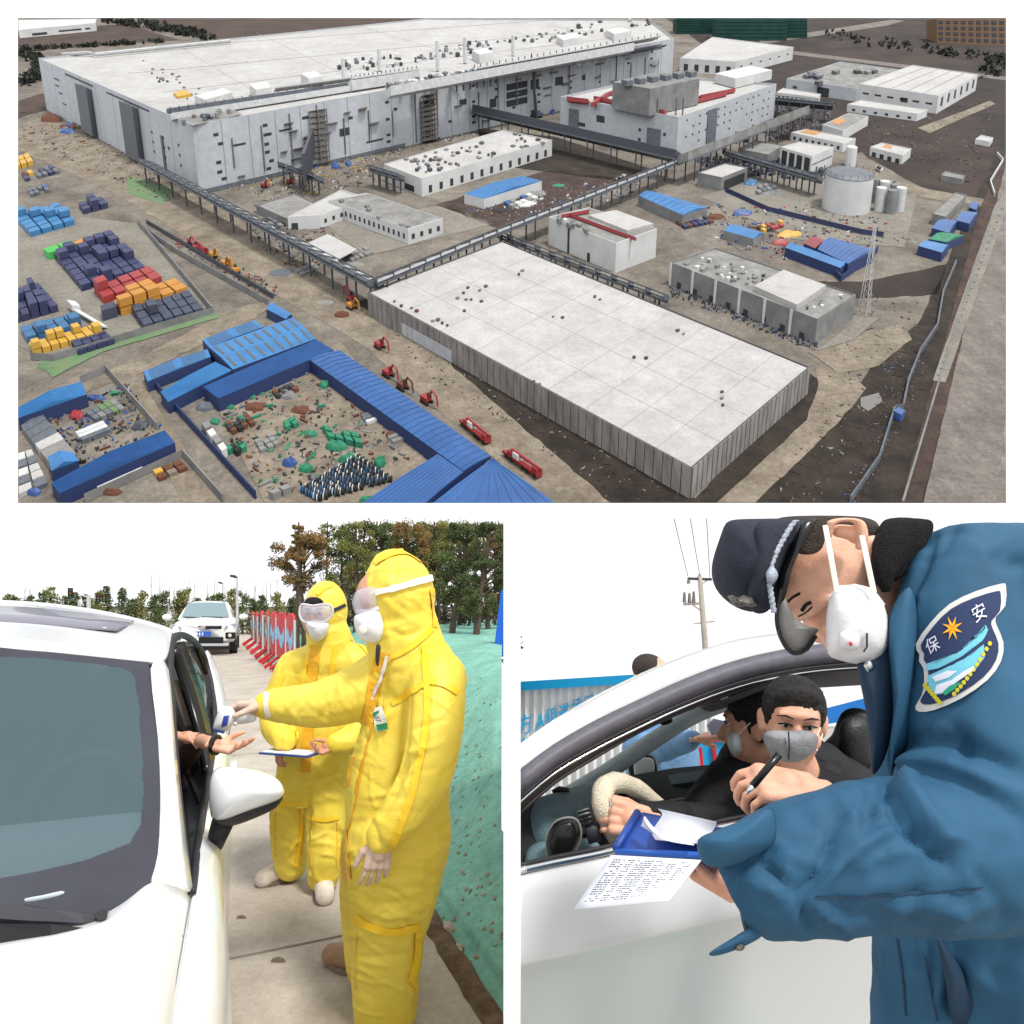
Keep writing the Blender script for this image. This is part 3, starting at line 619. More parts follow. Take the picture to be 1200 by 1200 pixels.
conts([(34,408),(40,418),(122,396),(112,386)], 2, 8, 'yellow', 'small yellow box in the row beside the teal containers', 'small yellow boxes', 2.2, .15)
conts([(82,404),(92,418),(136,404),(122,392)], 3, 4, 'navy', 'navy box beside the small yellow row', 'navy boxes by the yard wall', 2, 0)
conts([(14,190),(18,200),(40,194),(34,184)], 2, 3, 'yellow', 'yellow topped box stack near the far container yard', 'yellow boxes', 2.6, .3)
conts([(92,244),(98,252),(128,244),(120,236)], 2, 3, 'navy', 'navy box stack beside the light blue block', 'navy boxes by the road', 2.6, .5)
cells([(26,508),(60,554),(92,542),(50,492)], 6, 1, 2.6, [MG['blue2'],MG['roofg'],MG['steel'],MG['roofw']], 'cabin', 'striped grey, white and blue cabin in the row by the pipe yard', 'cabin', 'striped row cabins', .02)
cells([(21.5,535),(21.5,585),(58,570),(38,530)], 5, 2, 1.2, [MG['duct'],MG['roofw'],MG['steel']], 'pipe_bundle', 'pale bundle of pipes stacked in the fenced yard', 'pipe bundle', 'pale pipe bundles', .08)
cells([(100,487),(112,496),(148,482),(134,470)], 2, 5, 1.2, [MG['steel'],MG['teal'],MG['walld'],MG['net']], 'sheet_stack', 'stack of grey green sheets in the pipe yard', 'sheet stack', 'sheet stacks', .06)
cells([(88,512),(96,522),(132,508),(122,498)], 3, 1, 1.6, [MG['duct'],MG['steel']], 'pipe_bundle', 'silver pipe bundle lying alone in the pipe yard', 'pipe bundle', 'silver pipe bundle', .03)
cells([(108,565),(112,578),(172,556),(168,545)], 2, 1, 1.4, [MG['duct']], 'pipe_bundle', 'long silver pipe bundle in front of the long blue hut', 'pipe bundle', 'long silver pipes', .05)
cells([(178,555),(186,566),(222,552),(212,543)], 2, 3, 1.2, [MG['yellow'],MG['brown'],MG['dirtroad']], 'timber_stack', 'stack of pale timber in the bottom yard', 'timber stack', 'timber stacks', .1)
for q, n, m, h, ms, nm, lb, ct_ in (
 ([(262,500),(272,512),(300,500),(290,488)],3,4,1.6,['black','brown','dark'],'pallet_stack','dark pallet stack by the fence of the sheltered yard','pallet stack'),
 ([(296,520),(306,534),(330,524),(318,510)],3,3,1.4,['walld','steel','roofg'],'pallet_stack','grey pallet stack in the middle of the sheltered yard','pallet stack'),
 ([(318,462),(326,470),(352,460),(343,452)],2,4,1.4,['brown','dark','steeld'],'pallet_stack','rusty pallet stack below the blue shed','pallet stack'),
 ([(330,500),(336,508),(352,501),(346,494)],2,2,1.8,['tarp'],'covered_stack','green covered stack in the sheltered yard','covered stack'),
 ([(376,505),(384,518),(428,528),(420,514)],2,4,2.0,['tarp'],'covered_stack','long green covered stack beside the cable reels','covered stack'),
 ([(262,530),(272,540),(292,530),(282,521)],2,3,1.8,['tarp','black'],'covered_stack','green and black covered stack by the navy fence','covered stack'),
 ([(420,490),(428,500),(446,494),(438,484)],3,1,1.2,['duct','steel','rust'],'pipe_bundle','short pipe bundle under the long blue shed','pipe bundle'),
 ([(450,512),(458,524),(480,516),(470,504)],3,1,1.2,['rust','brown','walld'],'pipe_bundle','rusty pipe bundle near the shed corner','pipe bundle'),
 ([(236,505),(262,540),(270,535),(246,500)],4,1,2.4,['roofg','walld','wallw'],'cabin','pale grey cabin in the row along the navy fence','cabin'),
 ([(305,582),(320,589),(345,580),(332,570)],2,2,2.4,['roofg','wallw'],'cabin','pale cabin at the lower end of the sheltered yard','cabin'),
 ([(588,240),(600,246),(632,234),(620,229)],2,5,1.6,['white','cont','roofg'],'pallet_stack','white and blue pallet stack by the blue shelter','pallet stack'),
 ([(850,280),(862,286),(890,278),(880,272)],2,5,1.6,['navy','cont','steel','dark'],'pallet_stack','navy crate stack before the tank yard','pallet stack'),
 ([(885,268),(895,274),(925,266),(915,260)],2,6,1.4,['yellow','red','dark','brown'],'pallet_stack','yellow and red crate stack before the tank yard','pallet stack'),
 ([(790,262),(802,270),(838,262),(826,255)],2,6,1.4,['brown','walld','navy','dark'],'pallet_stack','mixed crate stack beside the blue shelter','pallet stack'),
 ([(880,222),(888,230),(912,222),(904,216)],2,4,1.5,['steel','teal','walld'],'machine_skid','grey and teal machine skid in the tank yard','machine skid'),
 ([(300,262),(318,274),(340,264),(322,254)],3,4,1.4,['steel','walld','dark','roofg'],'machine_skid','grey machine skid beside the low annex','machine skid'),
 ([(345,318),(352,326),(376,316),(368,309)],2,3,1,['roofg','walld'],'slab_stack','pale slab stack under the pipe bridge','slab stack'),
 ([(400,300),(412,308),(440,298),(428,290)],2,5,1,['roofg','walld','dark'],'slab_stack','pale slab stack in the forecourt','slab stack'),
 ([(70,150),(76,156),(110,148),(104,142)],2,5,2.2,['brown','rust','steel','cont'],'pallet_stack','rusty bundle stack beside the factory wall','pallet stack'),
 ([(24,205),(30,214),(72,204),(62,196)],2,6,1.8,['yellow','navy','brown','steel'],'pallet_stack','mixed crate stack at the edge of the site road','pallet stack'),
 ([(30,225),(36,232),(60,226),(54,219)],2,4,1.8,['steel','cont','walld'],'pallet_stack','grey and blue crate stack above the light blue block','pallet stack'),
 ([(660,120),(668,125),(690,121),(682,116)],1,2,2,['cont','steel'],'machine_skid','blue machine skid at the foot of the plant hall','machine skid'),
 ([(245,208),(258,216),(300,204),(290,197)],2,7,1.6,['walld','dark','steel','brown'],'pallet_stack','mixed pallet stack at the factory corner','pallet stack'),
 ([(405,180),(412,186),(445,178),(438,173)],2,6,1.6,['walld','dark','white','brown'],'pallet_stack','mixed pallet stack before the workshop','pallet stack')):
    cells(q, n, m, h, [MG[k] for k in ms], nm, lb, ct_, lb, .12, keep=.85, jit=.3)
# cable reels in the sheltered yard
Q = [A(*p) for p in ((352,578),(372,589),(462,566),(420,536))]
for i in range(9):
    for j in range(13):
        c = lerp2(Q, (i+.5)/9, (j+.5)/13)+Vector((random.uniform(-.2,.2),0,0))
        if random.random() < .9:
            o = empty('cable_reel', c, 'black cable reel with pale ends standing in the packed yard rows', 'cable reel', 'cable reels')
            X = Vector((1,.1,0)).normalized(); N = Vector((0,1,S_)).normalized()
            for s, rr, m in ((-.55,.95,MG['white'] if random.random()<.45 else MG['teal']),(0,.7,MG['black']),(.55,.95,MG['black'])):
                k = 8; w_ = .12 if s else .5
                R0 = [c+UP*.95+X*(s-w_)+(N*math.cos(2*math.pi*q/k)+UP*math.sin(2*math.pi*q/k))*rr for q in range(k)]
                R1 = [p+X*2*w_ for p in R0]
                MB().hexa(R0, R1).build('flange' if s else 'drum', m, o)
# tarps and goods in the sheltered yard
def heap(px, py, wpx, hpx, hm, m, name, label, cat, group=None, n=13):
    """draped heap: bumpy low mound"""
    rows = []
    for i in range(n):
        r = []
        for j in range(n):
            rr_ = i/(n-1); an = 2*math.pi*j/(n-1)
            ow = 1+.35*noise.noise((px*.7+math.cos(an)*1.3, py*.7+math.sin(an)*1.3, 7)); sq = 1/max(abs(math.cos(an)), abs(math.sin(an)))**.6
            u, v = math.cos(an)*rr_*ow*sq*.75, math.sin(an)*rr_*ow*sq*.75
            z = .8*hm*max(0, 1-rr_**7)*(.8+.5*noise.noise((px*.3+u*2.2, py*.3+v*2.2, 3)))
            r.append(A(px+(u*.8-v*.35)*wpx/2, py+(v*.8+u*.3)*hpx/2, 0)+UP*max(z, .02))
        rows.append(r)
    return tag(MB().grid(rows).build(name, m, None, False), label, cat, group)
TL = 'green tarpaulin heap in the yard of the blue sheds'
for (x,y,a,b,h_) in ((380,453,18,12,2.5),(342,496,12,10,2),(364,510,28,10,1.8),(395,525,42,14,2.6),(410,540,40,12,2.4),(360,552,30,10,2.4),(445,545,20,12,3),(290,460,20,10,2),(270,478,14,9,1.5),(284,494,18,12,2.2),(280,525,26,14,2.2),(296,466,14,8,1.2),(252,495,16,10,1.6),(366,432,20,12,2)):
    heap(x, y, a, b, h_, MG['tarp'], 'tarpaulin', TL, 'tarpaulin', 'green tarpaulins')
for (x,y,a,b,h_,m,lb) in ((430,588,28,10,2,'tarp','green tarpaulin by the shed corner'),(340,545,26,12,2.8,'cont','blue covered load in the sheltered yard'),(408,518,22,10,2,'cont','blue curved cover beside the long tarpaulin'),(336,465,30,14,2,'walld','grey scrap heap in the sheltered yard'),(352,482,34,14,1.6,'brown','rusty scrap heap in the sheltered yard'),(300,478,40,16,1.6,'brown','rusty goods heap beside the blue shed'),(240,478,34,14,2,'steel','grey machine parts under the blue shed edge'),(90,488,24,14,2,'red','red goods heap in the pipe yard'),(82,478,14,10,2.4,'cont','blue covered goods in the pipe yard'),(112,468,30,8,1.6,'cont','blue drums row in the pipe yard'),(165,500,26,14,2,'steeld','dark goods heap by the pipe yard gate'),(130,578,40,10,1.6,'brown','brown heap in the bottom yard'),(40,578,24,12,2,'cont','blue goods in the corner of the bottom yard'),(96,412,30,6,.6,'net','green netting heap by the yard wall'),(58,430,40,12,1.2,'net','rumpled green netting at the yard corner'),(135,462,20,8,1.2,'tarp','small green tarpaulin in the pipe yard'),(615,240,36,10,2,'white','white bagged materials by the blue shelter'),(585,248,26,8,1.6,'black','dark sheeted stack by the blue shelter'),(655,218,22,5,1,'tarp','small green cover behind the blue shelter'),(630,228,30,8,2,'roofg','grey covered stacks behind the blue shelter'),(925,275,40,12,2,'yellow','yellow frames in the yard before the tank'),(915,285,30,8,2,'red','red frames in the yard before the tank'),(870,250,34,10,2,'cont','blue sheeted goods beside the tank yard'),(838,255,30,8,1.6,'brown','brown goods beside the blue shelter'),(880,215,26,10,2,'teal','teal machinery in the tank yard'),(900,225,30,10,1.5,'steel','grey machinery in the tank yard'),(855,276,26,8,2,'navy','navy sheeted crates before the tank yard'),(415,310,34,8,.6,'roofg','flat grey slab heap by the warehouse corner'),(380,355,30,10,.6,'roofg','flat pale slab heap under the pipe bridge'),(330,320,44,14,1,'steel','grey steel mesh heap by the site road'),(400,370,24,8,2,'brown','brown plant parts by the warehouse corner'),(60,140,40,12,4,'brown','rusty steel bundle heap beside the factory wall'),(78,155,30,8,3,'cont','blue covered goods beside the factory wall'),(118,155,20,6,2,'roofg','grey goods beside the factory wall'),(370,195,12,8,3,'cont','blue bin beneath the scaffold tower'),(393,196,14,8,3,'cont','blue bin by the pipe link'),(408,193,10,8,3,'cont','blue bin on the open ground by the factory'),(634,133,10,7,3,'cont','blue bin at the factory foot behind the crane'),(648,132,8,7,3,'cont','small blue bin at the factory foot')):
    heap(x, y, a, b, h_, MG[m], 'goods_heap', lb, 'heap')
# scattered small rubble and materials: too many to count
def scatter(name, label, poly, n, mats, smin=.5, smax=1.8, hmax=1.2, cat='debris'):
    xs = [p[0] for p in poly]; ys = [p[1] for p in poly]; V = []; Fc = []; mi = []; c = 0; n = int(n*1.7); smin *= .4; smax *= .5; hmax *= .8
    while c < n:
        x, y = random.uniform(min(xs), max(xs)), random.uniform(min(ys), max(ys))
        ins = False; j = len(poly)-1
        for i in range(len(poly)):
            if (poly[i][1] > y) != (poly[j][1] > y) and x < (poly[j][0]-poly[i][0])*(y-poly[i][1])/(poly[j][1]-poly[i][1])+poly[i][0]: ins = not ins
            j = i
        if not ins: continue
        c += 1
        p = A(x, y); s, t = random.uniform(smin,smax), random.uniform(smin,smax)*random.choice([.5,1,1,2.5,4]); an = random.uniform(0,3.1); hh = random.uniform(.2,hmax)
        a = (E1*math.cos(an)+E2*math.sin(an))*s/2; b = (E2*math.cos(an)-E1*math.sin(an))*t/2
        B = [p-a-b, p+a-b, p+a+b, p-a+b]; k = len(V)
        V += B+[q+UP*hh for q in B]
        Fc += [(k+4,k+5,k+6,k+7),(k,k+1,k+5,k+4),(k+1,k+2,k+6,k+5),(k+2,k+3,k+7,k+6),(k+3,k,k+4,k+7)]; mi += [random.randrange(len(mats))]*5
    tag(mobj(name, V, Fc, None, mats=[MG[q] for q in mats], fmi=mi), label, cat, kind='stuff')
scatter('debris', 'scattered building materials along the foot of the factory', [(240,215),(560,145),(560,160),(440,190),(440,215),(330,235)], 420, ['walld','roofg','white','brown','steel','dirtroad','yellow','dark'])
scatter('debris', 'scattered materials on the left of the factory', [(21,130),(60,130),(230,220),(200,240),(21,165)], 260, ['walld','roofg','brown','steel','dirtroad','dark'])
scatter('debris', 'scattered machinery around the low annex', [(285,240),(340,230),(420,300),(350,320),(300,290)], 260, ['walld','roofg','steel','dark','brown'])
scatter('debris', 'scattered materials in the tank yard', [(820,240),(1000,240),(1070,280),(930,310),(840,285)], 260, ['walld','navy','steel','dark','brown','white','cont','red'])
scatter('debris', 'scattered materials by the blue shelter', [(540,245),(760,200),(740,230),(590,265)], 200, ['walld','roofg','white','brown','steel','cont'])
scatter('debris', 'scattered rubble on the dark soil', [(1000,120),(1170,120),(1140,220),(1000,170)], 220, ['roofg','soil','soil','brown','walld','redsoil'], .5, 1.6, .7)
scatter('debris', 'scattered rubble along the soil strip', [(1010,340),(1090,330),(1060,460),(960,589),(900,589)], 160, ['soil','walld','brown','dirtroad','redsoil','soil'], .3, 1.1, .5)
scatter('debris', 'scattered rubbish along the fence and verge', [(1040,420),(1080,400),(1090,440),(1010,589),(985,589)], 200, ['roofg','soil','steel','brown','cont','redsoil','soil'], .25, .9, .4)
scatter('debris', 'scattered goods in the sheltered yard', [(240,470),(390,420),(480,540),(310,585)], 330, ['walld','brown','dark','steel','tarp','dark','brown','roofg','black'], .3, 2.0, 1.2)
scatter('debris', 'scattered goods in the pipe yard', [(30,500),(150,450),(190,505),(60,560)], 170, ['walld','brown','dark','steel','cont','black','dark'], .3, 1.8, 1.2)
scatter('debris', 'scattered equipment at the substation foot', [(785,335),(960,400),(955,412),(780,345)], 200, ['walld','steel','dark','navy'], .4, 1.2, 1.5)
scatter('debris', 'scattered clods along the near warehouse wall', [(430,360),(800,580),(720,589),(480,425)], 160, ['soil','soil','walld','redsoil'], .3, 1.1, .4)
scatter('debris', 'scattered items at the roadside by the yard wall', [(210,275),(330,340),(320,352),(200,285)], 120, ['brown','dark','red','steel','walld'], .5, 1.5, 1.2)
scatter('pipe_clutter', 'dense grey pipework behind the tank yard', [(800,185),(960,190),(990,215),(850,205)], 200, ['steel','steeld','walld','navy','dark'], .6, 3, 5)
scatter('pipe_clutter', 'dense pipework on the ground behind the plant hall', [(905,125),(985,120),(970,150),(915,165),(850,170)], 160, ['steel','steeld','walld','dark'], .6, 3, 4)
# yard walls and fences
def wall_(label, pts, h, m, name='yard_wall', t=.5, cat='wall', group=None):
    P = [A(*p) for p in pts]; mb = MB()
    for a, b in zip(P[:-1], P[1:]):
        q = (b-a).cross(UP).normalized()*t/2
        mb.hexa([a-q, a+q, b+q, b-q], [a-q+UP*h, a+q+UP*h, b+q+UP*h, b-q+UP*h])
    tag(mb.build(name, m), label, cat, group)
wall_('grey block wall around the container yard', [(37,422),(62,424),(250,368),(162,262)], 2.6, MG['walld'])
wall_('grey wall beside the parked excavators on the site road', [(165,268),(208,298),(315,358)], 2.4, MG['walld'])
wall_('dark wall along the site road below the excavators', [(172,262),(320,350)], 2, MG['steeld'])
wall_('grey wall of the pipe yard', [(95,450),(125,437),(185,505)], 2.6, MG['walld'])
wall_('grey block wall of the bottom yard', [(100,589),(215,536),(262,589)], 2.4, MG['walld'])
wall_('navy fence along the outer side of the sheltered yard', [(176,448),(300,585)], 2.4, MG['bluew'], 'fence')
wall_('navy fence around the tank yard', [(850,225),(900,248),(1010,275),(1035,278)], 2.4, MG['navy'], 'fence', cat='fence')
wall_('thin blue fence winding down to the bottom of the site', [(1120,310),(1105,345),(1098,385),(1078,415),(1064,450),(1058,480),(1048,482)], 2.0, MG['steel'], 'fence', .6, 'fence')
wall_('grey fence line above the reddish verge', [(1048,482),(1030,540),(996,589)], 1.8, MG['steel'], 'fence', .6, 'fence')
wall_('kerb line of the reddish verge', [(1058,589),(1098,455),(1165,245)], .6, MG['walld'], 'kerb', .6, 'kerb')
wall_('pale fence at the far corner of the site', [(1168,182),(1175,190),(1160,215),(1165,230)], 2, MG['duct'], 'fence', .5, 'fence')
wall_('bright blue fence in front of the big blue shed', [(975,320),(985,330),(1020,305),(1028,295)], 2.6, MG['bluew'], 'fence', .5, 'fence')
pbox('blue_cabin', [(1047,481),(1056,486),(1061,481),(1053,477)], 0, 2.5, MG['cont'], 'small blue box at the corner of the thin fence', 'cabin')
for k in range(26):
    u = k/25; x, y = 1099+u*74, 440-u*195
    pbox('tree_pit', [(x-1,y),(x+2.2,y+.6),(x+2.6,y-.8),(x-.4,y-1.4)], .3, .4, MG['steeld'], 'dark square tree pit in the pale pavement', 'tree pit', 'tree pits')
# vehicles and cranes
def wheel(c, r, wd, ax, m, par, name='wheel'):
    ax = ax.normalized(); u = ax.orthogonal().normalized(); v = ax.cross(u)
    R = [c-ax*wd/2+(u*math.cos(2*math.pi*k/10)+v*math.sin(2*math.pi*k/10))*r for k in range(10)]
    MB().hexa(R, [p+ax*wd for p in R]).build(name, m, par)
def truck_crane(px0, px1, label, lift=1.0):
    a, b = A(*px0), A(*px1); d = (b-a); L = d.length; d = d.normalized(); q = d.cross(UP).normalized()
    t = empty('truck_crane', (a+b)/2, label, 'crane truck', 'red truck cranes')
    def bx(u0,u1,w_,z0,z1,m,n):
        P = [a+d*L*u0-q*w_, a+d*L*u0+q*w_, a+d*L*u1+q*w_, a+d*L*u1-q*w_]
        MB().hexa([p+UP*z0 for p in P], [p+UP*z1 for p in P]).build(n, m, t)
    bx(0,1,1.3,.7,1.5,MG['red'],'chassis'); bx(.86,1,1.3,1.5,2.9,MG['red'],'cab'); bx(.3,.45,1.2,1.5,3.0,MG['white'],'operator_cab'); bx(.15,.3,1.2,1.5,2.6,MG['red'],'counterweight')
    MB().tube([a+d*L*.2+UP*3, a+d*L*1.05+UP*(3.2*lift)], [.6,.42], 6).build('boom', MG['red'], t)
    for u in (.12,.25,.6,.72,.93):
        for s in (-1,1): wheel(a+d*L*u+q*1.2*s+UP*.6, .6, .5, q, MG['black'], t)
truck_crane((542,497),(572,522), 'red truck crane parked on the road nearest the yard corner shed')
truck_crane((592,533),(632,562), 'red truck crane parked beside the broad blue roof', 1.0)
truck_crane((222,284),(242,299), 'red truck parked beside the excavator row', .9)
def excavator(px, m, label, flip=1, s=1.0):
    c = A(*px); t = empty('excavator', c, label, 'excavator', 'excavators'); d = E1*flip; q = E2
    def bx(o, l, w_, z0, z1, mm, n):
        P = [c+o-d*l-q*w_, c+o+d*l-q*w_, c+o+d*l+q*w_, c+o-d*l+q*w_]
        MB().hexa([p+UP*z0*s for p in P], [p+UP*z1*s for p in P]).build(n, mm, t)
    for k in (-1,1): bx(q*1.1*k*s, 2*s, .35*s, 0, .9, MG['black'], 'track')
    bx(d*-.3, 1.6*s, 1.3*s, 1, 2.2, m, 'body'); bx(d*.8*s+q*.5*s, .6*s, .5*s, 2.2, 3.2, MG['dark'], 'cab')
    MB().tube([c+d*1.2*s+UP*2*s, c+d*3.2*s+UP*5*s, c+d*5.5*s+UP*4*s, c+d*6*s+UP*1*s], [.45*s,.4*s,.35*s,.3*s], 5).build('arm', m, t)
for x,y,m,lb,fl in ((412,362,'orange','orange excavator by the warehouse corner',1),(455,441,'red','red excavator at the middle of the site road',1),(500,472,'red','red excavator beside the long blue shed',1),(250,302,'orange','orange excavator first in the parked row',1),(264,312,'orange','orange excavator in the middle of the parked row',1),(276,320,'orange','orange excavator last in the parked row',-1),(230,293,'red','red excavator at the head of the parked row',-1),(310,220,'red','red machine at the end of the annex',1),(340,216,'red','small red machine by the pipe link',1),(412,353,'red','red loader under the pipe bridge end',-1),(472,456,'brown','brown loader beside the long blue shed',1),(445,408,'red','red machine near the upper end of the long shed',1)):
    excavator((x,y), MG[m], lb, fl)
def crawler(px, tip, label, m):
    c = A(*px); t = empty('crawler_crane', c, label, 'crane', 'crawler cranes')
    tp = W(tip[0], tip[1], c.y-16)
    for k in (-1,1):
        P = [c+E2*2.4*k-E1*4-E2*.6, c+E2*2.4*k+E1*4-E2*.6, c+E2*2.4*k+E1*4+E2*.6, c+E2*2.4*k-E1*4+E2*.6]
        MB().hexa(P, [p+UP*1.4 for p in P]).build('track', MG['black'], t)
    P = [c-E1*4-E2*2, c+E1*3-E2*2, c+E1*3+E2*2, c-E1*4+E2*2]; MB().hexa([p+UP*1.4 for p in P], [p+UP*4.5 for p in P]).build('body', m, t)
    mid = c*.62+tp*.38+UP*2
    for dx in (-.8,.8): MB().tube([c+UP*4+E2*dx, c*.55+tp*.45+E2*dx, tp], [.55,.5,.3], 4).build('boom', m if dx<0 else MG['steeld'], t)
    for k in range(14):
        u = .1+k*.06; p = c*(1-u)+tp*u+UP*3*(1-u)
        MB().tube([p-E2*.9, p+E2*.9+UP*1.5], .25, 4).build('lattice', m, t)
crawler((494,160),(474,95),'red crawler crane with its boom against the factory wall', MG['red'])
crawler((628,138),(623,62),'yellow crawler crane with its boom rising above the factory roof', MG['steeld'])
# lattice mast
c = A(1012,368); t = empty('lattice_mast', c, 'tall pale lattice mast beside the substation', 'mast'); hh = 32
for sx, sy in ((-1,-1),(1,-1),(1,1),(-1,1)):
    MB().tube([c+E1*1.8*sx+E2*1.8*sy, c+UP*hh+E1*.3*sx+E2*.3*sy], .13, 4).build('leg', MG['duct'], t)
for k in range(11):
    z0, z1 = hh*k/11, hh*(k+1)/11; w0, w1 = 1.8-1.5*k/11, 1.8-1.5*(k+1)/11
    for (ax, ay), (bx_, by) in (((-1,-1),(1,-1)),((1,-1),(1,1)),((1,1),(-1,1)),((-1,1),(-1,-1))):
        MB().tube([c+UP*z0+E1*w0*ax+E2*w0*ay, c+UP*z1+E1*w1*bx_+E2*w1*by], .07, 4).build('brace', MG['duct'], t)
# white vans, trucks
for (x,y,m,lb) in ((146,452,'white','white car parked on the lane by the pipe yard'),(1030,196,'white','white truck on the soil behind the storage tank'),(1048,214,'white','white van by the tank yard edge'),(940,292,'white','white van in the yard before the tank')):
    t = empty('parked_car', A(x,y), lb, 'car', 'vehicles parked on site')
    pbox('body', [(x-4,y-1),(x+2,y+3),(x+5,y+1),(x-1,y-3)], .5, 1.6, MG[m], par=t); pbox('cabin', [(x-2.5,y-1.6),(x+1.5,y+1),(x+3.5,y-.4),(x-.5,y-3)], 1.6, 2.5, MG['dark'], par=t)
tr = empty('flatbed_truck', A(108,366), 'white flatbed truck parked between the container blocks', 'truck')
strip((88,362),(122,382), 2.6, .9, 1.5, 'bed', MG['white'], tr); strip((83,352),(89,358), 3, .5, 3, 'cab', MG['white'], tr)
# hedges of dark trees at the top left: far-off rows that read as one mass
def hedge(label, pts, wd, n, hh):
    V = MB()
    for k in range(n):
        u = random.random()*(len(pts)-1); i = min(int(u), len(pts)-2); f_ = u-i
        x = pts[i][0]*(1-f_)+pts[i+1][0]*f_+random.uniform(-wd,wd); y = pts[i][1]*(1-f_)+pts[i+1][1]*f_+random.uniform(-wd,wd)*.35
        p = A(min(max(x,24),1176), max(y,24)); r = random.uniform(1.4,3.2)
        for q in range(5):
            c = p+UP*random.uniform(.2,hh)+Vector((random.uniform(-2,2),0,0)); a = [Vector((random.uniform(-1,1),random.uniform(-1,1),random.uniform(-1,1)))*r for _ in range(4)]
            V.add([c+v for v in a], [(0,1,2),(0,2,3),(0,3,1),(1,3,2)])
    tag(V.build('far_hedge', MG['tree']), label, 'trees', kind='stuff')
hedge('dark row of trees between the two brown fields', [(118,24),(180,34),(250,48)], 6, 150, 5)
hedge('second row of trees crossing the brown fields', [(150,24),(200,33),(240,40)], 2, 70, 4)
hedge('dark trees against the far end of the factory', [(24,66),(45,72),(44,92),(24,100)], 7, 110, 6)
hedge('hedge along the far side of the brown field', [(24,60),(100,55),(190,50)], 3, 90, 3)
hedge('dark bushes on the far right land', [(960,40),(1090,60),(1175,70),(1160,90)], 14, 120, 3)
sheet('road', [(890,52),(1040,30),(1060,24),(1045,23),(890,47)], MG['asphalt'], 3, .5, label='thin pale road crossing the far land', cat='road')
sheet('road', [(930,60),(1179,90),(1179,94),(930,64)], MG['asphalt'], 3, .5, label='grey road behind the ribbed warehouse', cat='road')
sheet('dirt_road', [(1075,150),(1130,130),(1160,118),(1166,122),(1120,142),(1090,156)], MG['dirtroad'], 3, 1, label='sandy path across the far dark soil', cat='road')
sheet('dirt_road', [(1000,200),(1090,222),(1179,238),(1179,247),(1085,232),(1000,212)], MG['dirtroad'], 3, 1, label='sandy path behind the storage tank', cat='road')
sheet('dirt_road', [(21,118),(55,108),(60,128),(21,138)], MG['field'], 3, 1, label='brown bare patch at the far end of the factory', cat='soil')

mat = _mat
# trim whatever overhangs the edge of the site slab
EYE0 = Vector((0, 0, HC))
PL = [((W(21,0,1)-EYE0).cross(W(21,100,1)-EYE0)), ((W(1179,0,1)-EYE0).cross(W(1179,100,1)-EYE0)), ((W(0,21,1)-EYE0).cross(W(100,21,1)-EYE0)), ((W(0,589.5,1)-EYE0).cross(W(100,589.5,1)-EYE0))]
CEN = W(600,300,1)-EYE0
PL = [(-n if n.dot(CEN) > 0 else n).normalized() for n in PL]     # normals point outward
for o in list(COL.objects):
    if o.type != 'MESH' or o.name.startswith('site_terrain'): continue
    off = o.location.copy(); q = o.parent
    while q: off += q.location; q = q.parent
    co = np.empty(len(o.data.vertices)*3); o.data.vertices.foreach_get('co', co); co = co.reshape(-1,3)+np.array(off)-np.array(EYE0)
    for n in PL:
        d = co @ np.array(n)
        if d.max() <= .05: continue
        if d.min() >= 0: bpy.data.objects.remove(o); break
        bm = bmesh.new(); bm.from_mesh(o.data)
        r = bmesh.ops.bisect_plane(bm, geom=bm.verts[:]+bm.edges[:]+bm.faces[:], plane_co=EYE0-off, plane_no=n, clear_outer=True)
        ed = [g for g in r['geom_cut'] if isinstance(g, bmesh.types.BMEdge)]
        if ed: bmesh.ops.holes_fill(bm, edges=ed, sides=0)
        bm.to_mesh(o.data); bm.free()
        co = np.empty(len(o.data.vertices)*3); o.data.vertices.foreach_get('co', co); co = co.reshape(-1,3)+np.array(off)-np.array(EYE0)
        if len(co) == 0: bpy.data.objects.remove(o); break
for o in list(COL.objects):
    if o.type == 'EMPTY' and not o.children: bpy.data.objects.remove(o)
# ================================================================== GROUND-LEVEL SCENES: shared helpers
def evalmesh(o):
    dg = bpy.context.evaluated_depsgraph_get(); dg.update()
    return bpy.data.meshes.new_from_object(o.evaluated_get(dg))
def rfolds(n, poly, lmin, lmax, w, amp, seed=0, ang=None):
    """random creases: short lines over a picture area of the cloth"""
    rg = random.Random(seed); out = []
    for _ in range(n):
        (x0, y0, x1, y1) = rg.choice(poly); x, y = rg.uniform(x0, x1), rg.uniform(y0, y1); a = rg.gauss(ang, .45) if ang is not None else rg.uniform(0, 3.14); L = rg.uniform(lmin, lmax)/2
        b = rg.uniform(-.3, .3)*L; dx, dy = math.cos(a)*L, math.sin(a)*L
        out.append(([(x-dx, y-dy), (x-dy/L*b, y+dx/L*b), (x+dx, y+dy)], w*rg.uniform(.6, 1.5), amp*rg.uniform(.4, 1.2)*rg.choice([1, 1, -1])))
    return out
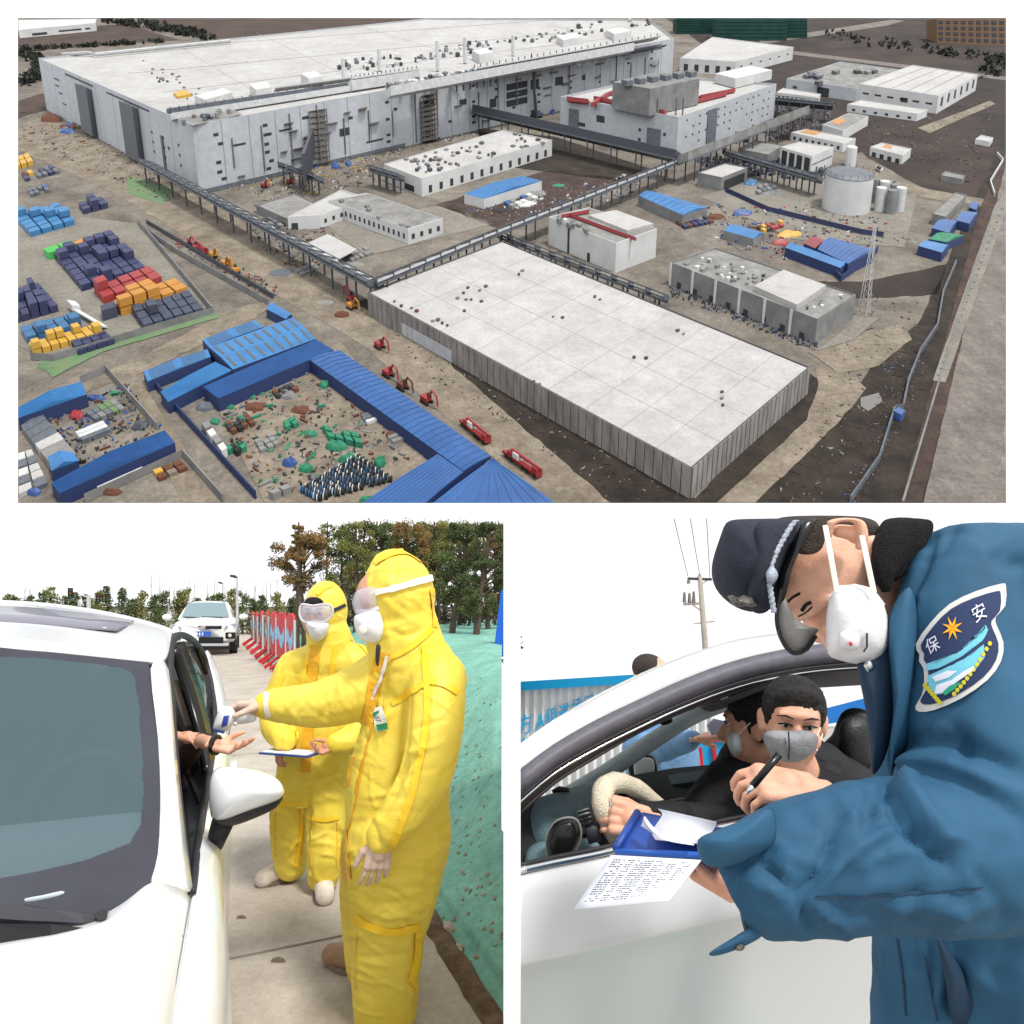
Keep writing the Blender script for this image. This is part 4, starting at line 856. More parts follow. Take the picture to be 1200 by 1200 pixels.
def blob(name, prims, vox, m, parent, smooth=6, fold=0, fscale=7, seed=0, folddir=None, folds=()):
    """one continuous skin grown over cones and ellipsoids (voxel remesh), optional cloth folds"""
    mb = MB()
    for p in prims:
        if p[0] == 'c': mb.tube(catmull(p[1], 3) if len(p[1]) > 2 else p[1], None or (rinterp(p[2], len(p[1])) if len(p[1]) > 2 else p[2]), 14, flat=(p[3] if len(p) > 3 else 1), up=(p[4] if len(p) > 4 else None))
        if p[0] == 'c' :
            for q, r in zip(p[1], p[2]):
                if len(p) <= 3: mb.ell(q, (r, r, r), nu=12, nv=8)
        if p[0] == 'e': mb.ell(p[1], p[2], p[3] if len(p) > 3 else None)
    me = bpy.data.meshes.new('t'); me.from_pydata([tuple(v) for v in mb.v], [], mb.f)
    t = bpy.data.objects.new('t', me); COL.objects.link(t)
    r = t.modifiers.new('r', 'REMESH'); r.mode = 'VOXEL'; r.voxel_size = vox
    if smooth: s = t.modifiers.new('s', 'SMOOTH'); s.iterations = smooth; s.factor = .5
    e = evalmesh(t); bpy.data.objects.remove(t)
    if fold:
        n = len(e.vertices); co = np.empty(n*3); e.vertices.foreach_get('co', co); co = co.reshape(-1, 3)
        no = np.empty(n*3); e.vertices.foreach_get('normal', no); no = no.reshape(-1, 3)
        fx = folddir or (1, 1, 1)
        for i in range(n):
            v = co[i]
            p = Vector((v[0]*fx[0]*fscale+seed, v[1]*fx[1]*fscale, v[2]*fx[2]*fscale))
            wv = Vector(noise.noise_vector(p*.5))*.8
            a = noise.noise(p+wv); b = noise.noise(p*2.3+wv*2+Vector((5, 3, 1)))
            c = noise.noise(p*5.1+wv*3+Vector((1, 8, 4)))
            d = (.3-abs(a)*1.3)*1.0+(.25-abs(b)*1.1)*.55+(.2-abs(c)*.9)*.22
            co[i] += no[i]*fold*d
        e.vertices.foreach_set('co', co.ravel())
    if folds:
        e.update(); n = len(e.vertices); co = np.empty(n*3); e.vertices.foreach_get('co', co); co = co.reshape(-1, 3)
        no = np.empty(n*3); e.vertices.foreach_get('normal', no); no = no.reshape(-1, 3)
        X = 600+co[:, 0]/co[:, 1]*F; Yp = PY-(co[:, 2]-HC)/co[:, 1]*F
        fr = np.clip(-((co-np.array([0, 0, HC]))*no).sum(1)/np.linalg.norm(co-np.array([0, 0, HC]), axis=1)*3, 0, 1)
        dd = np.zeros(n)
        for pts, w_, amp in folds:
            P = [(q.x, q.y) for q in catmull([Vector((x, y, 0)) for x, y in pts], 4)]; best = np.full(n, 1e9); tt = np.zeros(n)
            for i, ((ax, ay), (bx, by)) in enumerate(zip(P[:-1], P[1:])):
                ux, uy = bx-ax, by-ay; t = np.clip(((X-ax)*ux+(Yp-ay)*uy)/(ux*ux+uy*uy+1e-9), 0, 1)
                ds = np.hypot(X-ax-ux*t, Yp-ay-uy*t); k = ds < best; best[k] = ds[k]; tt[k] = ((i+t)/(len(P)-1))[k]
            dd += amp*np.exp(-(best/w_)**2)*np.sin(np.pi*np.clip(tt*.9+.05, 0, 1))**.6
        co += no*(dd*fr)[:, None]; e.vertices.foreach_set('co', co.ravel())
    verts = [v.co.copy() for v in e.vertices]; faces = [tuple(p.vertices) for p in e.polygons]
    bpy.data.meshes.remove(e)
    o = mobj(name, verts, faces, m, parent, True)
    o_b = BVHTree.FromPolygons(verts, faces)
    BV[o.name] = o_b
    return o
def rinterp(rad, n, k=3):
    out = []
    for i in range(n-1):
        for j in range(k): out.append(rad[i]+(rad[i+1]-rad[i])*j/k)
    return out+[rad[-1]]
BV = {}
EYE = Vector((0, 0, HC))
def hit(o, px, py, off=.003, default=2.5):
    d = (W(px, py, 1)-EYE).normalized(); r = BV[o.name].ray_cast(EYE, d)
    if r[0] is None:
        r2 = BV[o.name].find_nearest(W(px, py, default)); return r2[0]+r2[1]*off
    return r[0]+r[1]*off
def ribbon(name, o, pts, wpx, m, parent, off=.004, thick=.003, n=6, default=2.5):
    """strip of tape sewn along a surface"""
    P = catmull([Vector((x, y, 0)) for x, y in pts], n)
    L, R, L2, R2 = [], [], [], []
    for i, p in enumerate(P):
        d = (P[min(i+1, len(P)-1)]-P[max(i-1, 0)]); d = Vector((-d.y, d.x, 0)).normalized()*wpx/2
        a = hit(o, p.x+d.x, p.y+d.y, off, default); b = hit(o, p.x-d.x, p.y-d.y, off, default)
        L.append(a); R.append(b)
    # keep the ribbon continuous where the ray slips off the edge
    for S in (L, R):
        for i in range(1, len(S)):
            if abs(S[i].y-S[i-1].y) > .12: S[i] = W((pix(S[i]))[0], (pix(S[i]))[1], S[i-1].y)
    M_ = [(a+b)/2 for a, b in zip(L, R)]
    o2 = MB().grid([L, M_, R]).build(name, m, parent, False); solid(o2, min(thick, .0015), 0); return o2
def pix(p): return (600+p.x/p.y*F, PY-(p.z-HC)/p.y*F)
def pillow(name, outline, Y, bulge, m, parent=None, back=.25, n=7, smooth=True, center=None, tilt=None, depthmap=None):
    """closed outline with a domed front and a shallower domed back"""
    cx = sum(p[0] for p in outline)/len(outline); cy = sum(p[1] for p in outline)/len(outline)
    if center: cx, cy = center
    k = len(outline); rows = []; fs = []; vs = []
    def yb(x, y): return depthmap(x, y) if depthmap else Y
    for sgn, amp in ((-1, bulge), (1, bulge*back)):
        for i in range(n):
            s = math.cos(math.pi/2*i/n) if i else 1.0
            for (x, y) in outline:
                X, Z = cx+(x-cx)*s, cy+(y-cy)*s
                vs.append(W(X, Z, yb(X, Z)+sgn*amp*math.sqrt(max(0, 1-s*s))))
        vs.append(W(cx, cy, yb(cx, cy)+sgn*amp))
    off = n*k+1
    for q in (0, 1):
        b = q*off
        for i in range(n-1):
            for j in range(k):
                f = (b+i*k+j, b+i*k+(j+1) % k, b+(i+1)*k+(j+1) % k, b+(i+1)*k+j); fs.append(f if q == 0 else f[::-1])
        for j in range(k):
            f = (b+(n-1)*k+j, b+(n-1)*k+(j+1) % k, b+n*k); fs.append(f if q == 0 else f[::-1])
    for j in range(k): fs.append((j, off+j, off+(j+1) % k, (j+1) % k))
    return mobj(name, vs, fs, m, parent, smooth)
def sm(outline, n=4):
    P = [Vector((x, y, 0)) for x, y in outline]; P2 = [P[-1]]+P+[P[0], P[1]]
    out = []
    for i in range(1, len(P2)-2):
        a, b, c, d = P2[i-1], P2[i], P2[i+1], P2[i+2]
        for k in range(n):
            t = k/n; v = .5*((2*b)+(c-a)*t+(2*a-5*b+4*c-d)*t*t+(3*b-a-3*c+d)*t**3); out.append((v.x, v.y))
    return out
def hand(name, wrist, fwd, palm, size, m, parent, curls=(.5,.5,.55,.6), thumb=.4, side=1, spread=.12, vox=None, thumb_out=.8, fold2=None):
    """palm, four unequal fingers bent at the knuckles and a thumb from the side of the palm; palm = direction the palm faces"""
    f = Vector(fwd).normalized(); p = Vector(palm); p = (p-f*p.dot(f)).normalized(); s = f.cross(p)*side
    L = size; w = Vector(wrist); pr = []
    pw = L*.21
    for k in range(4):
        u = (k-1.5)/1.5
        pr.append(('c', [w+s*u*pw*.55+f*L*.02, w+s*u*pw*.85+f*L*.47], [L*.085, L*.075]))
    pr.append(('c', [w-f*L*.18, w+f*L*.1], [L*.125, L*.13], .72, tuple(p)))
    pr.append(('e', w+f*L*.24+p*L*.02, (L*.17,)*3))
    lens = (.40, .45, .42, .33)
    for k in range(4):
        u = (k-1.5)/1.5; base = w+s*u*pw*.88+f*L*.46; c = curls[k]
        d = (f*math.cos(.15)+s*u*spread).normalized(); pts = [base]; q = base; ang = 0
        for j, fr in enumerate((.45, .32, .23)):
            ang += c*(.75, 1.0, .7)[j]
            dd = d*math.cos(ang)+p*math.sin(ang)
            q = q+dd*L*lens[k]*fr; pts.append(q)
        r = L*.047*(1.0 if k < 3 else .88)
        for a, b, r0, r1 in zip(pts[:-1], pts[1:], (r*1.08, r, r*.92), (r, r*.92, r*.78)): pr.append(('c', [a, b], [r0, r1]))
    tb = w-s*pw*.6+f*L*.12+p*L*.03
    d1 = (f*.65-s*thumb_out+p*thumb).normalized(); d2 = (f*.9-s*thumb_out*.35+p*thumb).normalized()
    t1 = tb+d1*L*.2; t2 = t1+d2*L*.17; t3 = t2+(d2+f*.3).normalized()*L*.12
    for a, b, r0, r1 in ((tb, t1, .085, .07), (t1, t2, .065, .058), (t2, t3, .058, .045)): pr.append(('c', [a, b], [L*r0, L*r1]))
    return blob(name, pr, vox or L*.016, m, parent, 3)
SK = mat('skin', srgb(224,172,146), .5, srgb(210,154,128), 25, 4, bump=.15, bscale=300, sub=.08)
SKD = mat('skin_tan', srgb(206,152,124), .5, srgb(190,134,106), 25, 4, bump=.15, bscale=300, sub=.08)
HAIR = mat('black_hair', srgb(24,22,22), .7, srgb(40,36,34), 60, 4, bump=.8, bscale=220)
CPW = mat('car_white', srgb(236,238,240), .25, spec=.5, coat=.6)
CPW2 = mat('suv_white', srgb(236,238,240), .3, spec=.5, coat=.5)
RUB = mat('black_rubber', srgb(38,37,42), .55, bump=.05, bscale=200); BLK = mat('gloss_black', srgb(20,20,22), .25)
PLG = mat('dark_plastic', srgb(58,58,66), .5, srgb(50,50,57), 8, 4, bump=.1, bscale=400)
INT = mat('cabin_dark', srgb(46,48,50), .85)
GLS = mat('tinted_glass', srgb(78,100,110), .04, spec=.6, alpha=.6); GLD = mat('dark_glass', srgb(20,22,24), .03, spec=.7, alpha=.8)
FRIT = mat('glass_border', srgb(54,55,66), .22, srgb(48,48,58), 5, 4, spec=.4)
CHR = mat('chrome', srgb(210,212,215), .18, metal=1.0)
PAP = mat('paper_white', srgb(226,228,238), .8); BLP = mat('blue_board', srgb(36,74,158), .45, srgb(30,62,138), 12, 3)
# ================================================================== CHECKPOINT WITH THE YELLOW SUITS
CON = mat('road_concrete', srgb(190,181,170), .9, srgb(166,156,145), 2.2, 10, bump=.25, bscale=60, contrast=(.3,.7), speck=((3,.88,1.04),(30,.88,1.05)))
CONJ = mat('joint_soil', srgb(92,84,74), 1)
GD = Vector((-.40, .917, 0)).normalized(); GL = Vector((-.917, -.40, 0)).normalized()   # road runs away / to the left
def G0(px, py): return W(px, py, HC*F/(py-PY))
# base ground
def flat(name, pts, z, m, label, cat='ground', kind='structure'):
    o = mobj(name, [Vector((x, y, z)) for x, y in pts], [tuple(range(len(pts)))], m); return tag(o, label, cat, kind=kind)
flat('ground', [(-400,-30),(-.15,-30),(-.15,2.4),(-.62,46),(-.62,300),(-400,300)], -.06, mat('earth', srgb(120,108,94), 1, srgb(90,80,70), .6, 10), 'bare earth beneath the concrete road')
# concrete slabs of the road, each its own piece
R0 = G0(556,1180)
road = empty('road', R0, 'pale concrete slab road', 'road'); road['kind'] = 'structure'; del road['category']
j0 = (G0(380,1101)-R0).dot(GD)
rights = 0
for i in range(-2, 12):
    for j in range(3):
        a = R0+GD*(j0+i*4.2+.012)+GL*(j*4.4+.01); L_ = 4.2-.024; W_ = 4.4-.02
        if i == -2: L_ = 4.2-.024
        P = [a, a+GD*L_, a+GD*L_+GL*W_, a+GL*W_]
        o = MB().hexa([Vector((p.x,p.y,-.05)) for p in P], [Vector((p.x,p.y,0)) for p in P]).build('slab', CON, road)
flat('joint_fill', [tuple((R0+GD*u+GL*v)[:2]) for u, v in ((-8,0),(50,0),(50,13.2),(-8,13.2))], -.02, CONJ, 'dark sealed joints between the road slabs', 'joint')
flat('far_road', [tuple((R0+GD*u+GL*v)[:2]) for u, v in ((49,-4),(150,-4),(150,70),(12,70),(12,13.3),(49,13.3))], -.012, mat('far_concrete', srgb(172,166,158), .9, srgb(150,144,136), .5, 8), 'pale far concrete road', 'road')
# small dents and stones on the slab
for k,(x,y,r) in enumerate(((326,1127,9),(283,1076,6),(405,1064,5),(412,1075,4))):
    pillow('stain', [(x+r*math.cos(a/8*6.283), y+r*.7*math.sin(a/8*6.283)) for a in range(8)], HC*F/(y-PY)-.004, .004, mat('stain', srgb(120,108,98), .9), road)
# green netted bank
NET = mat('green_net', srgb(134,188,172), .85, srgb(112,168,152), 3, 10, bump=.5, bscale=60, contrast=(.3,.7), speck=((1.6,.78,1.05),(14,.8,1.06)), crease=(2.6,.25,.04))
rows = []; NX = 44
toe0 = R0-GL*.05
for i in range(70):
    t = -1.6+i*.22 if i < 55 else 10.5+(i-55)*.6; r = []
    T_ = toe0+GD*t
    xr = -.0175*T_.y if T_.y > 0 else 0
    for j in range(NX):
        s = j/(NX-1)*max(.5, (xr-T_.x)/.917)
        p = T_-GL*s
        u = min(1, s/(1.45+.02*t)); z = 1.0*(u*u*(3-2*u))+.05*noise.noise((p.x*1.8,p.y*1.8,2))+.02*noise.noise((p.x*7,p.y*7,5))+.008*noise.noise((p.x*22,p.y*22,8))
        if s < .12: z = -.02+z*.5
        r.append(Vector((p.x, p.y, max(-.03, z))))
    rows.append(r)
bank = tag(MB().grid(rows).build('netted_bank', NET, None, True), 'green dust net draped over the earth bank beside the road', 'bank', kind='structure')
BV['bank'] = BVHTree.FromPolygons([v for r in rows for v in r], [(i*NX+j, i*NX+j+1, (i+1)*NX+j+1, (i+1)*NX+j) for i in range(69) for j in range(NX-1)])
class _B: name = 'bank'
# bare gap with clods between slab and net
EAR = mat('clod_earth', srgb(118,98,78), 1, srgb(84,68,52), 14, 6, bump=.6, bscale=40); STO = mat('pale_stone', srgb(190,176,160), .95, srgb(150,134,118), 10, 6, bump=.4)
rows = []
for i in range(60):
    t = -1.0+i*.09; r = []
    for j in range(6):
        p = R0+GD*t+GL*(.02-.022*j); r.append(Vector((p.x, p.y, .005+.03*noise.noise((p.x*14,p.y*14,3))+(.018 if 0<j<5 else -.01))))
    rows.append(r)
tag(MB().grid(rows).build('soil_edge', EAR, None, True), 'strip of loose soil along the slab edge', 'soil', kind='structure')
def rock(c, r, m, name, label, cat, group=None, sq=(1,1,.6)):
    bm = bmesh.new(); bmesh.ops.create_icosphere(bm, subdivisions=2, radius=1)
    vs = [Vector((v.co.x*sq[0], v.co.y*sq[1], v.co.z*sq[2]))*r*(1+.5*noise.noise(v.co*1.6+Vector((c.x*9,c.y*7,0))))+c for v in bm.verts]
    fs = [[v.index for v in f.verts] for f in bm.faces]; bm.free()
    return tag(mobj(name, vs, fs, m), label, cat, group)
for k,(x,y,r,m,lb) in enumerate(((522,1090,.05,STO,'large pale stone on the lower edge of the green net'),(540,1150,.042,STO,'pale stone at the foot of the green net'),(545,1165,.03,EAR,'brown clod beside the pale stone by the slab'),(536,1138,.03,EAR,'brown clod at the edge of the green net'),(568,1048,.016,STO,'small white stone on the green net'))):
    p = hit(_B, x, y, 0, 3); rock(p, r, m, 'stone', lb, 'stone')
V = MB()
for k in range(150):
    x = random.uniform(495,588); y = random.uniform(790,1175)
    if x < 505+(y-1080)*.5: continue
    p = hit(_B, x, y, .004, 3); s = random.uniform(.004,.014); a = random.uniform(0,3)
    V.add([p+Vector((s*math.cos(a+q),s*math.sin(a+q)*1.6,.35*s*math.cos(a+q))) for q in (0,1.3,2.9,4.4)], [(0,1,2,3)])
tag(V.build('leaf_litter', mat('litter', srgb(132,98,72), .9, srgb(170,150,120), 20), None), 'dry leaves and crumbs of soil lying on the green net', 'litter', kind='stuff')
# ---------------------------------------------------------------- trees behind
LEAF = [mat('leaf_olive', srgb(128,122,58), .8, srgb(88,94,44), 1.2, 4), mat('leaf_green', srgb(86,100,52), .8, srgb(56,68,36), 1.2, 4), mat('leaf_rust', srgb(142,108,60), .8, srgb(100,82,46), 1.2, 4)]
BARK = mat('bark', srgb(92,78,64), .95, srgb(62,52,44), 3, 8, bump=.6, stretch=(6,6,1))
def leafcloud(mb, c, r, n, s, flat_=.7):
    for _ in range(n):
        d = Vector((random.gauss(0,1), random.gauss(0,1), random.gauss(0,1)*flat_)).normalized()*r*random.random()**.4
        p = c+d; a = Vector((random.uniform(-1,1),random.uniform(-1,1),random.uniform(-1,1))).normalized(); b = a.orthogonal().normalized(); k = s*random.uniform(.6,1.4)
        mb.add([p-a*k-b*k*.5, p+a*k*.2-b*k*.55, p+a*k, p-a*k*.1+b*k*.6], [(0,1,2,3)])
def tree(label, xb, xt, Y, yt, lm, n=1400, spread=28, ylo=None, group='tall pines behind the bank', leans=0, name='pine_tree', rad=.12, zb=.2):
    base = W(xb, 740, Y); base.z = zb; top = W(xt, yt, Y)
    t = empty(name, base, label, 'tree', group)
    pts = catmull([base, base*.66+top*.34+Vector((random.uniform(-.1,.1),0,0)), base*.33+top*.67+Vector((random.uniform(-.15,.15),0,0)), top], 4)
    tr = MB().tube(pts, [rad*(1-.75*i/(len(pts)-1)) for i in range(len(pts))], 8).build('trunk', BARK, t, True)
    cr = MB(); br = MB(); sp = spread*Y/F
    ylo = ylo or 720
    for k in range(34):
        y = yt+(ylo-yt)*random.random()**.9; u = (y-yt)/(740-yt); p = W(xt+(xb-xt)*u, y, Y)
        rr = sp*(.35+.65*min(1, 2.2*(y-yt)/(ylo-yt)+.25))
        q = p+Vector((random.uniform(-rr,rr), random.uniform(-rr,rr)*.7, random.uniform(0,rr*.5)))
        q.z = min(q.z, W(0, yt+6, Y).z)
        br.tube([p-Vector((0,0,rr*.2)), (p+q)/2-Vector((0,0,rr*.05)), q], [rad*.3, rad*.2, rad*.07], 4)
        leafcloud(cr, q, sp*random.uniform(.16,.42), n//8, .019*Y/12)
    tag(br.build('limbs', BARK, t), kind='stuff'); cr.build('crown', lm, t)
random.seed(11)
for (xb,xt,Y,yt,lm,n,sp,ylo,lb) in (
 (348,350,15,612,2,500,8,700,'slim bare pine with a thin russet top at the edge of the grove'),
 (356,358,17,626,2,2600,30,690,'spreading russet crowned tree at the edge of the grove'),
 (398,400,18,618,1,1500,18,715,'dark thin pine behind the shorter yellow suited worker'),
 (412,417,14,611,0,1500,26,725,'olive pine right above the shorter worker'),
 (437,442,16,611,1,1800,24,720,'green pine between the two yellow hoods'),
 (455,446,19,611,2,1400,22,715,'rusty pine behind the taller yellow hood'),
 (476,478,15,612,2,1600,26,720,'russet pine rising over the taller yellow hood'),
 (505,509,16,611,0,2400,30,715,'dense olive pine behind the taller worker'),
 (528,548,13,611,1,1600,26,700,'leaning pale trunked pine beside the dense olive one'),
 (540,538,18,611,0,1800,26,720,'yellowish pine deep in the grove'),
 (557,577,12.5,611,1,2000,24,722,'leaning pine with a green crown at the far end of the grove'),
 (572,566,15,612,1,2200,24,725,'dark green pine next to the blue panel'),
 (585,584,17,611,2,2000,18,725,'rust tinged pine behind the blue panel'),
 (492,490,21,618,1,2000,30,730,'dark pine filling the back of the grove'),
 (520,520,22,620,1,2200,34,735,'broad dark pine at the back of the grove'),
 (425,425,22,640,1,2200,36,735,'low dark pine at the back behind the shorter worker')):
    tree(lb, xb, xt, Y, yt, LEAF[lm], n, sp, ylo, rad=.085 if Y < 14 else .075)
for k,(xb,xt,Y) in enumerate(((388,384,20),(405,409,17),(430,428,19),(462,466,18),(470,464,21),(500,497,19),(515,524,17),(550,543,20),(563,560,16),(578,581,19))):
    tree('thin bare trunked pine filling the grove behind the workers', xb, xt, Y, 611, LEAF[k % 2], 260, 12, 660, rad=.06)
# understory wall of dark shrubs behind the bank
V = MB()
for k in range(70): 
    x = random.uniform(395,590); leafcloud(V, W(x, random.uniform(720,765), random.uniform(17,22)), .9, 90, .07)
tag(V.build('undergrowth', mat('undergrowth_leaf', srgb(54,52,38), .9, srgb(36,36,28), 1, 4)), 'dark undergrowth at the foot of the pine grove', 'undergrowth', kind='stuff')
# young conifers and bare poplars across the road
random.seed(5)
for k in range(27):
    x = 8+k*13.2+random.uniform(-4,4); yt = 694+random.uniform(-5,10)+(6 if x < 130 else 0)
    if x < 130: yt = random.uniform(686,699)
    Y = random.uniform(31,36); base = W(x, 740, Y); base.z = -.05
    t = empty('conifer', base, 'young dark green conifer in the hedge row across the road', 'tree', 'hedge row conifers')
    topz = W(x, yt, Y).z
    MB().tube([base, Vector((base.x, base.y, topz-.1))], [.06,.02], 6).build('trunk', BARK, t)
    cr = MB()
    for q in range(14):
        u = (q+.5)/14; z = .1+u*(topz-.15); leafcloud(cr, Vector((base.x+random.uniform(-.15,.15), Y+random.uniform(-.2,.2), z)), .62*(1-u*.72)*random.uniform(.8,1.15), 90, .05)
    cr.build('crown', LEAF[1] if k % 4 else LEAF[0], t)
LEAFLESS = mat('poplar_twig', srgb(178,172,168), .95)
for k in range(30):
    x = 178+k*5.6+random.uniform(-3,3); yt = random.uniform(672,692)
    if k > 26: x = random.uniform(28,60); yt = random.uniform(684,692)
    Y = random.uniform(48,60); b = W(x, 725, Y); b.z = 0; top = W(x+random.uniform(-2,2), yt, Y)
    t = empty('poplar', b, 'slender leafless poplar standing behind the conifer hedge', 'tree', 'bare poplars')
    MB().tube([b, top], [.05,.012], 5).build('trunk', LEAFLESS, t)
    br = MB()
    for q in range(9):
        u = random.uniform(.35,.92); p = b*(1-u)+top*u; d = Vector((random.uniform(-.35,.35), random.uniform(-.3,.3), random.uniform(.5,1)))*(1-u*.5)*.9
        br.tube([p, p+d], [.016,.006], 3)
    br.build('crown', LEAFLESS, t)
# street lights and traffic signals
MET = mat('pole_metal', srgb(196,198,200), .4, metal=.3)
for (x,yt,yb,Y,lb) in ((278,677,748,26,'tall white street light beside the white SUV'),(261,684,700,40,'grey street light behind the white SUV roof')):
    b = W(x, yb, Y); b.z = 0; t = empty('street_light', b, lb, 'street light', 'street lights')
    tp = W(x, yt, Y); MB().tube([b, tp], [.07,.04], 8).build('pole', MET, t)
    MB().tube([tp, tp+Vector((-.1,0,.05)), tp+Vector((-.28,0,.08))], [.04,.06,.05], 6).build('lamp_head', PLG, t)
b = W(104,712,30); b.z = 0; t = empty('traffic_signal', b, 'traffic signal mast with dark signal heads over the car roof', 'traffic light')
MB().tube([b, W(104,698,30)], .09, 8).build('pole', MET, t); MB().tube([W(82,693,30), W(104,700,30), W(125,703,30)], .035, 6).build('arm', MET, t)
for x, y0, y1 in ((82.5,689,702),(88,694,700),(115,696,706),(122,697,705)):
    hd = MB().box((W(x,(y0+y1)/2,29.9)), .16, .14, (y1-y0)/F*30).build('signal_head', BLK, t)
    for q in range(3): MB().ell(W(x, y0+(y1-y0)*(q+.5)/3, 29.82), (.04,.03,.05), nu=8, nv=5).build('lens', mat('lens%d' % q, [srgb(120,40,40),srgb(130,110,40),srgb(40,110,70)][q], .3), hd)
# barrier boards
RED = mat('barrier_red', srgb(200,34,44), .5, srgb(180,28,38), 4, 3); BBL = mat('barrier_blue', srgb(86,160,214), .5, srgb(150,196,226), 6, 3)
line = [(296,757,24),(301,761,22),(307,766,20),(313.5,771,18.4),(321,778,16.8),(330,785,15.4),(341,794,14.2)]
for k,(x,yb,Y) in enumerate(line):
    b = W(x, yb, Y); b.z = 0; d_ang = random.uniform(-.13,.13); t = empty('barrier', b, 'red crowd barrier board with a light blue wave band and red feet', 'barrier', 'red barrier boards along the road edge')
    d = Matrix.Rotation(d_ang, 3, 'Z') @ Vector((.52,-.854,0)).normalized(); n_ = d.cross(Vector((0,0,1)))
    h_ = 1.38 if k > 1 else 1.3; w_ = .34; prof = []
    for (u,z) in ((-1,.34),(-1,h_-.16),(-.85,h_-.05),(-.5,h_),(.5,h_),(.85,h_-.05),(1,h_-.16),(1,.34),(.6,.28),(-.6,.28)): prof.append(b+d*u*w_+Vector((0,0,z)))
    bevel(MB().hexa([p-n_*.035 for p in prof], [p+n_*.035 for p in prof]).build('board', RED, t), .02)
    zz = [(u/8*2-1, .78+.12*math.sin(u*.9)) for u in range(9)]
    for s in (-1,1):
        MB().grid([[b+d*u*w_+Vector((0,0,z+.17))+n_*.039*s for u,z in zz], [b+d*u*w_+Vector((0,0,z-.14))+n_*.039*s for u,z in zz]]).build('band', BBL, t)
    MB().tube([b+d*w_*1.05, b+d*w_*1.05+Vector((0,0,h_-.15))], .03, 6).build('post', MET, t)
    for s in (-.7,.7): MB().tube([b+d*w_*s-n_*.34+Vector((0,0,.05)), b+d*w_*s+Vector((0,0,.3)), b+d*w_*s+n_*.34+Vector((0,0,.05))], .04, 6).build('foot', RED, t)
tag(MB().tube([W(397,1021,4.0), W(412,1012,4.2)], .03, 8).build('red_pole', RED), 'short red pole lying on the concrete behind the workers', 'pole')
pb = empty('site_screen', W(585,757,9), 'bright blue site screen standing at the end of the bank', 'screen')
B_ = [W(578,768,9), W(594,768,9), W(594,768,9.2), W(578,768,9.2)]; T_ = [W(587,692,9), W(594,690,9), W(594,690,9.2), W(587,692,9.2)]
MB().hexa(B_, T_).build('board', mat('panel_blue', srgb(30,96,200), .5), pb)
MB().tube([W(588,766,9.25), W(592,695,9.25)], .03, 6).build('post', MET, pb)
# ---------------------------------------------------------------- distant SUV (front view)
sv = empty('suv', Vector((-9.45,19.6,0)), 'white SUV with blue number plate waiting on the road', 'car')
def SV(x, y, z): 
    a = math.radians(22); return Vector((-9.45+x*math.cos(a)-y*math.sin(a), 19.6+x*math.sin(a)+y*math.cos(a), z))
def loft(name, secs, m, par, smooth=True, sub=1):
    """cross sections: list of (y, [(x,z)...half outline from bottom to top]) mirrored"""
    rows = []
    for y, pr in secs:
        full = [(x, z) for x, z in pr]+[(-x, z) for x, z in reversed(pr)]
        rows.append([SV(x, y, z) for x, z in full])
    mb = MB().grid(rows, True); n = len(rows[0]); mb.add(rows[0], [tuple(range(n))]); mb.add(rows[-1], [tuple(range(n))[::-1]])
    o = mb.build(name, m, par, smooth); subd(o, sub); return o
loft('body', [(0,[(.75,.42),(.88,.5),(.88,.75),(.7,.98),(0,1.04)]),(.15,[(.85,.3),(.93,.45),(.93,.85),(.76,1.06),(0,1.12)]),(1.2,[(.88,.3),(.95,.45),(.95,.92),(.84,1.12),(0,1.2)]),(4.2,[(.88,.3),(.95,.45),(.95,.95),(.86,1.15),(0,1.2)]),(4.5,[(.85,.4),(.9,.5),(.9,.9),(.8,1.1),(0,1.15)])], CPW2, sv)
loft('cabin', [(1.0,[(.84,1.05),(.82,1.12),(.5,1.14),(0,1.14)]),(1.75,[(.84,1.05),(.64,1.62),(.5,1.68),(0,1.7)]),(3.9,[(.84,1.05),(.64,1.64),(.5,1.7),(0,1.72)]),(4.4,[(.8,1.05),(.78,1.1),(.5,1.12),(0,1.12)])], CPW2, sv, sub=2)
mobj('windscreen', [SV(-.7,.98,1.16),SV(0,.92,1.16),SV(.7,.98,1.16),SV(.56,1.52,1.6),SV(0,1.48,1.63),SV(-.56,1.52,1.6)], [(0,1,4,5),(1,2,3,4)], mat('suv_glass', srgb(120,140,146), .08, spec=.6), sv)
def sbox(name, x, y, z, sx, sy, sz, m, bv=.02, par=None): return bevel(MB().box(SV(x,y,z), sx, sy, sz).build(name, m, par or sv), bv)
g = sbox('grille', 0, -.02, .86, 1.1, .08, .1, BLK); sbox('badge', 0, -.07, .88, .16, .02, .08, CHR, .01, g)
mobj('grille_wing', [SV(-.62,-.05,.93),SV(-.1,-.08,.82),SV(.1,-.08,.82),SV(.62,-.05,.93),SV(.1,-.08,.87),SV(-.1,-.08,.87)], [(0,1,5),(1,2,4,5),(2,3,4)], CHR, sv)
pl = sbox('number_plate', 0, -.06, .665, .46, .03, .15, mat('plate_blue', srgb(36,92,190), .5), .005)
for i, xx in enumerate((-.17,-.1,-.02,.05,.12,.18)): MB().box(SV(xx,-.078,.665), .04, .004, .09).build('character', PAP, pl)
sbox('lower_grille', 0, .0, .47, 1.2, .1, .2, BLK); sbox('bumper_lip', 0, -.03, .33, 1.5, .1, .08, mat('silver_trim', srgb(180,184,188), .35)); sbox('skirt', 0, .1, .24, 1.6, .1, .12, BLK)
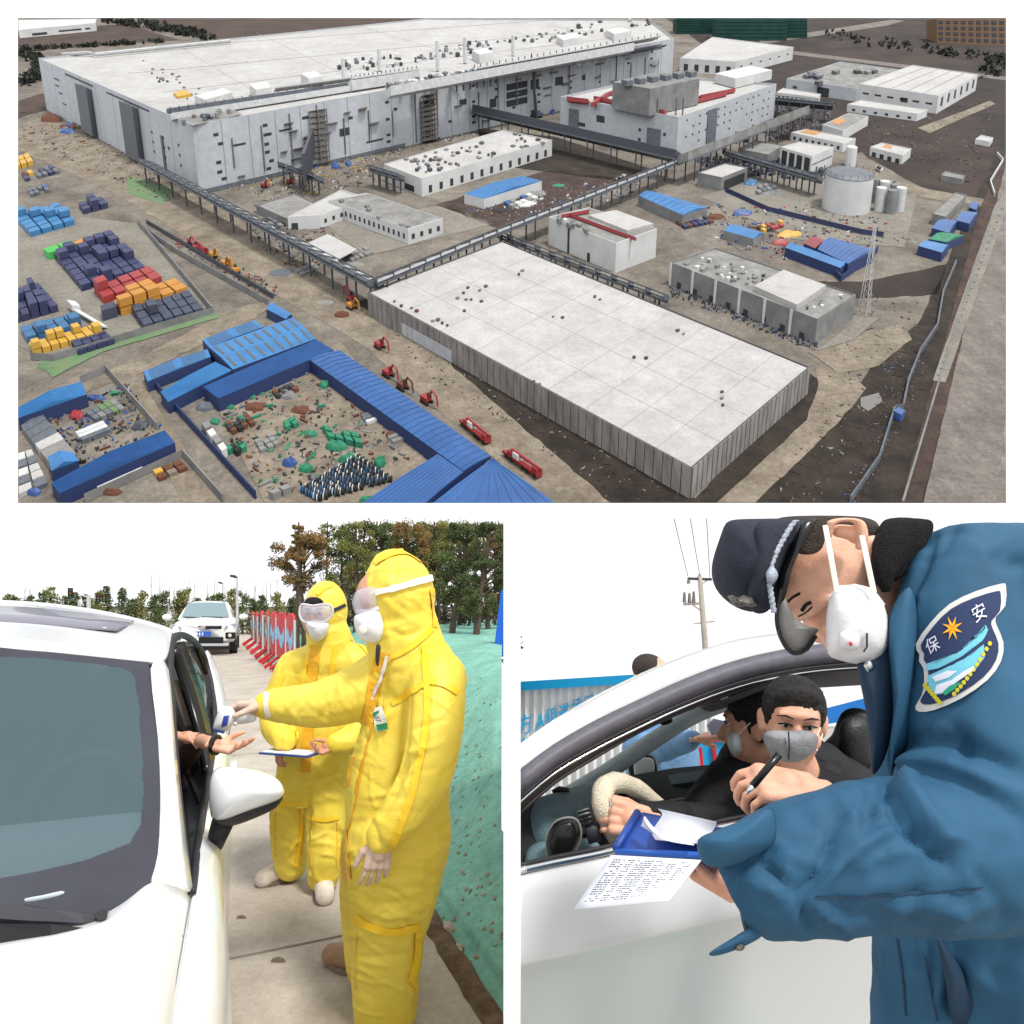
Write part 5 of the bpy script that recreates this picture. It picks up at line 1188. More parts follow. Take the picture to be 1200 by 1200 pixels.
for s in (-1,1):
    o = mobj('headlight', [SV(s*.62,-.03,.9),SV(s*.9,.2,.98),SV(s*.92,.22,.88),SV(s*.6,-.05,.83)], [(0,1,2,3)], mat('lamp_lens', srgb(170,178,188), .1), sv); solid(o, .04)
    f = sbox('fog_surround', s*.76, -.01, .6, .3, .1, .2, BLK); MB().ell(SV(s*.74,-.06,.6), (.06,.03,.06), nu=10, nv=6).build('fog_lamp', mat('fog_lens', srgb(220,216,190), .2), f)
    MB().ell(SV(s*1.12,1.15,1.16), (.15,.09,.1), nu=12, nv=8).build('mirror', CPW2, sv, True)
    MB().tube([SV(s*.5,1.9,1.73),SV(s*.52,3.6,1.74)], .025, 6).build('roof_rail', MET, sv)
    for yy in (.75,3.5):
        w0 = SV(s*.72,yy,.34); ax = (SV(1,0,0)-SV(0,0,0)).normalized(); wheel(w0+ax*s*.1, .34, .24, ax, RUB, sv)
for x0,x1 in ((-.6,-.25),(-.1,.5)): MB().tube([SV(x0,.9,1.17),SV(x1,.88,1.15)], .015, 5).build('wiper', BLK, sv)
# ---------------------------------------------------------------- white sedan in front (its side toward the workers)
car = empty('sedan', Vector((-1.6,2.4,0)), 'white sedan with open driver window and grey tinted windscreen', 'car')
LAT = Vector((-.93,-.36,0)).normalized()
def row(pts, ext=1.25, drop=.05, k=3):
    P = [W(*p) for p in pts]; e = [P[0]+LAT*ext*q/k-Vector((0,0,drop*(q/k)**2)) for q in range(k, 0, -1)]
    return e+P
def patch(name, rows, m, par=None, th=.02, sub=2, off=-1):
    o = MB().grid(rows).build(name, m, par or car, True)
    if sub: subd(o, sub)
    solid(o, th, 0); return o
wtop = [(-10,757,2.13),(50,762.5,2.18),(110,769,2.26),(174,776,2.3),(197,776,2.33)]
patch('roof', [row([(-10,704,3.6),(50,707.5,3.6),(110,715,3.55),(160,726,3.4),(200,738,3.15)]), row([(-10,708,3.2),(50,711.5,3.2),(110,718,3.2),(160,729,3.1),(202,741,2.95)]), row([(-10,729,2.75),(50,732,2.75),(110,737,2.75),(155,745,2.7),(199,754,2.62)]), row(wtop)], CPW)
sr = patch('sunroof', [row([(-10,710,3.08),(50,714,3.08),(110,721,3.06),(157,728,2.98)],1.0), row([(-10,728,2.68),(50,731,2.68),(100,735.5,2.67),(137,738,2.66)],1.0)], mat('sunroof_glass', srgb(128,128,140), .12, spec=.5), th=.012, sub=0)
Rg = [(174,776,2.3),(183,850,2.03),(188,920,1.8),(187,985,1.62),(178,1025,1.51),(160,1052,1.43),(122,1080,1.36)]
Lg = [(757,2.13),(830,1.92),(900,1.74),(965,1.58),(1020,1.45),(1068,1.34),(1108,1.25)]
inner = [(-600,769),(-10,769),(60,772),(115,778),(150,785),(158,793),(163,830),(166,880),(168,930),(165,966),(152,988),(100,1008),(40,1022),(-10,1031),(-600,1100)]
def inpoly(x, y, P):
    c = False; j = len(P)-1
    for i in range(len(P)):
        if (P[i][1] > y) != (P[j][1] > y) and x < (P[j][0]-P[i][0])*(y-P[i][1])/(P[j][1]-P[i][1])+P[i][0]: c = not c
        j = i
    return c
Rc = catmull([Vector(p) for p in Rg], 40); Lc = catmull([Vector((-10, y, Y)) for y, Y in Lg], 40)
rows = []
for k, (R_, L2_) in enumerate(zip(Rc, Lc)):
    r = []
    for j in range(141):
        u = j/140; e_ = 1+.6*max(0, (k/(len(Rc)-1)-.55)/.45)
        r.append(W(-10+(R_.x+10)*u, L2_.y+(R_.y-L2_.y)*u**e_, L2_.z+(R_.z-L2_.z)*u))
    rows.append([r[0]+LAT*1.25*q/4-Vector((0,0,.05*(q/4)**2)) for q in range(4, 0, -1)]+r)
mb = MB().grid(rows); fm_ = []
for f in mb.f:
    c = sum((mb.v[i] for i in f), Vector())/4; x, y = pix(c); fm_.append(0 if inpoly(x, y, inner) else 1)
mobj('windscreen', mb.v, mb.f, None, car, True, [GLS, FRIT], fm_)
pillow('vin_window', sm([(29,1053),(50,1049),(72,1044),(75,1047),(60,1052),(32,1057)],2), 1.30, .004, mat('vin_pale', srgb(190,200,205), .3), car)
# pillar from roof to fender, then hood and fender top
PI_ = [((174,776,2.3),(197,776,2.33)),((184,850,2.03),(200,850,2.08)),((189,920,1.8),(206,920,1.88)),((188,985,1.62),(214,990,1.7)),((182,1020,1.53),(220,1035,1.6)),((172,1040,1.47),(224,1050,1.57))]
patch('front_pillar', [[W(*a), W((a[0]+b[0])/2,(a[1]+b[1])/2,(a[2]+b[2])/2-.02), W(*b)] for a,b in PI_], CPW, sub=1)
hood0 = [(-10,1109,1.24),(60,1095,1.29),(122,1080,1.355),(160,1053,1.425),(176,1034,1.48),(200,1042,1.5),(223,1050,1.565)]
hood1 = [(-10,1150,1.12),(60,1146,1.14),(122,1138,1.18),(160,1120,1.25),(184,1100,1.32),(203,1096,1.38),(214,1100,1.42)]
hood2 = [(-10,1205,1.0),(60,1205,1.0),(122,1203,1.02),(160,1200,1.06),(178,1195,1.1),(190,1190,1.15),(198,1188,1.19)]
hood3 = [(-10,1300,.82),(60,1300,.82),(122,1300,.83),(150,1300,.85),(165,1300,.86),(175,1300,.88),(182,1300,.9)]
patch('hood', [row(h_,.9,.04) for h_ in (hood0,hood1,hood2,hood3)], CPW)
top_ = [(238,757,4.2),(249,795,3.6),(254,830,3.2),(252,870,2.8),(247,905,2.5),(240,950,2.2),(232,1000,1.9),(225,1048,1.6),(216,1100,1.43),(200.5,1188,1.2),(184.5,1300,.91)]
crs = [(246,768,4.25),(258,797,3.63),(263,833,3.22),(262,873,2.82),(259,908,2.52),(254,955,2.21),(252,1003,1.92),(250,1050,1.63),(246,1102,1.46),(237,1188,1.24),(226,1300,.95)]
sil = [(252,777,4.4),(263,803,3.7),(269,840,3.3),(271,885,2.9),(268,925,2.6),(261,970,2.32),(259,1018,2.02),(264,1062,1.8),(270,1105,1.6),(272,1190,1.36),(268,1300,1.08)]
bot = [(250,830,4.4),(262,890,3.75),(267,940,3.35),(268,1000,2.95),(266,1060,2.65),(260,1120,2.38),(258,1180,2.1),(262,1250,1.88),(266,1330,1.68),(266,1450,1.42),(260,1560,1.15)]
patch('side_panels', [[W(*t_[i]) for t_ in (top_,crs,sil,bot)] for i in range(len(top_))], CPW, sub=2)
# window opening: rubber frame, pillar, rear pane
arc_o = [(224,1050,1.59),(214,990,1.72),(206,920,1.9),(200,850,2.1),(196,785,2.36),(198,752,2.7),(208,741,2.95),(220,743,3.15),(233,753,3.4),(243,772,3.55),(250,800,3.5),(254.5,832,3.18),(253,870,2.8),(248,905,2.5),(241,950,2.2),(233,1000,1.9),(225,1048,1.6)]
arc_i = [(225,1044,1.6),(217,990,1.73),(210,920,1.91),(204,850,2.12),(201,790,2.38),(203,758,2.72),(209,748,2.96),(219,750,3.16),(229,759,3.4),(238,776,3.54),(245,802,3.49),(249,832,3.17),(248,868,2.79),(243,903,2.49),(236,948,2.19),(229,998,1.89),(225,1040,1.61)]
rw = lambda L_, d=0: catmull([W(x,y,Y+d) for x,y,Y in L_], 3)
o = MB().grid([rw(arc_o,-.012), rw(arc_i,-.012)]).build('window_frame', PLG, car, True); solid(o, .02)
pil = [((203,762,2.7),(212,752,2.85)),((212,790,2.72),(224,785,2.9)),((224,830,2.7),(236,825,2.85)),((234,870,2.62),(245,868,2.72)),((240,905,2.48),(247,903,2.52))]
o = MB().grid([catmull([W(*a) for a,b in pil],3), catmull([W(*b) for a,b in pil],3)]).build('door_pillar', BLK, car, True); solid(o, .03)
mobj('rear_window', [W(*p) for p in ((213,752,2.87),(220,751,3.16),(229,760,3.4),(238,777,3.53),(244.5,803,3.48),(248.5,833,3.16),(247.5,868,2.8),(245,866,2.74),(236,824,2.87),(224,784,2.92))], [(0,1,2,3,4,5,6,7,8,9)], GLD, car)
o = MB().grid([[W(228,757,3.42),W(240,790,3.5),(W(246,835,3.14)),W(249,868,2.78)],[W(231,757,3.41),W(243,789,3.49),W(248,834,3.13),W(251,868,2.77)]]).build('quarter_divider', BLK, car); solid(o,.015)
o = MB().grid([[W(203,798,2.75),W(208,820,2.75),W(217,850,2.75)],[W(208,797,2.75),W(216,820,2.75),W(225,850,2.75)]]).build('seat_belt', mat('belt_beige', srgb(150,136,120), .8), car); solid(o, .01)
o = MB().grid([[W(214,905,1.95),W(231,944,2.05)],[W(219,903,1.95),W(234,942,2.05)],[W(233,945,2.1),W(230,975,2.0)]]).build('quarter_bar', BLK, car)
# dark cabin lining seen through the openings
cab = [[W(150,790,3.4),W(236,762,3.9),W(250,800,3.9)],[W(130,900,2.6),W(215,880,3.2),W(246,880,3.0)],[W(130,1040,2.0),W(200,1020,2.2),W(226,1040,1.75)]]
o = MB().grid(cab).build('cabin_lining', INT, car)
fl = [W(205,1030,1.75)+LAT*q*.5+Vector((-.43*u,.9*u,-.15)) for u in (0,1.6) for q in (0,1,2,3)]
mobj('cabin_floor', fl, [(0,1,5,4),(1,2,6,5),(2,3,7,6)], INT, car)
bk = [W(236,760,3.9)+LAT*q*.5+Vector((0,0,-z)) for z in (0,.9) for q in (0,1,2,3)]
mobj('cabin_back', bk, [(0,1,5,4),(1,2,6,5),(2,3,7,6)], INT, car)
blob('dashboard', [('c',[W(150,1010,1.72)+LAT*.0, W(150,1010,1.72)+LAT*1.2],[.13,.13])], .012, mat('dash_grey', srgb(116,132,138), .8), car)
for q in (.25,.95):
    s0 = W(190,930,2.6)+LAT*q; blob('seat', [('c',[s0+Vector((0,0,-.25)), s0+Vector((0,.15,.2))],[.2,.2]),('e', s0+Vector((0,.2,.42)),(.13,.07,.1))], .03, INT, car)
MB().tube([W(100,955,1.95)+Vector((.18*math.cos(a/24*6.283),.06*math.sin(a/24*6.283),.17*math.sin(a/24*6.283))) for a in range(25)], .016, 8).build('steering_wheel', INT, car)
# wiper and cowl
o = MB().grid([[W(-10,1062,1.31),W(30,1064,1.31),W(58,1069,1.315),W(95,1075,1.33),(W(128,1073,1.37))],[W(-10,1080,1.275),W(30,1083,1.28),W(58,1084,1.29),W(95,1086,1.315),W(128,1080,1.355)]]).build('wiper_arm', PLG, car); solid(o, .02)
o = MB().grid([[W(-10,1084,1.262),W(60,1084,1.28),W(100,1088,1.31)],[W(-10,1108,1.232),W(60,1096,1.272),W(104,1087,1.315)]]).build('cowl', BLK, car); solid(o, .012)
MB().tube([W(119,1072,1.355),W(119,1072,1.33)], .011, 10).build('wiper_pivot', RUB, car)
# panel gap lines
for nm, pts in (('hood_gap', [(223,1053,1.556),(215,1100,1.42),(206,1150,1.28),(199.5,1188,1.188)]),('fender_gap',[(191,1052,1.475),(200,1072,1.46),(215,1100,1.42)]),('door_gap',[(233,1002,1.9),(245,1016,1.92),(256,1030,1.97)])):
    MB().tube(catmull([W(x,y,Y-.03) for x,y,Y in pts],4), .0016, 5).build(nm, mat('gap_grey', srgb(120,122,134), .8), car)
# mirror
mir = pillow('mirror', sm([(246,915),(252,902),(268,898),(300,902),(322,910),(333,924),(328,936),(300,948),(262,961),(249,957),(245,938)]), 1.92, .1, CPW, car, back=.5)
o = pillow('mirror_base', sm([(247,950),(264,957),(300,944),(331,930),(324,946),(296,960),(270,968),(252,964)]), 1.95, .06, RUB, mir, back=.6)
MB().tube([W(262,962,1.97),W(256,978,2.0),W(252,990,2.03)], [.034,.03,.026], 10).build('mirror_stem', RUB, mir, True)
for (x,y) in ((268,851),(274,904)): MB().tube([W(x-3,y+12,3.0),W(x,y,2.98),W(x+1,y-10,3.05)], .012, 6).build('door_handle', CHR if y<900 else CPW, car)
for yy in (2.1,):
    wheel(W(252,1330,1.62)+LAT*.12, .33, .2, LAT, RUB, car); wheel(W(252,860,4.3)+LAT*.15+Vector((0,0,-.45)), .33, .2, LAT, RUB, car)
# ---------------------------------------------------------------- workers in yellow suits
YS = mat('yellow_suit', srgb(238,214,88), .5, srgb(230,202,68), 4, 5, bump=.12, bscale=90, crease=(6.5,.8,.022), spec=.35)
YP = mat('yellow_pad', srgb(234,178,40), .5, srgb(226,166,32), 5, 5, bump=.3, bscale=30)
YT = mat('yellow_tape', srgb(246,202,44), .4, spec=.4)
MSK = mat('mask_white', srgb(232,232,234), .8, srgb(220,220,224), 40, 3, bump=.12, bscale=120)
GOG = mat('goggle_plastic', srgb(205,205,222), .12, alpha=.42, spec=.6); GLV = mat('latex_glove', srgb(196,168,150), .35, srgb(206,182,168), 18, 4, bump=.2, bscale=60)
SHO = mat('dusty_shoe', srgb(226,218,208), .85, srgb(200,188,176), 20, 5); BOOT = mat('tan_boot', srgb(158,126,98), .8, srgb(134,104,80), 18, 5); SOLE = mat('shoe_sole', srgb(120,104,92), .9)
ZIP = mat('zip_white', srgb(226,222,214), .6)
def C_(*pts): return ('c', [W(x,y,Y) for x,y,r,Y in pts], [r/F*Y for x,y,r,Y in pts])
def CF_(fl, *pts): return ('c', [W(x,y,Y) for x,y,r,Y in pts], [r/F*Y for x,y,r,Y in pts], fl, (0,1,0))
def shoe(name, heel, toe, Y0, Y1, m, par, h=.09, wd=.052):
    a, b = W(heel[0], heel[1], Y0), W(toe[0], toe[1], Y1); a.z = b.z = 0
    d = (b-a).normalized(); L = (b-a).length; q = d.cross(Vector((0,0,1)))
    o = blob(name, [('c',[a+Vector((0,0,.055)), a+d*L*.5+Vector((0,0,.052)), a+d*L*.95+Vector((0,0,.042))],[wd*1.0,wd*.95,wd*.9]),('c',[a+Vector((0,0,.05)),a+d*.02+Vector((0,0,.085))],[wd,wd*.85])], .008, m, par, 3)
    rim_ = []
    for k in range(20):
        t = 2*math.pi*k/20; u = (math.cos(t)+1)/2
        rim_.append(a+d*(u*L*1.12-.06*L-wd*.55+wd*.6*u)+q*math.sin(t)*wd*1.02)
    MB().hexa([Vector((p.x,p.y,.002)) for p in rim_], [Vector((p.x,p.y,.028)) for p in rim_]).build('sole', SOLE, o)
    return o
# ---- taller worker, turned to the car, right arm holding the thermometer out
p1 = empty('person', Vector((W(455,1190,2.46).x, 2.46, 0)), 'taller worker in yellow hazmat suit holding out a thermometer gun', 'person')
Y1 = 2.46
s1 = blob('suit', [
 ('e', W(466,700,Y1), (.142,.155,.18)), C_((462,672,30,Y1),(470,735,44,Y1),(481,775,46,Y1)),
 CF_(.72,(480,772,44,Y1),(488,800,52,Y1),(480,860,58,Y1),(468,920,61,Y1),(466,985,63,Y1),(464,1010,60,Y1)),
 C_((470,790,44,Y1+.02),(492,790,48,Y1),(510,796,38,Y1-.06)),
 C_((466,985,62,Y1),(462,1040,54,Y1),(455,1095,44,Y1),(452,1150,40,Y1),(451,1200,35,Y1)),
 C_((452,985,50,Y1+.1),(440,1040,42,Y1+.16),(436,1090,34,Y1+.2),(434,1130,28,Y1+.22)),
 C_((452,795,36,Y1+.04),(415,814,33,Y1),(370,826,27,Y1-.02),(330,826,21,Y1-.04),(313,827,17,Y1-.05)),
 C_((512,800,34,Y1-.12),(511,850,33,Y1-.2),(500,905,32,Y1-.24),(474,950,28,Y1-.26),(448,980,20,Y1-.27)),
 ], .008, YS, p1, 6, .005, 6, 3, (1,1,.8), folds=
 rfolds(26,[(415,640,505,760)],20,50,2.2,.004,1)+rfolds(40,[(410,780,535,1060)],30,80,2.6,.005,2)+rfolds(24,[(320,800,440,850)],18,50,2.4,.005,3,1.2)+rfolds(34,[(408,1000,520,1180)],30,80,2.6,.005,4,.35)
 +[([(478,815),(474,860),(470,910),(448,955)],5,-.016),([(465,830),(440,850),(420,870)],5,.009),([(500,880),(470,905),(455,925)],4,-.009),([(520,870),(490,880),(470,880)],4,.008),([(408,1010),(440,1030),(480,1035)],5,.009),([(415,1045),(450,1060),(500,1050)],5,-.009),([(420,1060),(455,1075),(495,1065)],4,.009),([(440,985),(470,1000),(520,990)],5,-.008),([(330,835),(345,818),(352,808)],4,.008),([(375,845),(385,825),(388,805)],4,-.008),([(455,735),(475,745),(500,735)],4,-.008),([(450,700),(470,720),(490,730)],4,.006)])
fc1 = blob('face', [('e', W(440,702,Y1-.02), (.075,.1,.105)), ('c',[W(425,700,Y1-.06),W(421,708,Y1-.06)],[.014,.02])], .008, SKD, p1, 4)
# hood opening trim, hairline
pillow('hair_fringe', sm([(422,688),(425,680),(433,677),(440,684),(432,690)]), Y1-.07, .012, HAIR, p1)
gg = pillow('goggles', sm([(413,703),(418,692),(430,688),(441,688),(444,700),(443,714),(432,718),(419,720),(414,713)]), Y1-.12, .05, GOG, p1, back=.4)
pillow('goggle_rim', sm([(417,714),(430,714),(443,710),(444,716),(432,720),(419,721)]), Y1-.135, .02, mat('goggle_rim', srgb(210,208,214), .3), gg)
ribbon('goggle_strap', s1, [(442,695),(462,690),(485,683),(504,678)], 7, ZIP, gg, .012, .004)
mk1 = pillow('mask', sm([(415,723),(424,717),(436,714),(446,719),(450,738),(444,752),(430,753),(421,748),(416,736)]), Y1-.125, .06, MSK, p1, back=.2)
pillow('valve', sm([(420,736),(426,731),(430,735),(429,742),(423,743)]), Y1-.182, .005, ZIP, mk1)
# tapes and seams
for nm, pts, wd in (('seam_tape',[(497,757),(500,790),(501,830),(497,870),(490,900)],7),('seam_tape',[(490,900),(483,930),(470,965),(460,990)],8),('seam_tape',[(506,736),(490,752),(470,765),(452,773)],6),('seam_tape',[(501,800),(480,812),(460,824)],7),('seam_tape',[(501,798),(520,802),(536,812)],7),('hood_seam',[(505,690),(508,715),(509,735)],5),('hood_seam',[(440,660),(458,650),(478,648),(495,658)],6),('knee_seam',[(416,1075),(435,1086),(460,1092),(492,1086)],9),('cuff_seam',[(410,1158),(440,1168),(470,1165),(487,1152)],8),('front_flap',[(450,765),(440,800),(432,840),(422,880),(412,930),(402,970)],15),('leg_seam',[(489,1090),(488,1120),(480,1150)],7),('front_flap',[(402,970),(404,1000),(408,1030)],10)):
    ribbon(nm, s1, pts, wd, YT if nm != 'front_flap' else YP, p1, .006)
ribbon('zip', s1, [(455,768),(447,795),(438,815),(430,835)], 3, ZIP, p1, .01)
ribbon('knee_patch', s1, [(452,1092),(450,1125),(450,1158)], 66, YP, p1, .003)
pillow('zip_pull', sm([(441,756),(446,757),(445,770),(443,781),(440,775)]), Y1-.28, .008, RUB, p1)
lg = ribbon('maker_label', s1, [(443,829),(446,843),(449,856)], 13, ZIP, p1, .007)
ribbon('label_band', s1, [(448,847),(449,851),(450,855)], 12, mat('label_green', srgb(34,130,80), .5), lg, .012); ribbon('label_band', s1, [(442,834),(444,838)], 9, MATS['label_green'], lg, .012)
for k in range(3): ribbon('label_print', s1, [(440.5+k,841.2+k*2.0),(447+k,840+k*2.0)], .8, RUB, lg, .012, .001, 2)
# hands
hand('hand', W(314,826,Y1-.05), (-1,-.12,-.05), (.05,-.35,-.9), .2, GLV, p1, (.55,.6,.65,.7), .5, -1)
hand('hand', W(446,984,Y1-.27), (-.12,-.1,-1), (-.4,.9,.1), .19, GLV, p1, (.3,.32,.36,.42), .3, 1)
ribbon('cuff', s1, [(313,812),(312,826),(315,840)], 6, ZIP, p1, .004)
shoe('boot', (420,1160), (388,1146), 2.78, 2.84, BOOT, p1, wd=.055); shoe('boot', (462,1198), (430,1204), 2.46, 2.42, BOOT, p1, wd=.055)
# ---- thermometer gun
th = empty('thermometer_gun', W(264,842,Y1-.1), 'white forehead thermometer gun with blue screen aimed at the wrist', 'thermometer')
WPL = mat('white_plastic', srgb(234,236,240), .35)
o = pillow('body', sm([(258,830),(270,828),(276,836),(272,850),(264,857),(252,856),(250,850)],3), Y1-.12, .035, WPL, th, back=.9)
pillow('screen', [(262,839),(269,838),(266,850),(259,853)], Y1-.16, .006, mat('screen_blue', srgb(52,72,160), .2), th)
pillow('handle', sm([(272,838),(284,832),(298,834),(300,844),(288,848),(274,848)],3), Y1-.06, .025, WPL, th, back=.9)
pillow('nozzle', [(249,851),(258,857),(264,857),(262,860),(250,857)], Y1-.12, .02, mat('nozzle_blue', srgb(70,110,190), .4), th, back=.9)
pillow('trigger', [(273,846),(278,846),(277,851),(273,850)], Y1-.08, .01, WPL, th, back=.9)
# ---- shorter worker, facing the camera, clipboard in hands
Y2 = 3.6
p2 = empty('person', Vector((W(360,1040,Y2).x, Y2, 0)), 'shorter worker in yellow hazmat suit and goggles holding a blue clipboard', 'person')
s2 = blob('suit', [
 ('e', W(382,716,Y2), (.122,.13,.172)), C_((382,735,24,Y2),(388,757,27,Y2),(384,775,30,Y2)),
 CF_(.7,(384,775,32,Y2),(380,800,42,Y2),(374,850,44,Y2),(366,905,42,Y2),(364,940,40,Y2)),
 C_((345,782,20,Y2),(380,776,26,Y2),(415,778,24,Y2)),
 C_((344,786,21,Y2),(328,826,21,Y2-.06),(324,852,18,Y2-.14),(334,868,13,Y2-.22)),
 C_((418,786,22,Y2),(430,830,22,Y2-.06),(420,862,19,Y2-.14),(394,872,13,Y2-.22)),
 C_((345,925,27,Y2),(339,970,22,Y2+.03),(340,1000,20,Y2+.07),(341,1014,18,Y2+.08)),
 C_((382,930,28,Y2),(382,975,22,Y2-.04),(381,1005,21,Y2-.06),(379,1026,19,Y2-.04)),
 ], .010, YS, p2, 5, .005, 6, 17, (1,1,.8), folds=
 rfolds(14,[(355,680,405,760)],12,30,1.8,.004,5)+rfolds(40,[(320,770,440,925)],18,50,2.2,.006,6)+rfolds(26,[(318,920,402,1035)],14,40,2.2,.007,7,.2)
 +[([(340,800),(336,830),(345,860)],3,-.014),([(412,800),(412,830),(405,855)],3,-.014),([(330,905),(360,915),(400,905)],3,-.012),([(362,925),(361,960),(361,990)],3,-.02)])
f2 = blob('face', [('e', W(371,722,Y2-.06), (.082,.09,.125)), ('c',[W(367,718,Y2-.14),W(366,727,Y2-.155)],[.012,.018])], .008, SKD, p2, 4)
pillow('hair_fringe', sm([(357,708),(360,701),(372,700),(379,706),(368,711)]), Y2-.13, .012, HAIR, p2)
for x in (362,374): MB().ell(W(x,719,Y2-.145), (.012,.008,.006)).build('eye', HAIR, f2); MB().box(W(x,713,Y2-.147), .04,.008,.008).build('eyebrow', HAIR, f2)
g2 = pillow('goggles', sm([(351,716),(354,708),(366,710),(380,708),(389,711),(389,721),(380,729),(368,728),(357,729),(352,724)]), Y2-.16, .035, GOG, p2, back=.3)
MB().tube([W(x,y,Y2-.175) for x,y in sm([(351,716),(354,708),(366,710),(380,708),(389,711),(389,721),(380,729),(368,728),(357,729),(352,724)],2)]+[W(351,716,Y2-.175)], .006, 6).build('goggle_rim', mat('goggle_rim', srgb(210,208,214), .3), g2)
ribbon('goggle_strap', s2, [(389,716),(396,713),(404,709)], 4, RUB, g2, .006, .004, 4, Y2)
mk2 = pillow('mask', sm([(357,728),(367,728),(378,729),(386,731),(382,744),(375,751),(367,750),(361,741)]), Y2-.14, .07, MSK, p2, back=.2)
MB().box(W(368,732,Y2-.215), .07,.003,.004).build('nose_clip', ZIP, mk2)
for nm, pts, wd in (('front_flap',[(370,756),(366,800),(362,850),(358,905)],12),('seam_tape',[(364,758),(357,790),(352,830),(347,880)],4),('seam_tape',[(393,758),(388,790),(378,830)],5),('seam_tape',[(411,748),(425,758),(434,770)],4),('seam_tape',[(333,790),(324,812),(316,835)],4),('hood_seam',[(372,697),(380,690),(390,686)],4),('knee_seam',[(322,940),(340,942),(357,940)],4),('knee_seam',[(362,958),(380,961),(397,958)],4),('leg_seam',[(355,945),(352,980),(346,1015)],4)):
    ribbon(nm, s2, pts, wd, YT if nm != 'front_flap' else YP, p2, .006, default=Y2)
ribbon('knee_patch', s2, [(338,944),(337,975),(338,1003)], 30, YP, p2, .003, default=Y2); ribbon('knee_patch', s2, [(380,963),(380,990),(379,1018)], 30, YP, p2, .003, default=Y2)
hand('hand', W(334,868,Y2-.22), (-.25,-.35,-.85), (.6,.5,0), .17, SKD, p2, (.5,.6,.6,.65), .4, 1, thumb_out=.5)
hand('hand', W(393,873,Y2-.22), (-.8,-.4,-.25), (-.2,-.4,.8), .17, SKD, p2, (.7,.8,.9,.95), .5, -1, thumb_out=.4)
shoe('shoe', (334,1026), (308,1024), 3.72, 3.62, SHO, p2, wd=.056); shoe('shoe', (379,1040), (381,1051), 3.6, 3.40, SHO, p2, wd=.056)
cb = empty('clipboard', W(340,882,Y2-.35), 'blue clipboard with white sheets held flat by the shorter worker', 'clipboard')
cP = [W(303,882,3.3), W(361,886.5,3.2), W(378,881,3.4), W(320,877,3.5)]
MB().hexa([p-Vector((0,0,.008)) for p in cP], cP).build('board', BLP, cb)
c_ = sum(cP, Vector())/4; MB().hexa([c_+(p-c_)*.9+Vector((0,0,.001)) for p in cP], [c_+(p-c_)*.9+Vector((0,0,.006)) for p in cP]).build('paper', PAP, cb)
# ---- driver of the sedan: forearm and hands out of the window
dr = empty('person', W(205,960,2.4), 'sedan driver reaching a bare wrist out of the car window', 'person')
SLV = mat('maroon_sleeve', srgb(58,30,30), .8, srgb(44,24,24), 20)
blob('body', [C_((170,990,60,2.7),(172,900,55,2.75),(175,850,30,2.8)), C_((190,900,22,2.65),(215,885,16,2.5),(235,868,10,2.35),(251,870,8,2.2))], .015, SLV, dr, 4)
blob('face', [('e', W(160,835,2.8), (.08,.09,.11))], .012, SKD, dr, 3); pillow('mask', sm([(150,825),(165,824),(166,840),(155,845)]), 2.68, .03, mat('mask_blue', srgb(150,200,220), .8), dr)
pillow('hair', sm([(135,825),(145,803),(170,800),(182,820),(160,818)]), 2.76, .06, HAIR, dr, back=.9)
h1_ = hand('hand', W(252,873,2.12), (.9,-.15,-.1), (.0,-.2,1), .15, SK, dr, (.35,.4,.5,.6), .5, 1, thumb_out=.6)
blob('forearm', [C_((236,868,8.5,2.3),(252,873,8,2.12))], .006, SK, dr, 3)
MB().tube([W(253,873,2.12)+Vector((.004*math.cos(a),math.cos(a)*.027,math.sin(a)*.027)) for a in [k/12*6.2832 for k in range(13)]], .009, 8).build('bracelet', BLK, dr)
hand('hand', W(212,862,2.35), (.9,-.3,-.05), (.0,.1,-1), .14, SK, dr, (.3,.3,.35,.4), .3, -1)
# ================================================================== CAR CHECK WITH THE GUARD
# thin white wall that keeps the two checkpoints apart
tag(bevel(MB().box((0, 2.6, .55), .0267, 3.2, 2.37).build('partition_wall', mat('partition_white', srgb(251,251,251), .6)), .001), 'thin plain white partition wall between the two checkpoints', 'wall')
rr = [(.02,-30,-.1),(60,-30,-.1),(60,1.2,-.1),(60,14,-2.6),(160,300,-56),(.02,300,-56),(.02,14,-2.6),(.02,1.2,-.1)]
tag(mobj('paved_slope', [Vector(v) for v in rr], [(0,1,2,7),(7,2,3,6),(6,3,4,5)], mat('far_concrete', srgb(172,166,158), .9, srgb(150,144,136), .5, 8)), 'paved slope falling away behind the checked car', 'ground', kind='structure')
def Yc(x): return 1.26+(x-610)*.0011
def Ln(pts, d=0, f=None): return [W(x, y, (f or Yc)(x)+d) for x, y in pts]
car2 = empty('sedan', Vector((.6,1.6,-.15)), 'white sedan with lowered window being checked by the guard', 'car')
CPD = mat('car_white_warm', srgb(208,209,211), .28, spec=.5, coat=.5)
U_ = [(606,880),(650,848),(700,819),(742,798),(790,777),(850,757),(900,747),(960,741),(1040,739),(1130,745)]
L_ = [(606,908),(650,875),(700,846),(750,822),(800,799),(850,780),(900,767),(960,757),(1040,752),(1130,752)]
L2 = [(606,934),(650,897),(700,868),(750,843),(800,820),(850,801),(900,787),(960,777),(1040,772),(1130,772)]
L3 = [(606,957),(650,918),(695,890),(750,858),(800,835),(850,816),(900,801),(960,790),(1040,785),(1130,785)]
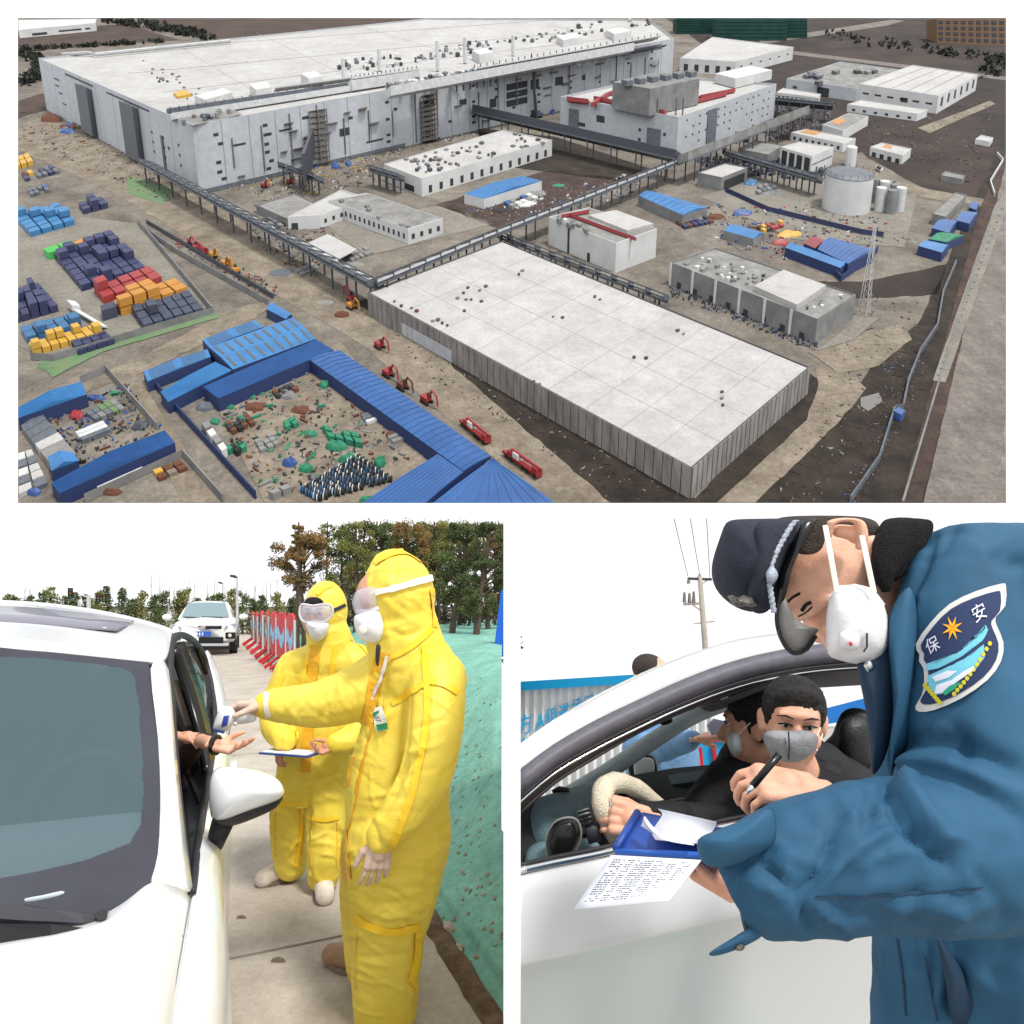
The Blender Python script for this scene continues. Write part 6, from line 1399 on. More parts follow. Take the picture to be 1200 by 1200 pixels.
o = MB().grid([catmull([W(x,y-3,Yc(x)+1.1)+Vector((0,0,-.02)) for x,y in U_],3), catmull(Ln(U_,.34),3), catmull([W((a[0]+b[0])/2,(a[1]+b[1])/2,Yc(a[0])+.22) for a,b in zip(U_,L_)],3), catmull(Ln(L_,.19),3)]).build('roof', CPD, car2, True); solid(o, .02, 0)
TRIM = mat('door_trim_grey', srgb(98,96,106), .5, srgb(88,86,96), 30, 3, bump=.1, bscale=300); TRB = mat('trim_brown', srgb(62,54,50), .4)
o = MB().grid([catmull(Ln(L_,.185),3), catmull([W((a[0]+b[0])/2,(a[1]+b[1])/2-1,Yc(a[0])+.155) for a,b in zip(L_,L2)],3), catmull(Ln(L2,.17),3)]).build('roof_trim', TRIM, car2, True); solid(o, .015)
o = MB().grid([catmull(Ln(L2,.172),3), catmull(Ln(L3,.175),3)]).build('door_seal', TRB, car2, True); solid(o, .01)
MB().tube(catmull([W(x,y+9,Yc(x)+.158) for x,y in L2],3), .0032, 6).build('chrome_strip', CHR, car2, True)
MB().tube(catmull([W(x,y+4,Yc(x)+.162) for x,y in L2],3), .0035, 6).build('seal_lip', RUB, car2, True)
MB().tube(catmull([W(x,y-1,Yc(x)+.17) for x,y in L3],3), .004, 6).build('seal_lip', RUB, car2, True)
# door skin
S0 = [(606,1026),(650,1016),(700,1006),(760,992),(850,972),(960,950),(1060,932),(1150,920)]
S1 = [(606,1070),(650,1058),(700,1048),(760,1034),(850,1014),(960,992),(1060,974),(1150,962)]
S2 = [(606,1126),(650,1117),(700,1106),(760,1093),(850,1073),(960,1050),(1060,1032),(1150,1018)]
S3 = [(606,1136),(650,1128),(700,1118),(760,1105),(850,1085),(960,1062),(1060,1044),(1150,1030)]
S4 = [(606,1230),(650,1225),(700,1220),(760,1215),(850,1205),(960,1190),(1060,1170),(1150,1150)]
S5 = [(606,1420),(650,1420),(700,1410),(760,1405),(850,1395),(960,1380),(1060,1360),(1150,1330)]
o = MB().grid([catmull(Ln(S0,.03),3), catmull(Ln(S0,.0),3), catmull(Ln(S1,-.045),3), catmull(Ln(S2,-.08),3), catmull(Ln([(x,y+3) for x,y in S2],-.078),3), catmull(Ln(S3,-.05),3), catmull(Ln(S4,.03),3), catmull(Ln(S5,.16),3)]).build('door', CPD, car2, True); subd(o,1); solid(o, .012, 0)
o = MB().grid([catmull([W(x,y-9,Yc(x)+.012) for x,y in S0],3), catmull([W(x,y-1,Yc(x)+.002) for x,y in S0],3)]).build('sill_trim', CHR, o, True); solid(o, .006)
MB().tube(catmull([W(x,y-11,Yc(x)+.03) for x,y in S0],3), .006, 6).build('window_seal', RUB, car2, True)
# cabin: lining, dash, gauges
DSH = mat('dash_teal', srgb(112,138,148), .55, srgb(92,116,126), 8, 4, bump=.2, bscale=160)
o = MB().grid([[W(600,950,1.5),W(660,930,1.9),W(720,912,2.3),W(790,900,2.5),W(900,890,2.6),W(1040,890,2.6)],[W(600,1060,1.45),W(660,1050,1.6),W(720,1050,1.8),W(790,1050,1.9),W(900,1040,2.0),W(1040,1000,2.0)]]).build('cabin_lining', INT, car2)
blob('dashboard', [C_((630,972,26,1.62),(645,962,30,1.7),(690,945,26,1.95),(730,930,22,2.2)), C_((632,1008,20,1.5),(645,1004,20,1.5),(690,1000,18,1.6))], .012, DSH, car2, 5)
pillow('gauge_pod', sm([(640,985),(648,965),(664,958),(677,962),(681,980),(672,1000),(656,1012),(643,1006)]), 1.43, .03, BLK, car2, back=1)
MB().tube([W(x,y,1.405) for x,y in sm([(640,985),(648,965),(664,958),(677,962),(681,980),(672,1000),(656,1012),(643,1006)],3)], .0025, 6).build('gauge_bezel', mat('bezel_silver', srgb(150,152,150), .3, metal=.8), car2)
pillow('air_vent', [(676,950),(690,946),(697,958),(692,972),(680,968)], 1.5, .03, mat('vent_grey', srgb(120,122,124), .4), car2, back=1)
for k in range(4): MB().tube([W(677+k*1.2,953+k*5,1.465), W(692+k*.8,949+k*5,1.465)], .003, 5).build('vent_slat', BLK, car2)
pillow('switch_panel', [(684,968),(702,966),(705,985),(690,990)], 1.48, .02, PLG, car2, back=1)
pillow('camera_box', [(646,926),(655,921),(667,923),(668,929),(648,930)], 1.8, .03, PLG, car2, back=1)
# far pillar, headliner, mirrors
PTR = mat('pillar_trim', srgb(196,208,210), .7, srgb(180,194,196), 20, 3)
o = MB().tube(catmull([W(655,938,2.25),W(715,902,2.3),(W(765,868,2.35)),W(815,838,2.4),W(870,818,2.45)],4), [.05]*17, 10, flat=.5).build('far_pillar', PTR, car2, True)
o = MB().grid([[W(820,830,1.75),W(900,800,1.75),W(960,788,1.78),W(1060,782,1.85)],[W(835,835,2.5),W(900,818,2.5),W(960,806,2.5),W(1060,800,2.5)]]).build('headliner', mat('headliner_grey', srgb(86,86,90), .9), car2, True)
pillow('inner_mirror', sm([(772,843),(785,838),(788,846),(776,850)],3), 1.9, .02, BLK, car2)
sv_ = pillow('sun_visor', sm([(815,826),(840,818),(846,824),(826,830)],3), 1.9, .01, PTR, car2)
fm = pillow('far_mirror', sm([(735,893),(744,884),(762,884),(770,893),(769,912),(742,916)],3), 2.5, .03, BLK, car2); pillow('mirror_glass', sm([(743,893),(752,888),(764,889),(767,898),(764,910),(746,913)],3), 2.455, .01, mat('mirror_sky_white', srgb(240,241,242), .2), fm)  # mirror glass coloured pale to paint in the bright sky it reflects
o = MB().grid([[W(735,922,2.45),W(790,912,2.45),W(860,902,2.5),W(960,890,2.5)],[W(735,932,2.4),W(790,924,2.4),W(860,914,2.45),W(960,900,2.45)]]).build('far_sill', mat('door_teal', srgb(60,76,80), .6), car2); solid(o, .04)
pillow('centre_armrest', sm([(762,950),(790,936),(835,936),(850,960),(820,975),(780,970)]), 2.0, .06, mat('leather_black', srgb(30,31,34), .45, bump=.2, bscale=120), car2, back=1)
pillow('gear_lever', sm([(822,950),(835,948),(838,968),(826,972)]), 1.85, .03, PLG, car2, back=1)
# seats
LTH = MATS['leather_black']
blob('seat', [C_((1005,960,44,1.86),(1000,900,42,1.88),(1003,868,26,1.92),(1004,850,22,1.94))], .014, LTH, car2, 5)
pillow('headrest', sm([(982,862),(990,842),(1008,838),(1024,848),(1026,880),(1018,900),(990,902)]), 1.78, .05, LTH, car2, back=1)
blob('seat', [C_((880,960,44,2.35),(895,900,42,2.4),(905,868,24,2.42))], .016, LTH, car2, 5)
# steering wheel with fluffy cover
FLU = mat('fleece_cream', srgb(238,228,206), .95, srgb(226,212,188), 60, 6, bump=.6, bscale=260)
sw = empty('steering_wheel', W(730,970,1.62), 'cream fleece steering wheel cover inside the checked car', 'steering wheel')
sw.name = 'steering_wheel'
ring = []
for k in range(33):
    t = 2*math.pi*k/32; ring.append(W(752+(44*math.cos(t)-16*math.sin(t)), 968+(-48*math.sin(t)+18*math.cos(t)), 1.62+.14*math.cos(t)))
o = MB().tube(ring, [.025+.0015*math.sin(k*2.1) for k in range(33)], 12).build('fleece_rim', FLU, car2, True)
bpy.data.objects.remove(sw)
MB().tube([W(742,975,1.62),W(760,950,1.68)], [.05,.03], 8).build('wheel_hub', PLG, o)
pillow('wheel_spoke', sm([(724,930),(735,932),(752,952),(748,960),(730,945)]), 1.62, .015, BLK, o, back=1)
# ---------------------------------------------------------------- heads
def head(par, c, f, u, s, skin, eyes=True, ears=True, beard=False, vox=.007, neck=None):
    f = Vector(f).normalized(); u = Vector(u); u = (u-f*u.dot(f)).normalized(); r = f.cross(u); c = Vector(c)
    R = Matrix((r, f, u)).transposed()
    P = lambda x, y, z: c+(r*x+f*y+u*z)*s
    pr = [('e', P(0,-.012,.03), (.077*s,.098*s,.09*s), R), ('e', P(0,.022,-.03), (.066*s,.072*s,.092*s), R), ('e', P(0,.05,-.085), (.034*s,.032*s,.03*s), R),
          ('c', [P(0,.088,.015), P(0,.108,-.028)], [.010*s,.016*s]), ('e', P(0,.075,.045), (.055*s,.022*s,.016*s), R), ('e', P(.038,.058,-.025),(.028*s,.03*s,.03*s), R), ('e', P(-.038,.058,-.025),(.028*s,.03*s,.03*s), R)]
    if ears:
        for q in (-1,1): pr.append(('e', P(.08*q,-.012,-.005), (.010*s,.02*s,.032*s), R)); pr.append(('e', P(.086*q,-.022,.008), (.007*s,.016*s,.024*s), R))
    if neck: pr.append(('c', [P(0,-.02,-.08), Vector(neck)], [.055*s,.06*s]))
    o = blob('head', pr, vox*s, skin, par, 4)
    if eyes:
        WH = mat('eye_white', srgb(214,208,204), .3)
        for q in (-1,1):
            e_ = MB().ell(P(.031*q,.0785,.018), (.0135*s,.010*s,.0065*s), R, 12, 8).build('eye', WH, o, True)
            MB().ell(P(.029*q,.0865,.018), (.0055*s,.004*s,.0052*s), R, 10, 6).build('iris', HAIR, e_, True)
            MB().tube([P(.013*q,.086,.019), P(.03*q,.092,.026), P(.047*q,.082,.02)], .0022*s, 5).build('eyelid', HAIR, o)
            MB().tube([P(.012*q,.092,.04), P(.032*q,.092,.046), P(.052*q,.078,.04)], [.0035*s,.0045*s,.002*s], 6, flat=.6).build('eyebrow', HAIR, o)
    return o, P, R
# ---- driver of the checked car
dv = empty('person', W(940,960,1.7), 'young driver in grey face mask at the fleece covered wheel', 'person')
JKT = mat('black_jacket', srgb(26,28,34), .75, srgb(18,19,24), 20, 4, bump=.3, bscale=60)
hd, P, R = head(dv, W(929,848,1.62), (-.28,-.94,-.12), (.04,-.1,1), .92, SK, neck=W(945,925,1.72))
blob('hair', [('e', P(0,-.022,.054), (.076,.092,.07), R), ('e', P(0,.048,.088),(.056,.026,.024),R), ('e', P(.062,-.012,.04),(.018,.055,.05),R), ('e', P(-.062,-.012,.04),(.018,.055,.05),R)], .006, HAIR, dv, 3, .005, 40)
blob('jacket', [C_((970,1010,70,1.82),(965,940,64,1.8),(952,912,46,1.74)), C_((990,930,36,1.78),(985,980,32,1.7),(940,1010,26,1.6)), C_((915,935,34,1.78),(870,965,27,1.72),(800,960,20,1.66),(752,950,15,1.6)), C_((935,915,30,1.7),(975,915,30,1.72))], .011, JKT, dv, 4, .01, 9, 4)
GMK = mat('mask_grey', srgb(146,146,150), .85, srgb(128,128,134), 50, 3, bump=.25, bscale=160)
mk = pillow('mask', sm([(894,862),(903,856),(926,856),(945,856),(957,861),(958,872),(948,886),(934,893),(915,891),(900,880)]), 1.535, .05, GMK, dv, back=.3)
MB().tube([W(924,857,1.482),W(925,874,1.478),W(924,890,1.5)], .002, 5).build('mask_seam', PLG, mk)
MB().tube([W(956,864,1.53),W(965,846,1.6)], .0018, 5).build('ear_loop', ZIP, mk); MB().tube([W(957,880,1.54),W(964,860,1.6)], .0018, 5).build('ear_loop', ZIP, mk)
hand('hand', W(758,962,1.455), (-1,-.03,.16), (0,.9,-.35), .165, SK, dv, (.75,.8,.85,.9), .4, 1, thumb_out=.4)
MB().tube([W(716,942,1.43)+Vector((math.cos(a)*.002,math.cos(a)*.009,math.sin(a)*.011)) for a in [k/10*6.2832 for k in range(11)]], .0018, 6).build('finger_ring', CHR, dv)
# ---- passenger in black, profile to the far window
pa = empty('person', W(870,990,2.1), 'passenger in black coat turned to the far window', 'person')
hd, P, R = head(pa, W(884,853,2.02), (-.86,.35,-.05), (.05,0,1), .95, SK, vox=.009, neck=W(885,905,2.08))
blob('hair', [('e', P(0,-.02,.055), (.082,.1,.076), R), ('e', P(0,.045,.09),(.06,.035,.03),R), ('e', P(-.066,-.03,.02),(.018,.05,.06),R)], .008, HAIR, pa, 3, .005, 40)
blob('jacket', [C_((872,1000,56,2.1),(872,930,48,2.1),(876,896,34,2.08)), C_((850,915,26,2.02),(820,950,22,1.95),(800,975,18,1.9))], .013, JKT, pa, 4, .01, 9, 9)
mk = pillow('mask', sm([(858,858),(866,862),(870,876),(864,886),(856,880),(853,868)]), 1.99, .05, mat('mask_pale', srgb(214,230,230), .8), pa, back=.8)
MB().tube([W(864,862,1.94),W(879,847,1.945)], .0016, 5).build('ear_loop', ZIP, mk)
# ---- man outside at the far side
mo = empty('person', W(775,1000,3.2), 'man in light blue jacket reaching a paper to the far window', 'person')
LBJ = mat('pale_blue_jacket', srgb(110,150,188), .75, srgb(92,130,168), 10, 4, bump=.3, bscale=40)
HRS = mat('cropped_hair', srgb(66,54,48), .8, srgb(46,38,34), 80, 3, bump=.5, bscale=300)
hd, P, R = head(mo, W(763,796,3.2), (.75,-.5,-.35), (.1,0,1), .98, SK, vox=.011, neck=W(768,850,3.25))
blob('hair', [('e', P(0,-.03,.045), (.083,.09,.075), R)], .009, HRS, mo, 3)
blob('jacket', [C_((778,1040,46,3.2),(778,930,46,3.2),(776,880,42,3.22),(772,862,28,3.22)), C_((748,876,20,3.1),(780,876,16,2.9),(812,866,11.5,2.72))], .016, LBJ, mo, 4, .012, 8, 2)
hand('hand', W(816,866,2.7), (1,-.1,.12), (.05,-.2,-1), .17, SK, mo, (.5,.55,.6,.65), .5, -1)
cd = pillow('paper_card', [(828,850),(836,842),(850,845),(848,860),(834,862)], 2.62, .004, mat('card_lilac', srgb(206,200,226), .6)); tag(cd, 'lilac paper card in the hand of the man outside', 'card')
# ---- container wall and lettering behind
CW = mat('cladding_pale', srgb(228,228,228), .6, srgb(214,214,214), 3, 4); CYA = mat('cladding_blue', srgb(20,150,205), .5); LET = mat('letter_blue', srgb(20,170,225), .6)
def Yw(x): return 8.0-(x-600)*.0045
ct = empty('site_cabin', W(700,900,7.6), 'pale corrugated site cabin with bright blue eaves and blue lettering', 'cabin')
def topy(x): return 800-(x-605)*.062
n_ = 46; prs = []
for k in range(n_+1):
    x = 606+k*5; z_ = .05 if k % 2 else 0
    prs.append((x, Yw(x)+z_))
mb = MB(); mb.grid([[W(x, topy(x)+9, Y) for x, Y in prs], [W(x, topy(x)+240, Y) for x, Y in prs]]); o = mb.build('wall', CW, ct)
solid(o, .05)
q = [(606,Yw(606)-.08),(836,Yw(836)-.08)]
MB().hexa([W(x, topy(x)+9.5, Y+d) for (x,Y) in q for d in ((0,.5) if x == 606 else (.5,0))], [W(x, topy(x)-1, Y+d) for (x,Y) in q for d in ((0,.5) if x == 606 else (.5,0))]).build('eaves', CYA, ct)
def textmesh(s):
    cu = bpy.data.curves.new('t', 'FONT'); cu.body = s; cu.align_x = 'CENTER'; cu.align_y = 'CENTER'; cu.resolution_u = 3
    t = bpy.data.objects.new('t', cu); COL.objects.link(t); me = evalmesh(t)
    vs = [(v.co.x, v.co.y) for v in me.vertices]; fs = [tuple(p.vertices) for p in me.polygons]
    bpy.data.objects.remove(t); bpy.data.curves.remove(cu); bpy.data.meshes.remove(me)
    return vs, fs
def letter(ch, cx, cy, wx, wy, m, par, skew=0, slope=-.28, name='letter'):
    vs, fs = textmesh(ch)
    if not vs: return
    V = []
    for x, y in vs:
        X = cx+x*wx; Yp = cy-y*wy+(X-cx)*slope; V.append(W(X, Yp, Yw(X)-.03))
    o = mobj(name, V, fs, m, par); solid(o, .01)
for ch, x, y, a, b in (('方',615,851,19,26),('A',633,847,17,26),('级',646,842,16,24),('进',661,836,15,22),('场',676,830,14,22),('口',690,824,13,20),('测',613,873,13,15),('温',628,869,13,15)):
    letter(ch, x, y, a, b, LET, ct)
# blue hoarding with red lines, visible through the far window
hb = empty('hoarding', W(830,900,6), 'blue hoarding panel with thin red lines beyond the far window', 'hoarding')
o = MB().hexa([W(798,930,6), W(880,930,6), W(880,930,6.1), W(798,930,6.1)], [W(798,878,6), W(880,854,6), W(880,854,6.1), W(798,878,6.1)]).build('board', CYA, hb)
for x, y in ((804,880),(820,876),(836,872),(852,868)): MB().tube([W(x,y,5.97),W(x+3,y+28,5.97)], .02, 5).build('red_line', RED, hb)
MB().tube([W(836,868,5.97),W(852,863,5.97)], .02, 5).build('red_line', RED, hb)
ww = empty('white_wall', W(830,860,9), 'pale wall strip behind the blue hoarding', 'wall')
tag(MB().hexa([W(960,850,5), W(1060,835,5), W(1060,835,5.1), W(960,850,5.1)], [W(960,832,5), W(1060,806,5), W(1060,806,5.1), W(960,832,5.1)]).build('hoarding', mat('hoard_blue', srgb(20,110,190), .5)), 'plain bright blue hoarding strip behind the driver seat', 'hoarding')
bpy.data.objects.remove(ww)
# ---- utility pole
up = empty('utility_pole', W(827,775,16), 'concrete utility pole with cross arms and a switch bracket', 'utility pole')
CP = mat('pole_concrete', srgb(178,170,160), .9, srgb(156,148,138), 3, 4)
MB().tube([W(832,830,16), W(827,763,16), W(820,674,16)], [.10,.08,.06], 8).build('mast', CP, up, True)
MB().tube([W(806,678,16), W(834,679,16)], .035, 6).build('cross_arm', PLG, up); MB().tube([W(801,708,16), W(821,707,16)], .035, 6).build('bracket', CP, up); MB().tube([W(812,709,16), W(822,716,16)], .02, 5).build('brace', CP, up)
MB().tube([W(813,731,16), W(838,728,16)], .02, 5).build('lower_arm', CP, up); MB().tube([W(820,686,16),W(829,680,16)], .015, 5).build('brace', CP, up)
for x, y0, y1 in ((802,694,706),(808,695,706),(813,693,706),(807,678,684),(820,673,678)): MB().tube([W(x,y1,16), W(x,y0,16)], [.05,.03], 6).build('insulator', mat('insulator', srgb(120,112,106), .5), up)
for (x0,y0,x1,y1) in ((790,608,806,675),(809,608,820,674),(828,608,832,677)): MB().tube([W(x0,y0,13), W((x0+x1)/2,(y0+y1)/2+1,14.3), W(x1,y1,16)], .008, 4).build('wire', PLG, up)
# ---------------------------------------------------------------- the guard
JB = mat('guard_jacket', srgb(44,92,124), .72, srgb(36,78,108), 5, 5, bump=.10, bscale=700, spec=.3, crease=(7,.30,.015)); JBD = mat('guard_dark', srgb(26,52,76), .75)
CAPM = mat('cap_navy', srgb(34,40,58), .8, srgb(26,31,46), 60, 4, bump=.3, bscale=400); FUR = mat('black_fur', srgb(26,24,32), .95, srgb(14,13,18), 60, 6, bump=.9, bscale=420)
SILV = mat('silver_cord', srgb(178,186,202), .5, metal=.3, bump=.4, bscale=500); PEW = mat('pewter_badge', srgb(150,146,140), .4, srgb(90,86,84), 120, 4, metal=.7, bump=.8, bscale=200)
gd = empty('person', Vector((.62,1.0,-.15)), 'guard in blue uniform jacket and peaked cap writing on a clipboard', 'person')
jk = blob('jacket', [
 C_((1130,690,60,1.04),(1125,760,74,1.06),(1115,900,80,1.08),(1112,1040,78,1.06),(1112,1160,80,1.05),(1112,1400,82,1.05)),
 C_((1200,690,78,.98),(1210,820,95,1.0),(1200,1000,100,1.0),(1200,1300,110,1.0)),
 C_((1105,672,50,.9),(1140,668,56,.86),(1190,672,62,.86)),
 C_((1122,690,62,.84),(1128,770,70,.8),(1140,880,76,.76),(1160,960,84,.74),(1165,1010,78,.73)),
 C_((1175,1010,80,.73),(1100,1000,90,.72),(1020,1000,87,.71)), CF_(1.0,(1030,1000,87,.71),(960,1012,80,.705),(905,1026,70,.70),(868,1042,58,.71)),
 ], .0065, JB, gd, 8, .006, 6, 31, (1,1,1), folds=
 [([(938,1046),(958,1025),(972,990),(980,958)],6,-.012),([(950,1046),(985,1010),(1020,985),(1055,965)],7,.010),([(930,1046),(905,1022),(882,1008)],6,-.010),([(920,1052),(895,1040),(875,1030)],6,.007),([(944,1052),(965,1072),(990,1088)],5,.008),([(936,1056),(945,1078),(955,1092)],5,-.008),
  ([(1052,885),(1036,912),(1058,955),(1100,1000),(1116,1016)],10,-.022),([(1075,880),(1062,920),(1090,965),(1125,1000)],14,.016),([(1050,872),(1090,868),(1140,880),(1190,905)],13,-.018),([(1060,890),(1110,892),(1160,915),(1200,940)],16,.014),
  ([(1010,905),(1022,930),(1015,965)],8,-.010),([(985,935),(1000,960),(1000,985)],8,.007),([(1118,850),(1132,868),(1128,892)],8,-.012),([(1100,850),(1090,870)],8,.008),
  ([(1096,630),(1072,690),(1062,745),(1064,800)],6,-.012),([(1120,620),(1092,660),(1078,690)],6,-.008),([(1108,630),(1082,680),(1070,730)],6,.007),([(1160,640),(1175,665),(1200,660)],8,-.007),([(1040,1060),(1100,1070),(1160,1062)],12,.006),([(1000,1070),(1050,1080),(1110,1078)],9,-.006)]
 +rfolds(36,[(880,930,1190,1090)],40,110,8,.0045,8)+rfolds(10,[(1080,615,1190,670)],30,90,7,.003,9)+rfolds(16,[(1040,1090,1190,1200)],40,90,7,.006,10,1.5))
gd_y = .7
# cuff flaps
pillow('cuff', sm([(818,984),(842,972),(880,957),(905,948),(908,985),(882,1004),(858,1014),(835,1016),(821,1007)]), .66, .035, JB, gd, back=1.0)
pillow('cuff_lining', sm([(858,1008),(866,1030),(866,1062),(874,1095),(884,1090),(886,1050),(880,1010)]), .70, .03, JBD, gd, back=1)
fl = pillow('cuff_tab', sm([(886,1084),(894,1096),(868,1111),(840,1120),(831,1117),(852,1103)]), .665, .012, JB, gd, back=1)
pillow('snap_button', sm([(862,1110),(868,1106),(873,1109),(870,1114),(863,1114)]), .655, .006, PEW, fl, back=1)
# front edge, collar, fur
pillow('collar_flap', sm([(1004,772),(1022,762),(1042,758),(1050,775),(1048,830),(1040,880),(1024,908),(1020,880),(1014,830)]), .80, .02, JBD, gd, back=.8)
pillow('snap_button', sm([(1012,780),(1018,773),(1025,777),(1025,784),(1018,788)]), .772, .008, CHR, gd, back=1)
pillow('jacket_front', sm([(1040,740),(1052,700),(1070,690),(1076,760),(1066,860),(1048,900),(1044,915),(1040,890),(1046,830)]), .80, .04, JB, gd, back=.6)
fu = blob('fur_collar', [C_((1037,690,7,.84),(1036,668,14,.845),(1044,640,20,.86),(1056,618,22,.88)), C_((1042,672,13,.86),(1060,640,20,.87),(1074,618,18,.88))], .005, FUR, gd, 4, .0015, 90)
for pts, wd in (([(955,1050),(1010,1050),(1080,1046),(1150,1040)],1.6),([(1060,770),(1075,765),(1080,764)],1.4)):
    ribbon('seam', jk, pts, wd, JBD, gd, .0015, .001, 6, .65)
for pts in ([(1052,1100),(1058,1140),(1062,1190)],[(1084,1120),(1090,1150),(1098,1195)]): ribbon('seam', jk, pts, 2, JBD, gd, .0015, .001, 5, .95)
pillow('shaded_fold', sm([(1098,1102),(1106,1104),(1135,1150),(1160,1200),(1118,1200),(1108,1150)]), .95, .015, JBD, gd, back=.6)  # darker cloth colour paints the shade in the fold under the arm
# head, tilted down to the board
HG = Vector((-.36,-.42,-.83)); UG = Vector((-.80,-.12,.55))
hd, P, R = head(gd, W(978,680,.94), HG, UG, .94, mat('skin_warm', srgb(238,190,164), .5, srgb(226,170,142), 22, 4, bump=.12, bscale=300, sub=.08), eyes=False, ears=True, vox=.005, neck=W(1050,660,.98))
blob('hair', [('e', P(0,-.05,.035), (.080,.066,.082), R)], .006, HRS, gd, 3)
BV['ghead'] = BV[hd.name]
for nm, pts, wd in (('eye',[(940,716),(945,709),(951,706)],4),('eyebrow',[(921,708),(929,700),(938,695)],3),('eye_crease',[(936,722),(944,718),(952,711)],1.6)): ribbon(nm, hd, pts, wd, HAIR, hd, .0012, .001, 4, .85)
blob('ear', [('c',[W(972,628,.835),W(974,612,.83),W(990,604,.83),W(1006,610,.83),W(1011,628,.83),W(1007,640,.835)],[.004,.006,.0065,.006,.007,.0055]), ('c',[W(983,622,.845),W(995,624,.845),W(1004,630,.845)],[.009,.010,.009])], .0025, MATS['skin_warm'], gd, 2)
pillow('sideburn', sm([(934,645),(940,616),(955,600),(972,606),(968,628),(962,644),(948,650)]), .835, .006, HRS, gd, back=1)
cap = pillow('cap', sm([(856,607),(843,632),(834,665),(839,690),(858,709),(880,717),(903,714),(920,702),(930,672),(942,642),(962,608),(930,602),(890,602)]), .93, .115, CAPM, gd, back=1, n=9)
pillow('cap_band', sm([(909,714),(913,680),(926,645),(944,604),(958,604),(938,645),(924,682),(917,712)]), .835, .02, BLK, cap, back=1)
pillow('cap_front', sm([(893,606),(882,640),(876,670),(880,714),(900,716),(908,690),(918,655),(935,606)]), .845, .036, mat('cap_weave', srgb(48,52,66), .85, srgb(38,42,54), 200, 4, bump=.4, bscale=900), cap, back=1)
cord = []
for k in range(60):
    t = k/59; x = 934-26*math.sin(t*1.9); y = 606+t*112; x = 934-34*math.sin(min(1,t*1.35)*math.pi/2)+18*max(0,t-.6); cord.append(W(x+.8*math.sin(k*1.9), y+.6*math.cos(k*1.9), .812))
MB().tube(cord, .0034, 7).build('braided_cord', SILV, cap, True)
pillow('cord_knot', sm([(898,670),(906,664),(912,674),(906,684),(899,680)]), .805, .012, SILV, cap, back=1)
pillow('cap_badge', [(852,698),(858,697),(864,701),(871,697),(876,699),(882,701),(888,709),(882,712),(874,710),(866,712),(858,708)], .82, .012, PEW, cap, back=1)
vz = pillow('visor', sm([(913,700),(911,728),(916,750),(925,762),(935,765),(946,759),(955,745),(959,737),(945,733),(930,721),(920,700)]), .83, .012, mat('visor_grey', srgb(140,138,137), .35, srgb(108,106,106), 9, 3, bump=.2, bscale=500), cap, back=1)
MB().tube(catmull([W(x,y,.82) for x,y in ((915,690),(911,712),(911,732),(917,751),(926,763),(935,765.5),(946,760),(956,745))],3), .003, 6).build('visor_edge', BLK, vz)
# mask with valve and straps
mg = pillow('mask', sm([(969,715),(974,696),(984,687),(1002,685),(1022,690),(1036,708),(1042,735),(1040,760),(1026,774),(1004,778),(982,773),(970,766),(968,740)],2), .80, .045, MSK, gd, back=.35, n=8)
MB().tube([W(x,y,.797) for x,y in ((972,700),(984,688),(1002,686),(1022,691),(1036,709))], .002, 5).build('mask_hem', ZIP, mg)
MB().tube([W(1016,742,.755),W(1016,758,.757),W(1012,764,.757)], .0012, 5).build('mask_fold', PLG, mg)
vl = pillow('valve', sm([(983,744),(990,739),(1002,741),(1008,747),(1006,759),(996,763),(985,758)]), .752, .012, mat('valve_white', srgb(224,220,226), .5), mg, back=1)
pillow('valve_dot', sm([(995,753),(998,752),(999,756),(996,757)],2), .738, .003, RED, vl)
for a, b in (((967,616),(981,694)),((1010,628),(1024,694))):
    MB().tube([W(a[0],a[1],.80), W((a[0]+b[0])/2,(a[1]+b[1])/2,.775), W(b[0],b[1],.765)], .0035, 6, flat=.5).build('mask_strap', ZIP, mg)
# hands
hand('hand', W(952,925,.76), (-1,.05,.12), (-.2,.4,-.75), .125, SK, gd, (.75,.85,.95,1.05), .6, 1, thumb_out=.35, vox=.003)
hand('hand', W(864,1046,.87), (-.72,.6,.34), (.1,-.2,.9), .115, SK, gd, (.35,.35,.4,.45), .3, 1, vox=.003, thumb_out=.3)
pn = empty('pen', W(893,909,.72), 'black ballpoint pen in the hand of the guard', 'pen')
MB().tube([W(913,884,.715), W(882,921,.715)], .0042, 10).build('barrel', BLK, pn, True); MB().tube([W(882,921,.715), W(874,931,.715)], [.004,.001], 10).build('tip', CHR, pn, True)
# ---------------------------------------------------------------- clipboard and sheets
cb = empty('clipboard', W(780,985,.85), 'blue clip folder with loose white sheets held under the cuff of the guard', 'clipboard')
bd = [(721,996,.90),(746,953,1.0),(754,951,1.0),(860,972,.92),(862,1003,.80)]
P0 = [W(*p) for p in bd]
bevel(MB().hexa([p-Vector((0,0,.010)) for p in P0], P0).build('board', BLP, cb), .002)
MB().tube([W(722,994,.895), W(747,952,.995)], .006, 8).build('spine', BLP, cb, True)
MB().tube([W(722,998,.893), W(860,1004,.798)], .0045, 8).build('front_lip', mat('board_lip', srgb(40,100,196), .4), cb, True)
o = MB().grid([catmull([W(771,957,.975),W(776,964,.965),W(770,975,.93),W(764,985,.90),W(768,994,.86)],4), catmull([W(840,973,.92),W(838,979,.91),W(834,986,.88),W(832,993,.85),W(834,1001,.82)],4)]).build('curled_sheet', PAP, cb, True)
o.data.transform(Matrix.Translation((0,0,.012))); solid(o, .0015)
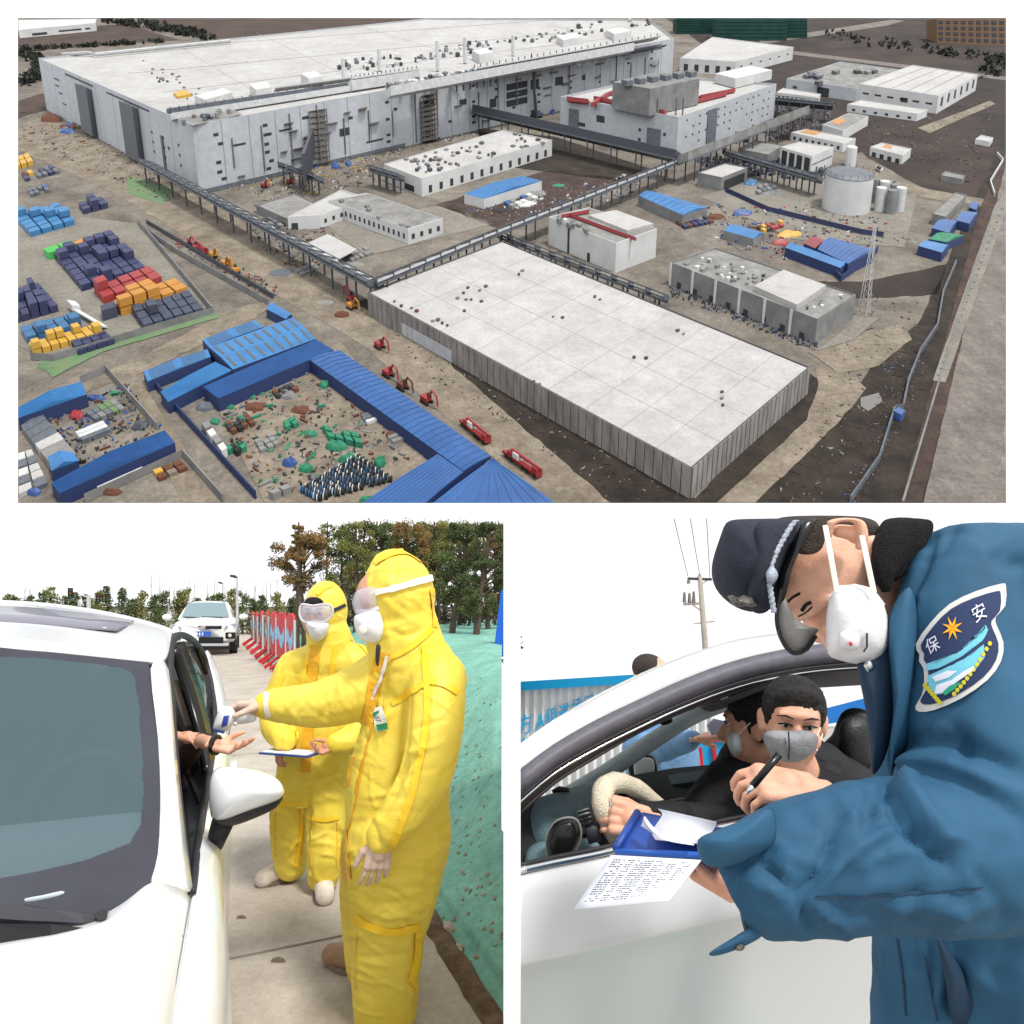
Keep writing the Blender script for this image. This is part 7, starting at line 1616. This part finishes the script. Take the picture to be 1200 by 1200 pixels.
for k in range(4):
    MB().grid([catmull([W(750+k*1.0,976-k*3,.90),W(762,984-k,.87),W(780,994,.845),W(812,1000,.82)],4), catmull([W(752+k*1.0,974-k*3,.91),W(765,981-k,.88),W(782,991,.85),W(812,998,.83)],4)]).build('sheet_edge', PAP, cb, True).data.transform(Matrix.Translation((0,-.005,.012)))
sh = [(716,1002,.885),(822,1008,.80),(785,1056,.77),(672,1066,.86)]
SP = [W(*p) for p in sh]
def shp(u, v, d=0): return lerp2(SP, u, v)+Vector((0,-.012*math.sin(math.pi*v)*0-d,0))
o = MB().grid([[shp(u/6,v/6) for u in range(7)] for v in range(7)]).build('printed_sheet', PAP, cb, True); solid(o, .001)
pm = MB()
random.seed(3)
for r_ in range(19):
    v = .06+r_*.043
    for c0, c1 in ((.06,.2),(.23,.31),(.34,.52),(.55,.66),(.69,.78),(.82,.93)):
        u = c0
        while u < c1:
            w_ = random.uniform(.012,.04)
            if random.random() < .8: pm.add([shp(u,v,.002), shp(min(u+w_,c1),v,.002), shp(min(u+w_,c1),v+.02,.002), shp(u,v+.02,.002)], [(0,1,2,3)])
            u += w_+.008
tag(pm.build('print_lines', mat('print_ink', srgb(84,84,100), .8), o), kind='stuff')
# ---------------------------------------------------------------- shoulder patch
def decal(name, body, poly, off, m, par, rings=5, default=.7, center=None):
    cx = sum(p[0] for p in poly)/len(poly); cy = sum(p[1] for p in poly)/len(poly)
    if center: cx, cy = center
    vs = [hit_patch(cx, cy, off)]; k = len(poly); fs = []
    for i in range(1, rings+1):
        s = i/rings
        for x, y in poly: vs.append(hit_patch(cx+(x-cx)*s, cy+(y-cy)*s, off))
    for j in range(k): fs.append((0, 1+j, 1+(j+1) % k))
    for i in range(rings-1):
        for j in range(k): fs.append((1+i*k+j, 1+(i+1)*k+j, 1+(i+1)*k+(j+1) % k, 1+i*k+(j+1) % k))
    return mobj(name, vs, fs, m, par, True)
_pts = [(x, y) for x in range(1076, 1182, 8) for y in range(690, 838, 8)]
_A = []; _b = []
for x, y in _pts:
    q = hit(jk, x, y, 0, .72)
    if abs(q.y-.68) < .14: u, v = (x-1125)/50, (y-760)/70; _A.append([1,u,v,u*u,u*v,v*v]); _b.append(q.y)
_c = np.linalg.lstsq(np.array(_A), np.array(_b), rcond=None)[0]
_r = max(0, float((np.array(_A) @ _c-np.array(_b)).max()))
print('patch fit', _r)
def hit_patch(x, y, off):
    u, v = (x-1125)/50, (y-760)/70; return W(x, y, float(np.dot(_c, [1,u,v,u*u,u*v,v*v]))-min(_r, .006)-off*.6)
pt = [(1073,755),(1077.5,767),(1077,775),(1082,783),(1083,800),(1080,815),(1072.5,828),(1077,834),(1095,832),(1127,818),(1157,797),(1173,775),(1176,753),(1168,733),(1167,723),(1178,710),(1179,687),(1173,684),(1143,693),(1113,707.5),(1090,730)]
PB_ = mat('patch_border', srgb(206,206,204), .85); PN_ = mat('patch_navy', srgb(34,50,88), .8); PCY = mat('patch_cyan', srgb(110,190,212), .8); PWH = mat('patch_white', srgb(216,220,236), .8); PGR = mat('patch_green', srgb(40,150,120), .8); PYE = mat('patch_yellow', srgb(196,188,50), .8); PST = mat('patch_star', srgb(250,178,20), .7); PRE = mat('patch_red', srgb(226,84,40), .7)
ctr = (1125,760)
b0 = decal('patch', jk, sm(pt,2), .004, PB_, gd, 7, center=ctr)
scale = lambda L_, s: [(ctr[0]+(x-ctr[0])*s, ctr[1]+(y-ctr[1])*s) for x, y in L_]
decal('patch_field', jk, sm(scale(pt,.885),2), .0055, PN_, b0, 7, center=ctr)
st = []
for k in range(16):
    a = k/16*2*math.pi+.35; r_ = 14 if k % 4 == 0 else (14.5 if k % 2 == 0 else 4.5); st.append((1116+r_*math.cos(a)*.9, 736+r_*math.sin(a)*1.05))
decal('star', jk, st, .0072, PST, b0, 3, center=(1116,736))
for k in range(0,16,4):
    a = (k+.6)/16*2*math.pi+.35; decal('star_facet', jk, [(1116,736),(1116+9*math.cos(a)*.9,736+9*math.sin(a)),(1116+4.5*math.cos(a+.3),736+4.5*math.sin(a+.3))], .0082, PRE, b0, 2)  # red wedges belonging to the star's own pattern
decal('ribbon_band', jk, [(1086,786),(1085,778),(1094,775),(1120,766),(1140,752),(1142,745),(1154,740),(1155,732),(1158,738),(1155,745),(1151,751),(1126,770),(1100,783)], .007, PCY, b0, 3, center=(1124,764))
decal('landscape', jk, [(1087,792),(1103,785),(1130,772),(1153,755),(1154,770),(1143,785),(1120,800),(1105,813),(1094,815),(1088,803)], .007, PCY, b0, 4)
decal('landscape_white', jk, [(1092,793),(1110,786),(1122,786),(1112,794),(1096,799)], .0085, PWH, b0, 3); decal('landscape_white', jk, [(1097,803),(1115,797),(1130,786),(1142,780),(1140,786),(1120,800),(1104,812),(1095,813)], .0085, PWH, b0, 3)
decal('landscape_green', jk, [(1104,812),(1112,804),(1127,798),(1118,808),(1108,815)], .0095, PGR, b0, 3)
for k in range(12):
    t = k/11; x = 1160-t*42; y = 754+t*59-12*math.sin(t*3.14)*-.3; decal('wreath_leaf', jk, [(x+3*math.cos(a)*.9, y+3*math.sin(a)) for a in [q/6*6.283 for q in range(6)]], .008, PYE, b0, 2)
for k in range(7):
    t = k/6; x = 1084+t*17; y = 803+t*20; decal('wreath_leaf', jk, [(x+3*math.cos(a), y+3*math.sin(a)) for a in [q/6*6.283 for q in range(6)]], .008, PYE, b0, 2)
for ch, cx, cy, sz in (('保',1093,757,20),('安',1148,719,22)):
    vs, fs = textmesh(ch)
    if vs:
        V = []
        for x, y in vs:
            X = x*sz*.85; Yp = -y*sz*1.05; an = -.52
            V.append(hit_patch(cx+X*math.cos(an)-Yp*math.sin(an)*.6, cy+X*math.sin(an)+Yp*math.cos(an), .0085))
        mobj('patch_character', V, fs, PWH, b0)

# keep the top of the guard's outline low and rounded where cap, head and shoulders end
def soften(o, lim=603, knee=14):
    off = o.location.copy(); q = o.parent
    while q: off += q.location; q = q.parent
    if o.type == 'MESH':
        for v in o.data.vertices:
            p = v.co+off
            if p.y < .1: continue
            x, y = pix(p)
            if y < lim+knee: v.co = W(x, lim+knee*math.exp((y-lim-knee)/knee), p.y)-off
    for c in o.children: soften(c, lim, knee)
soften(gd)
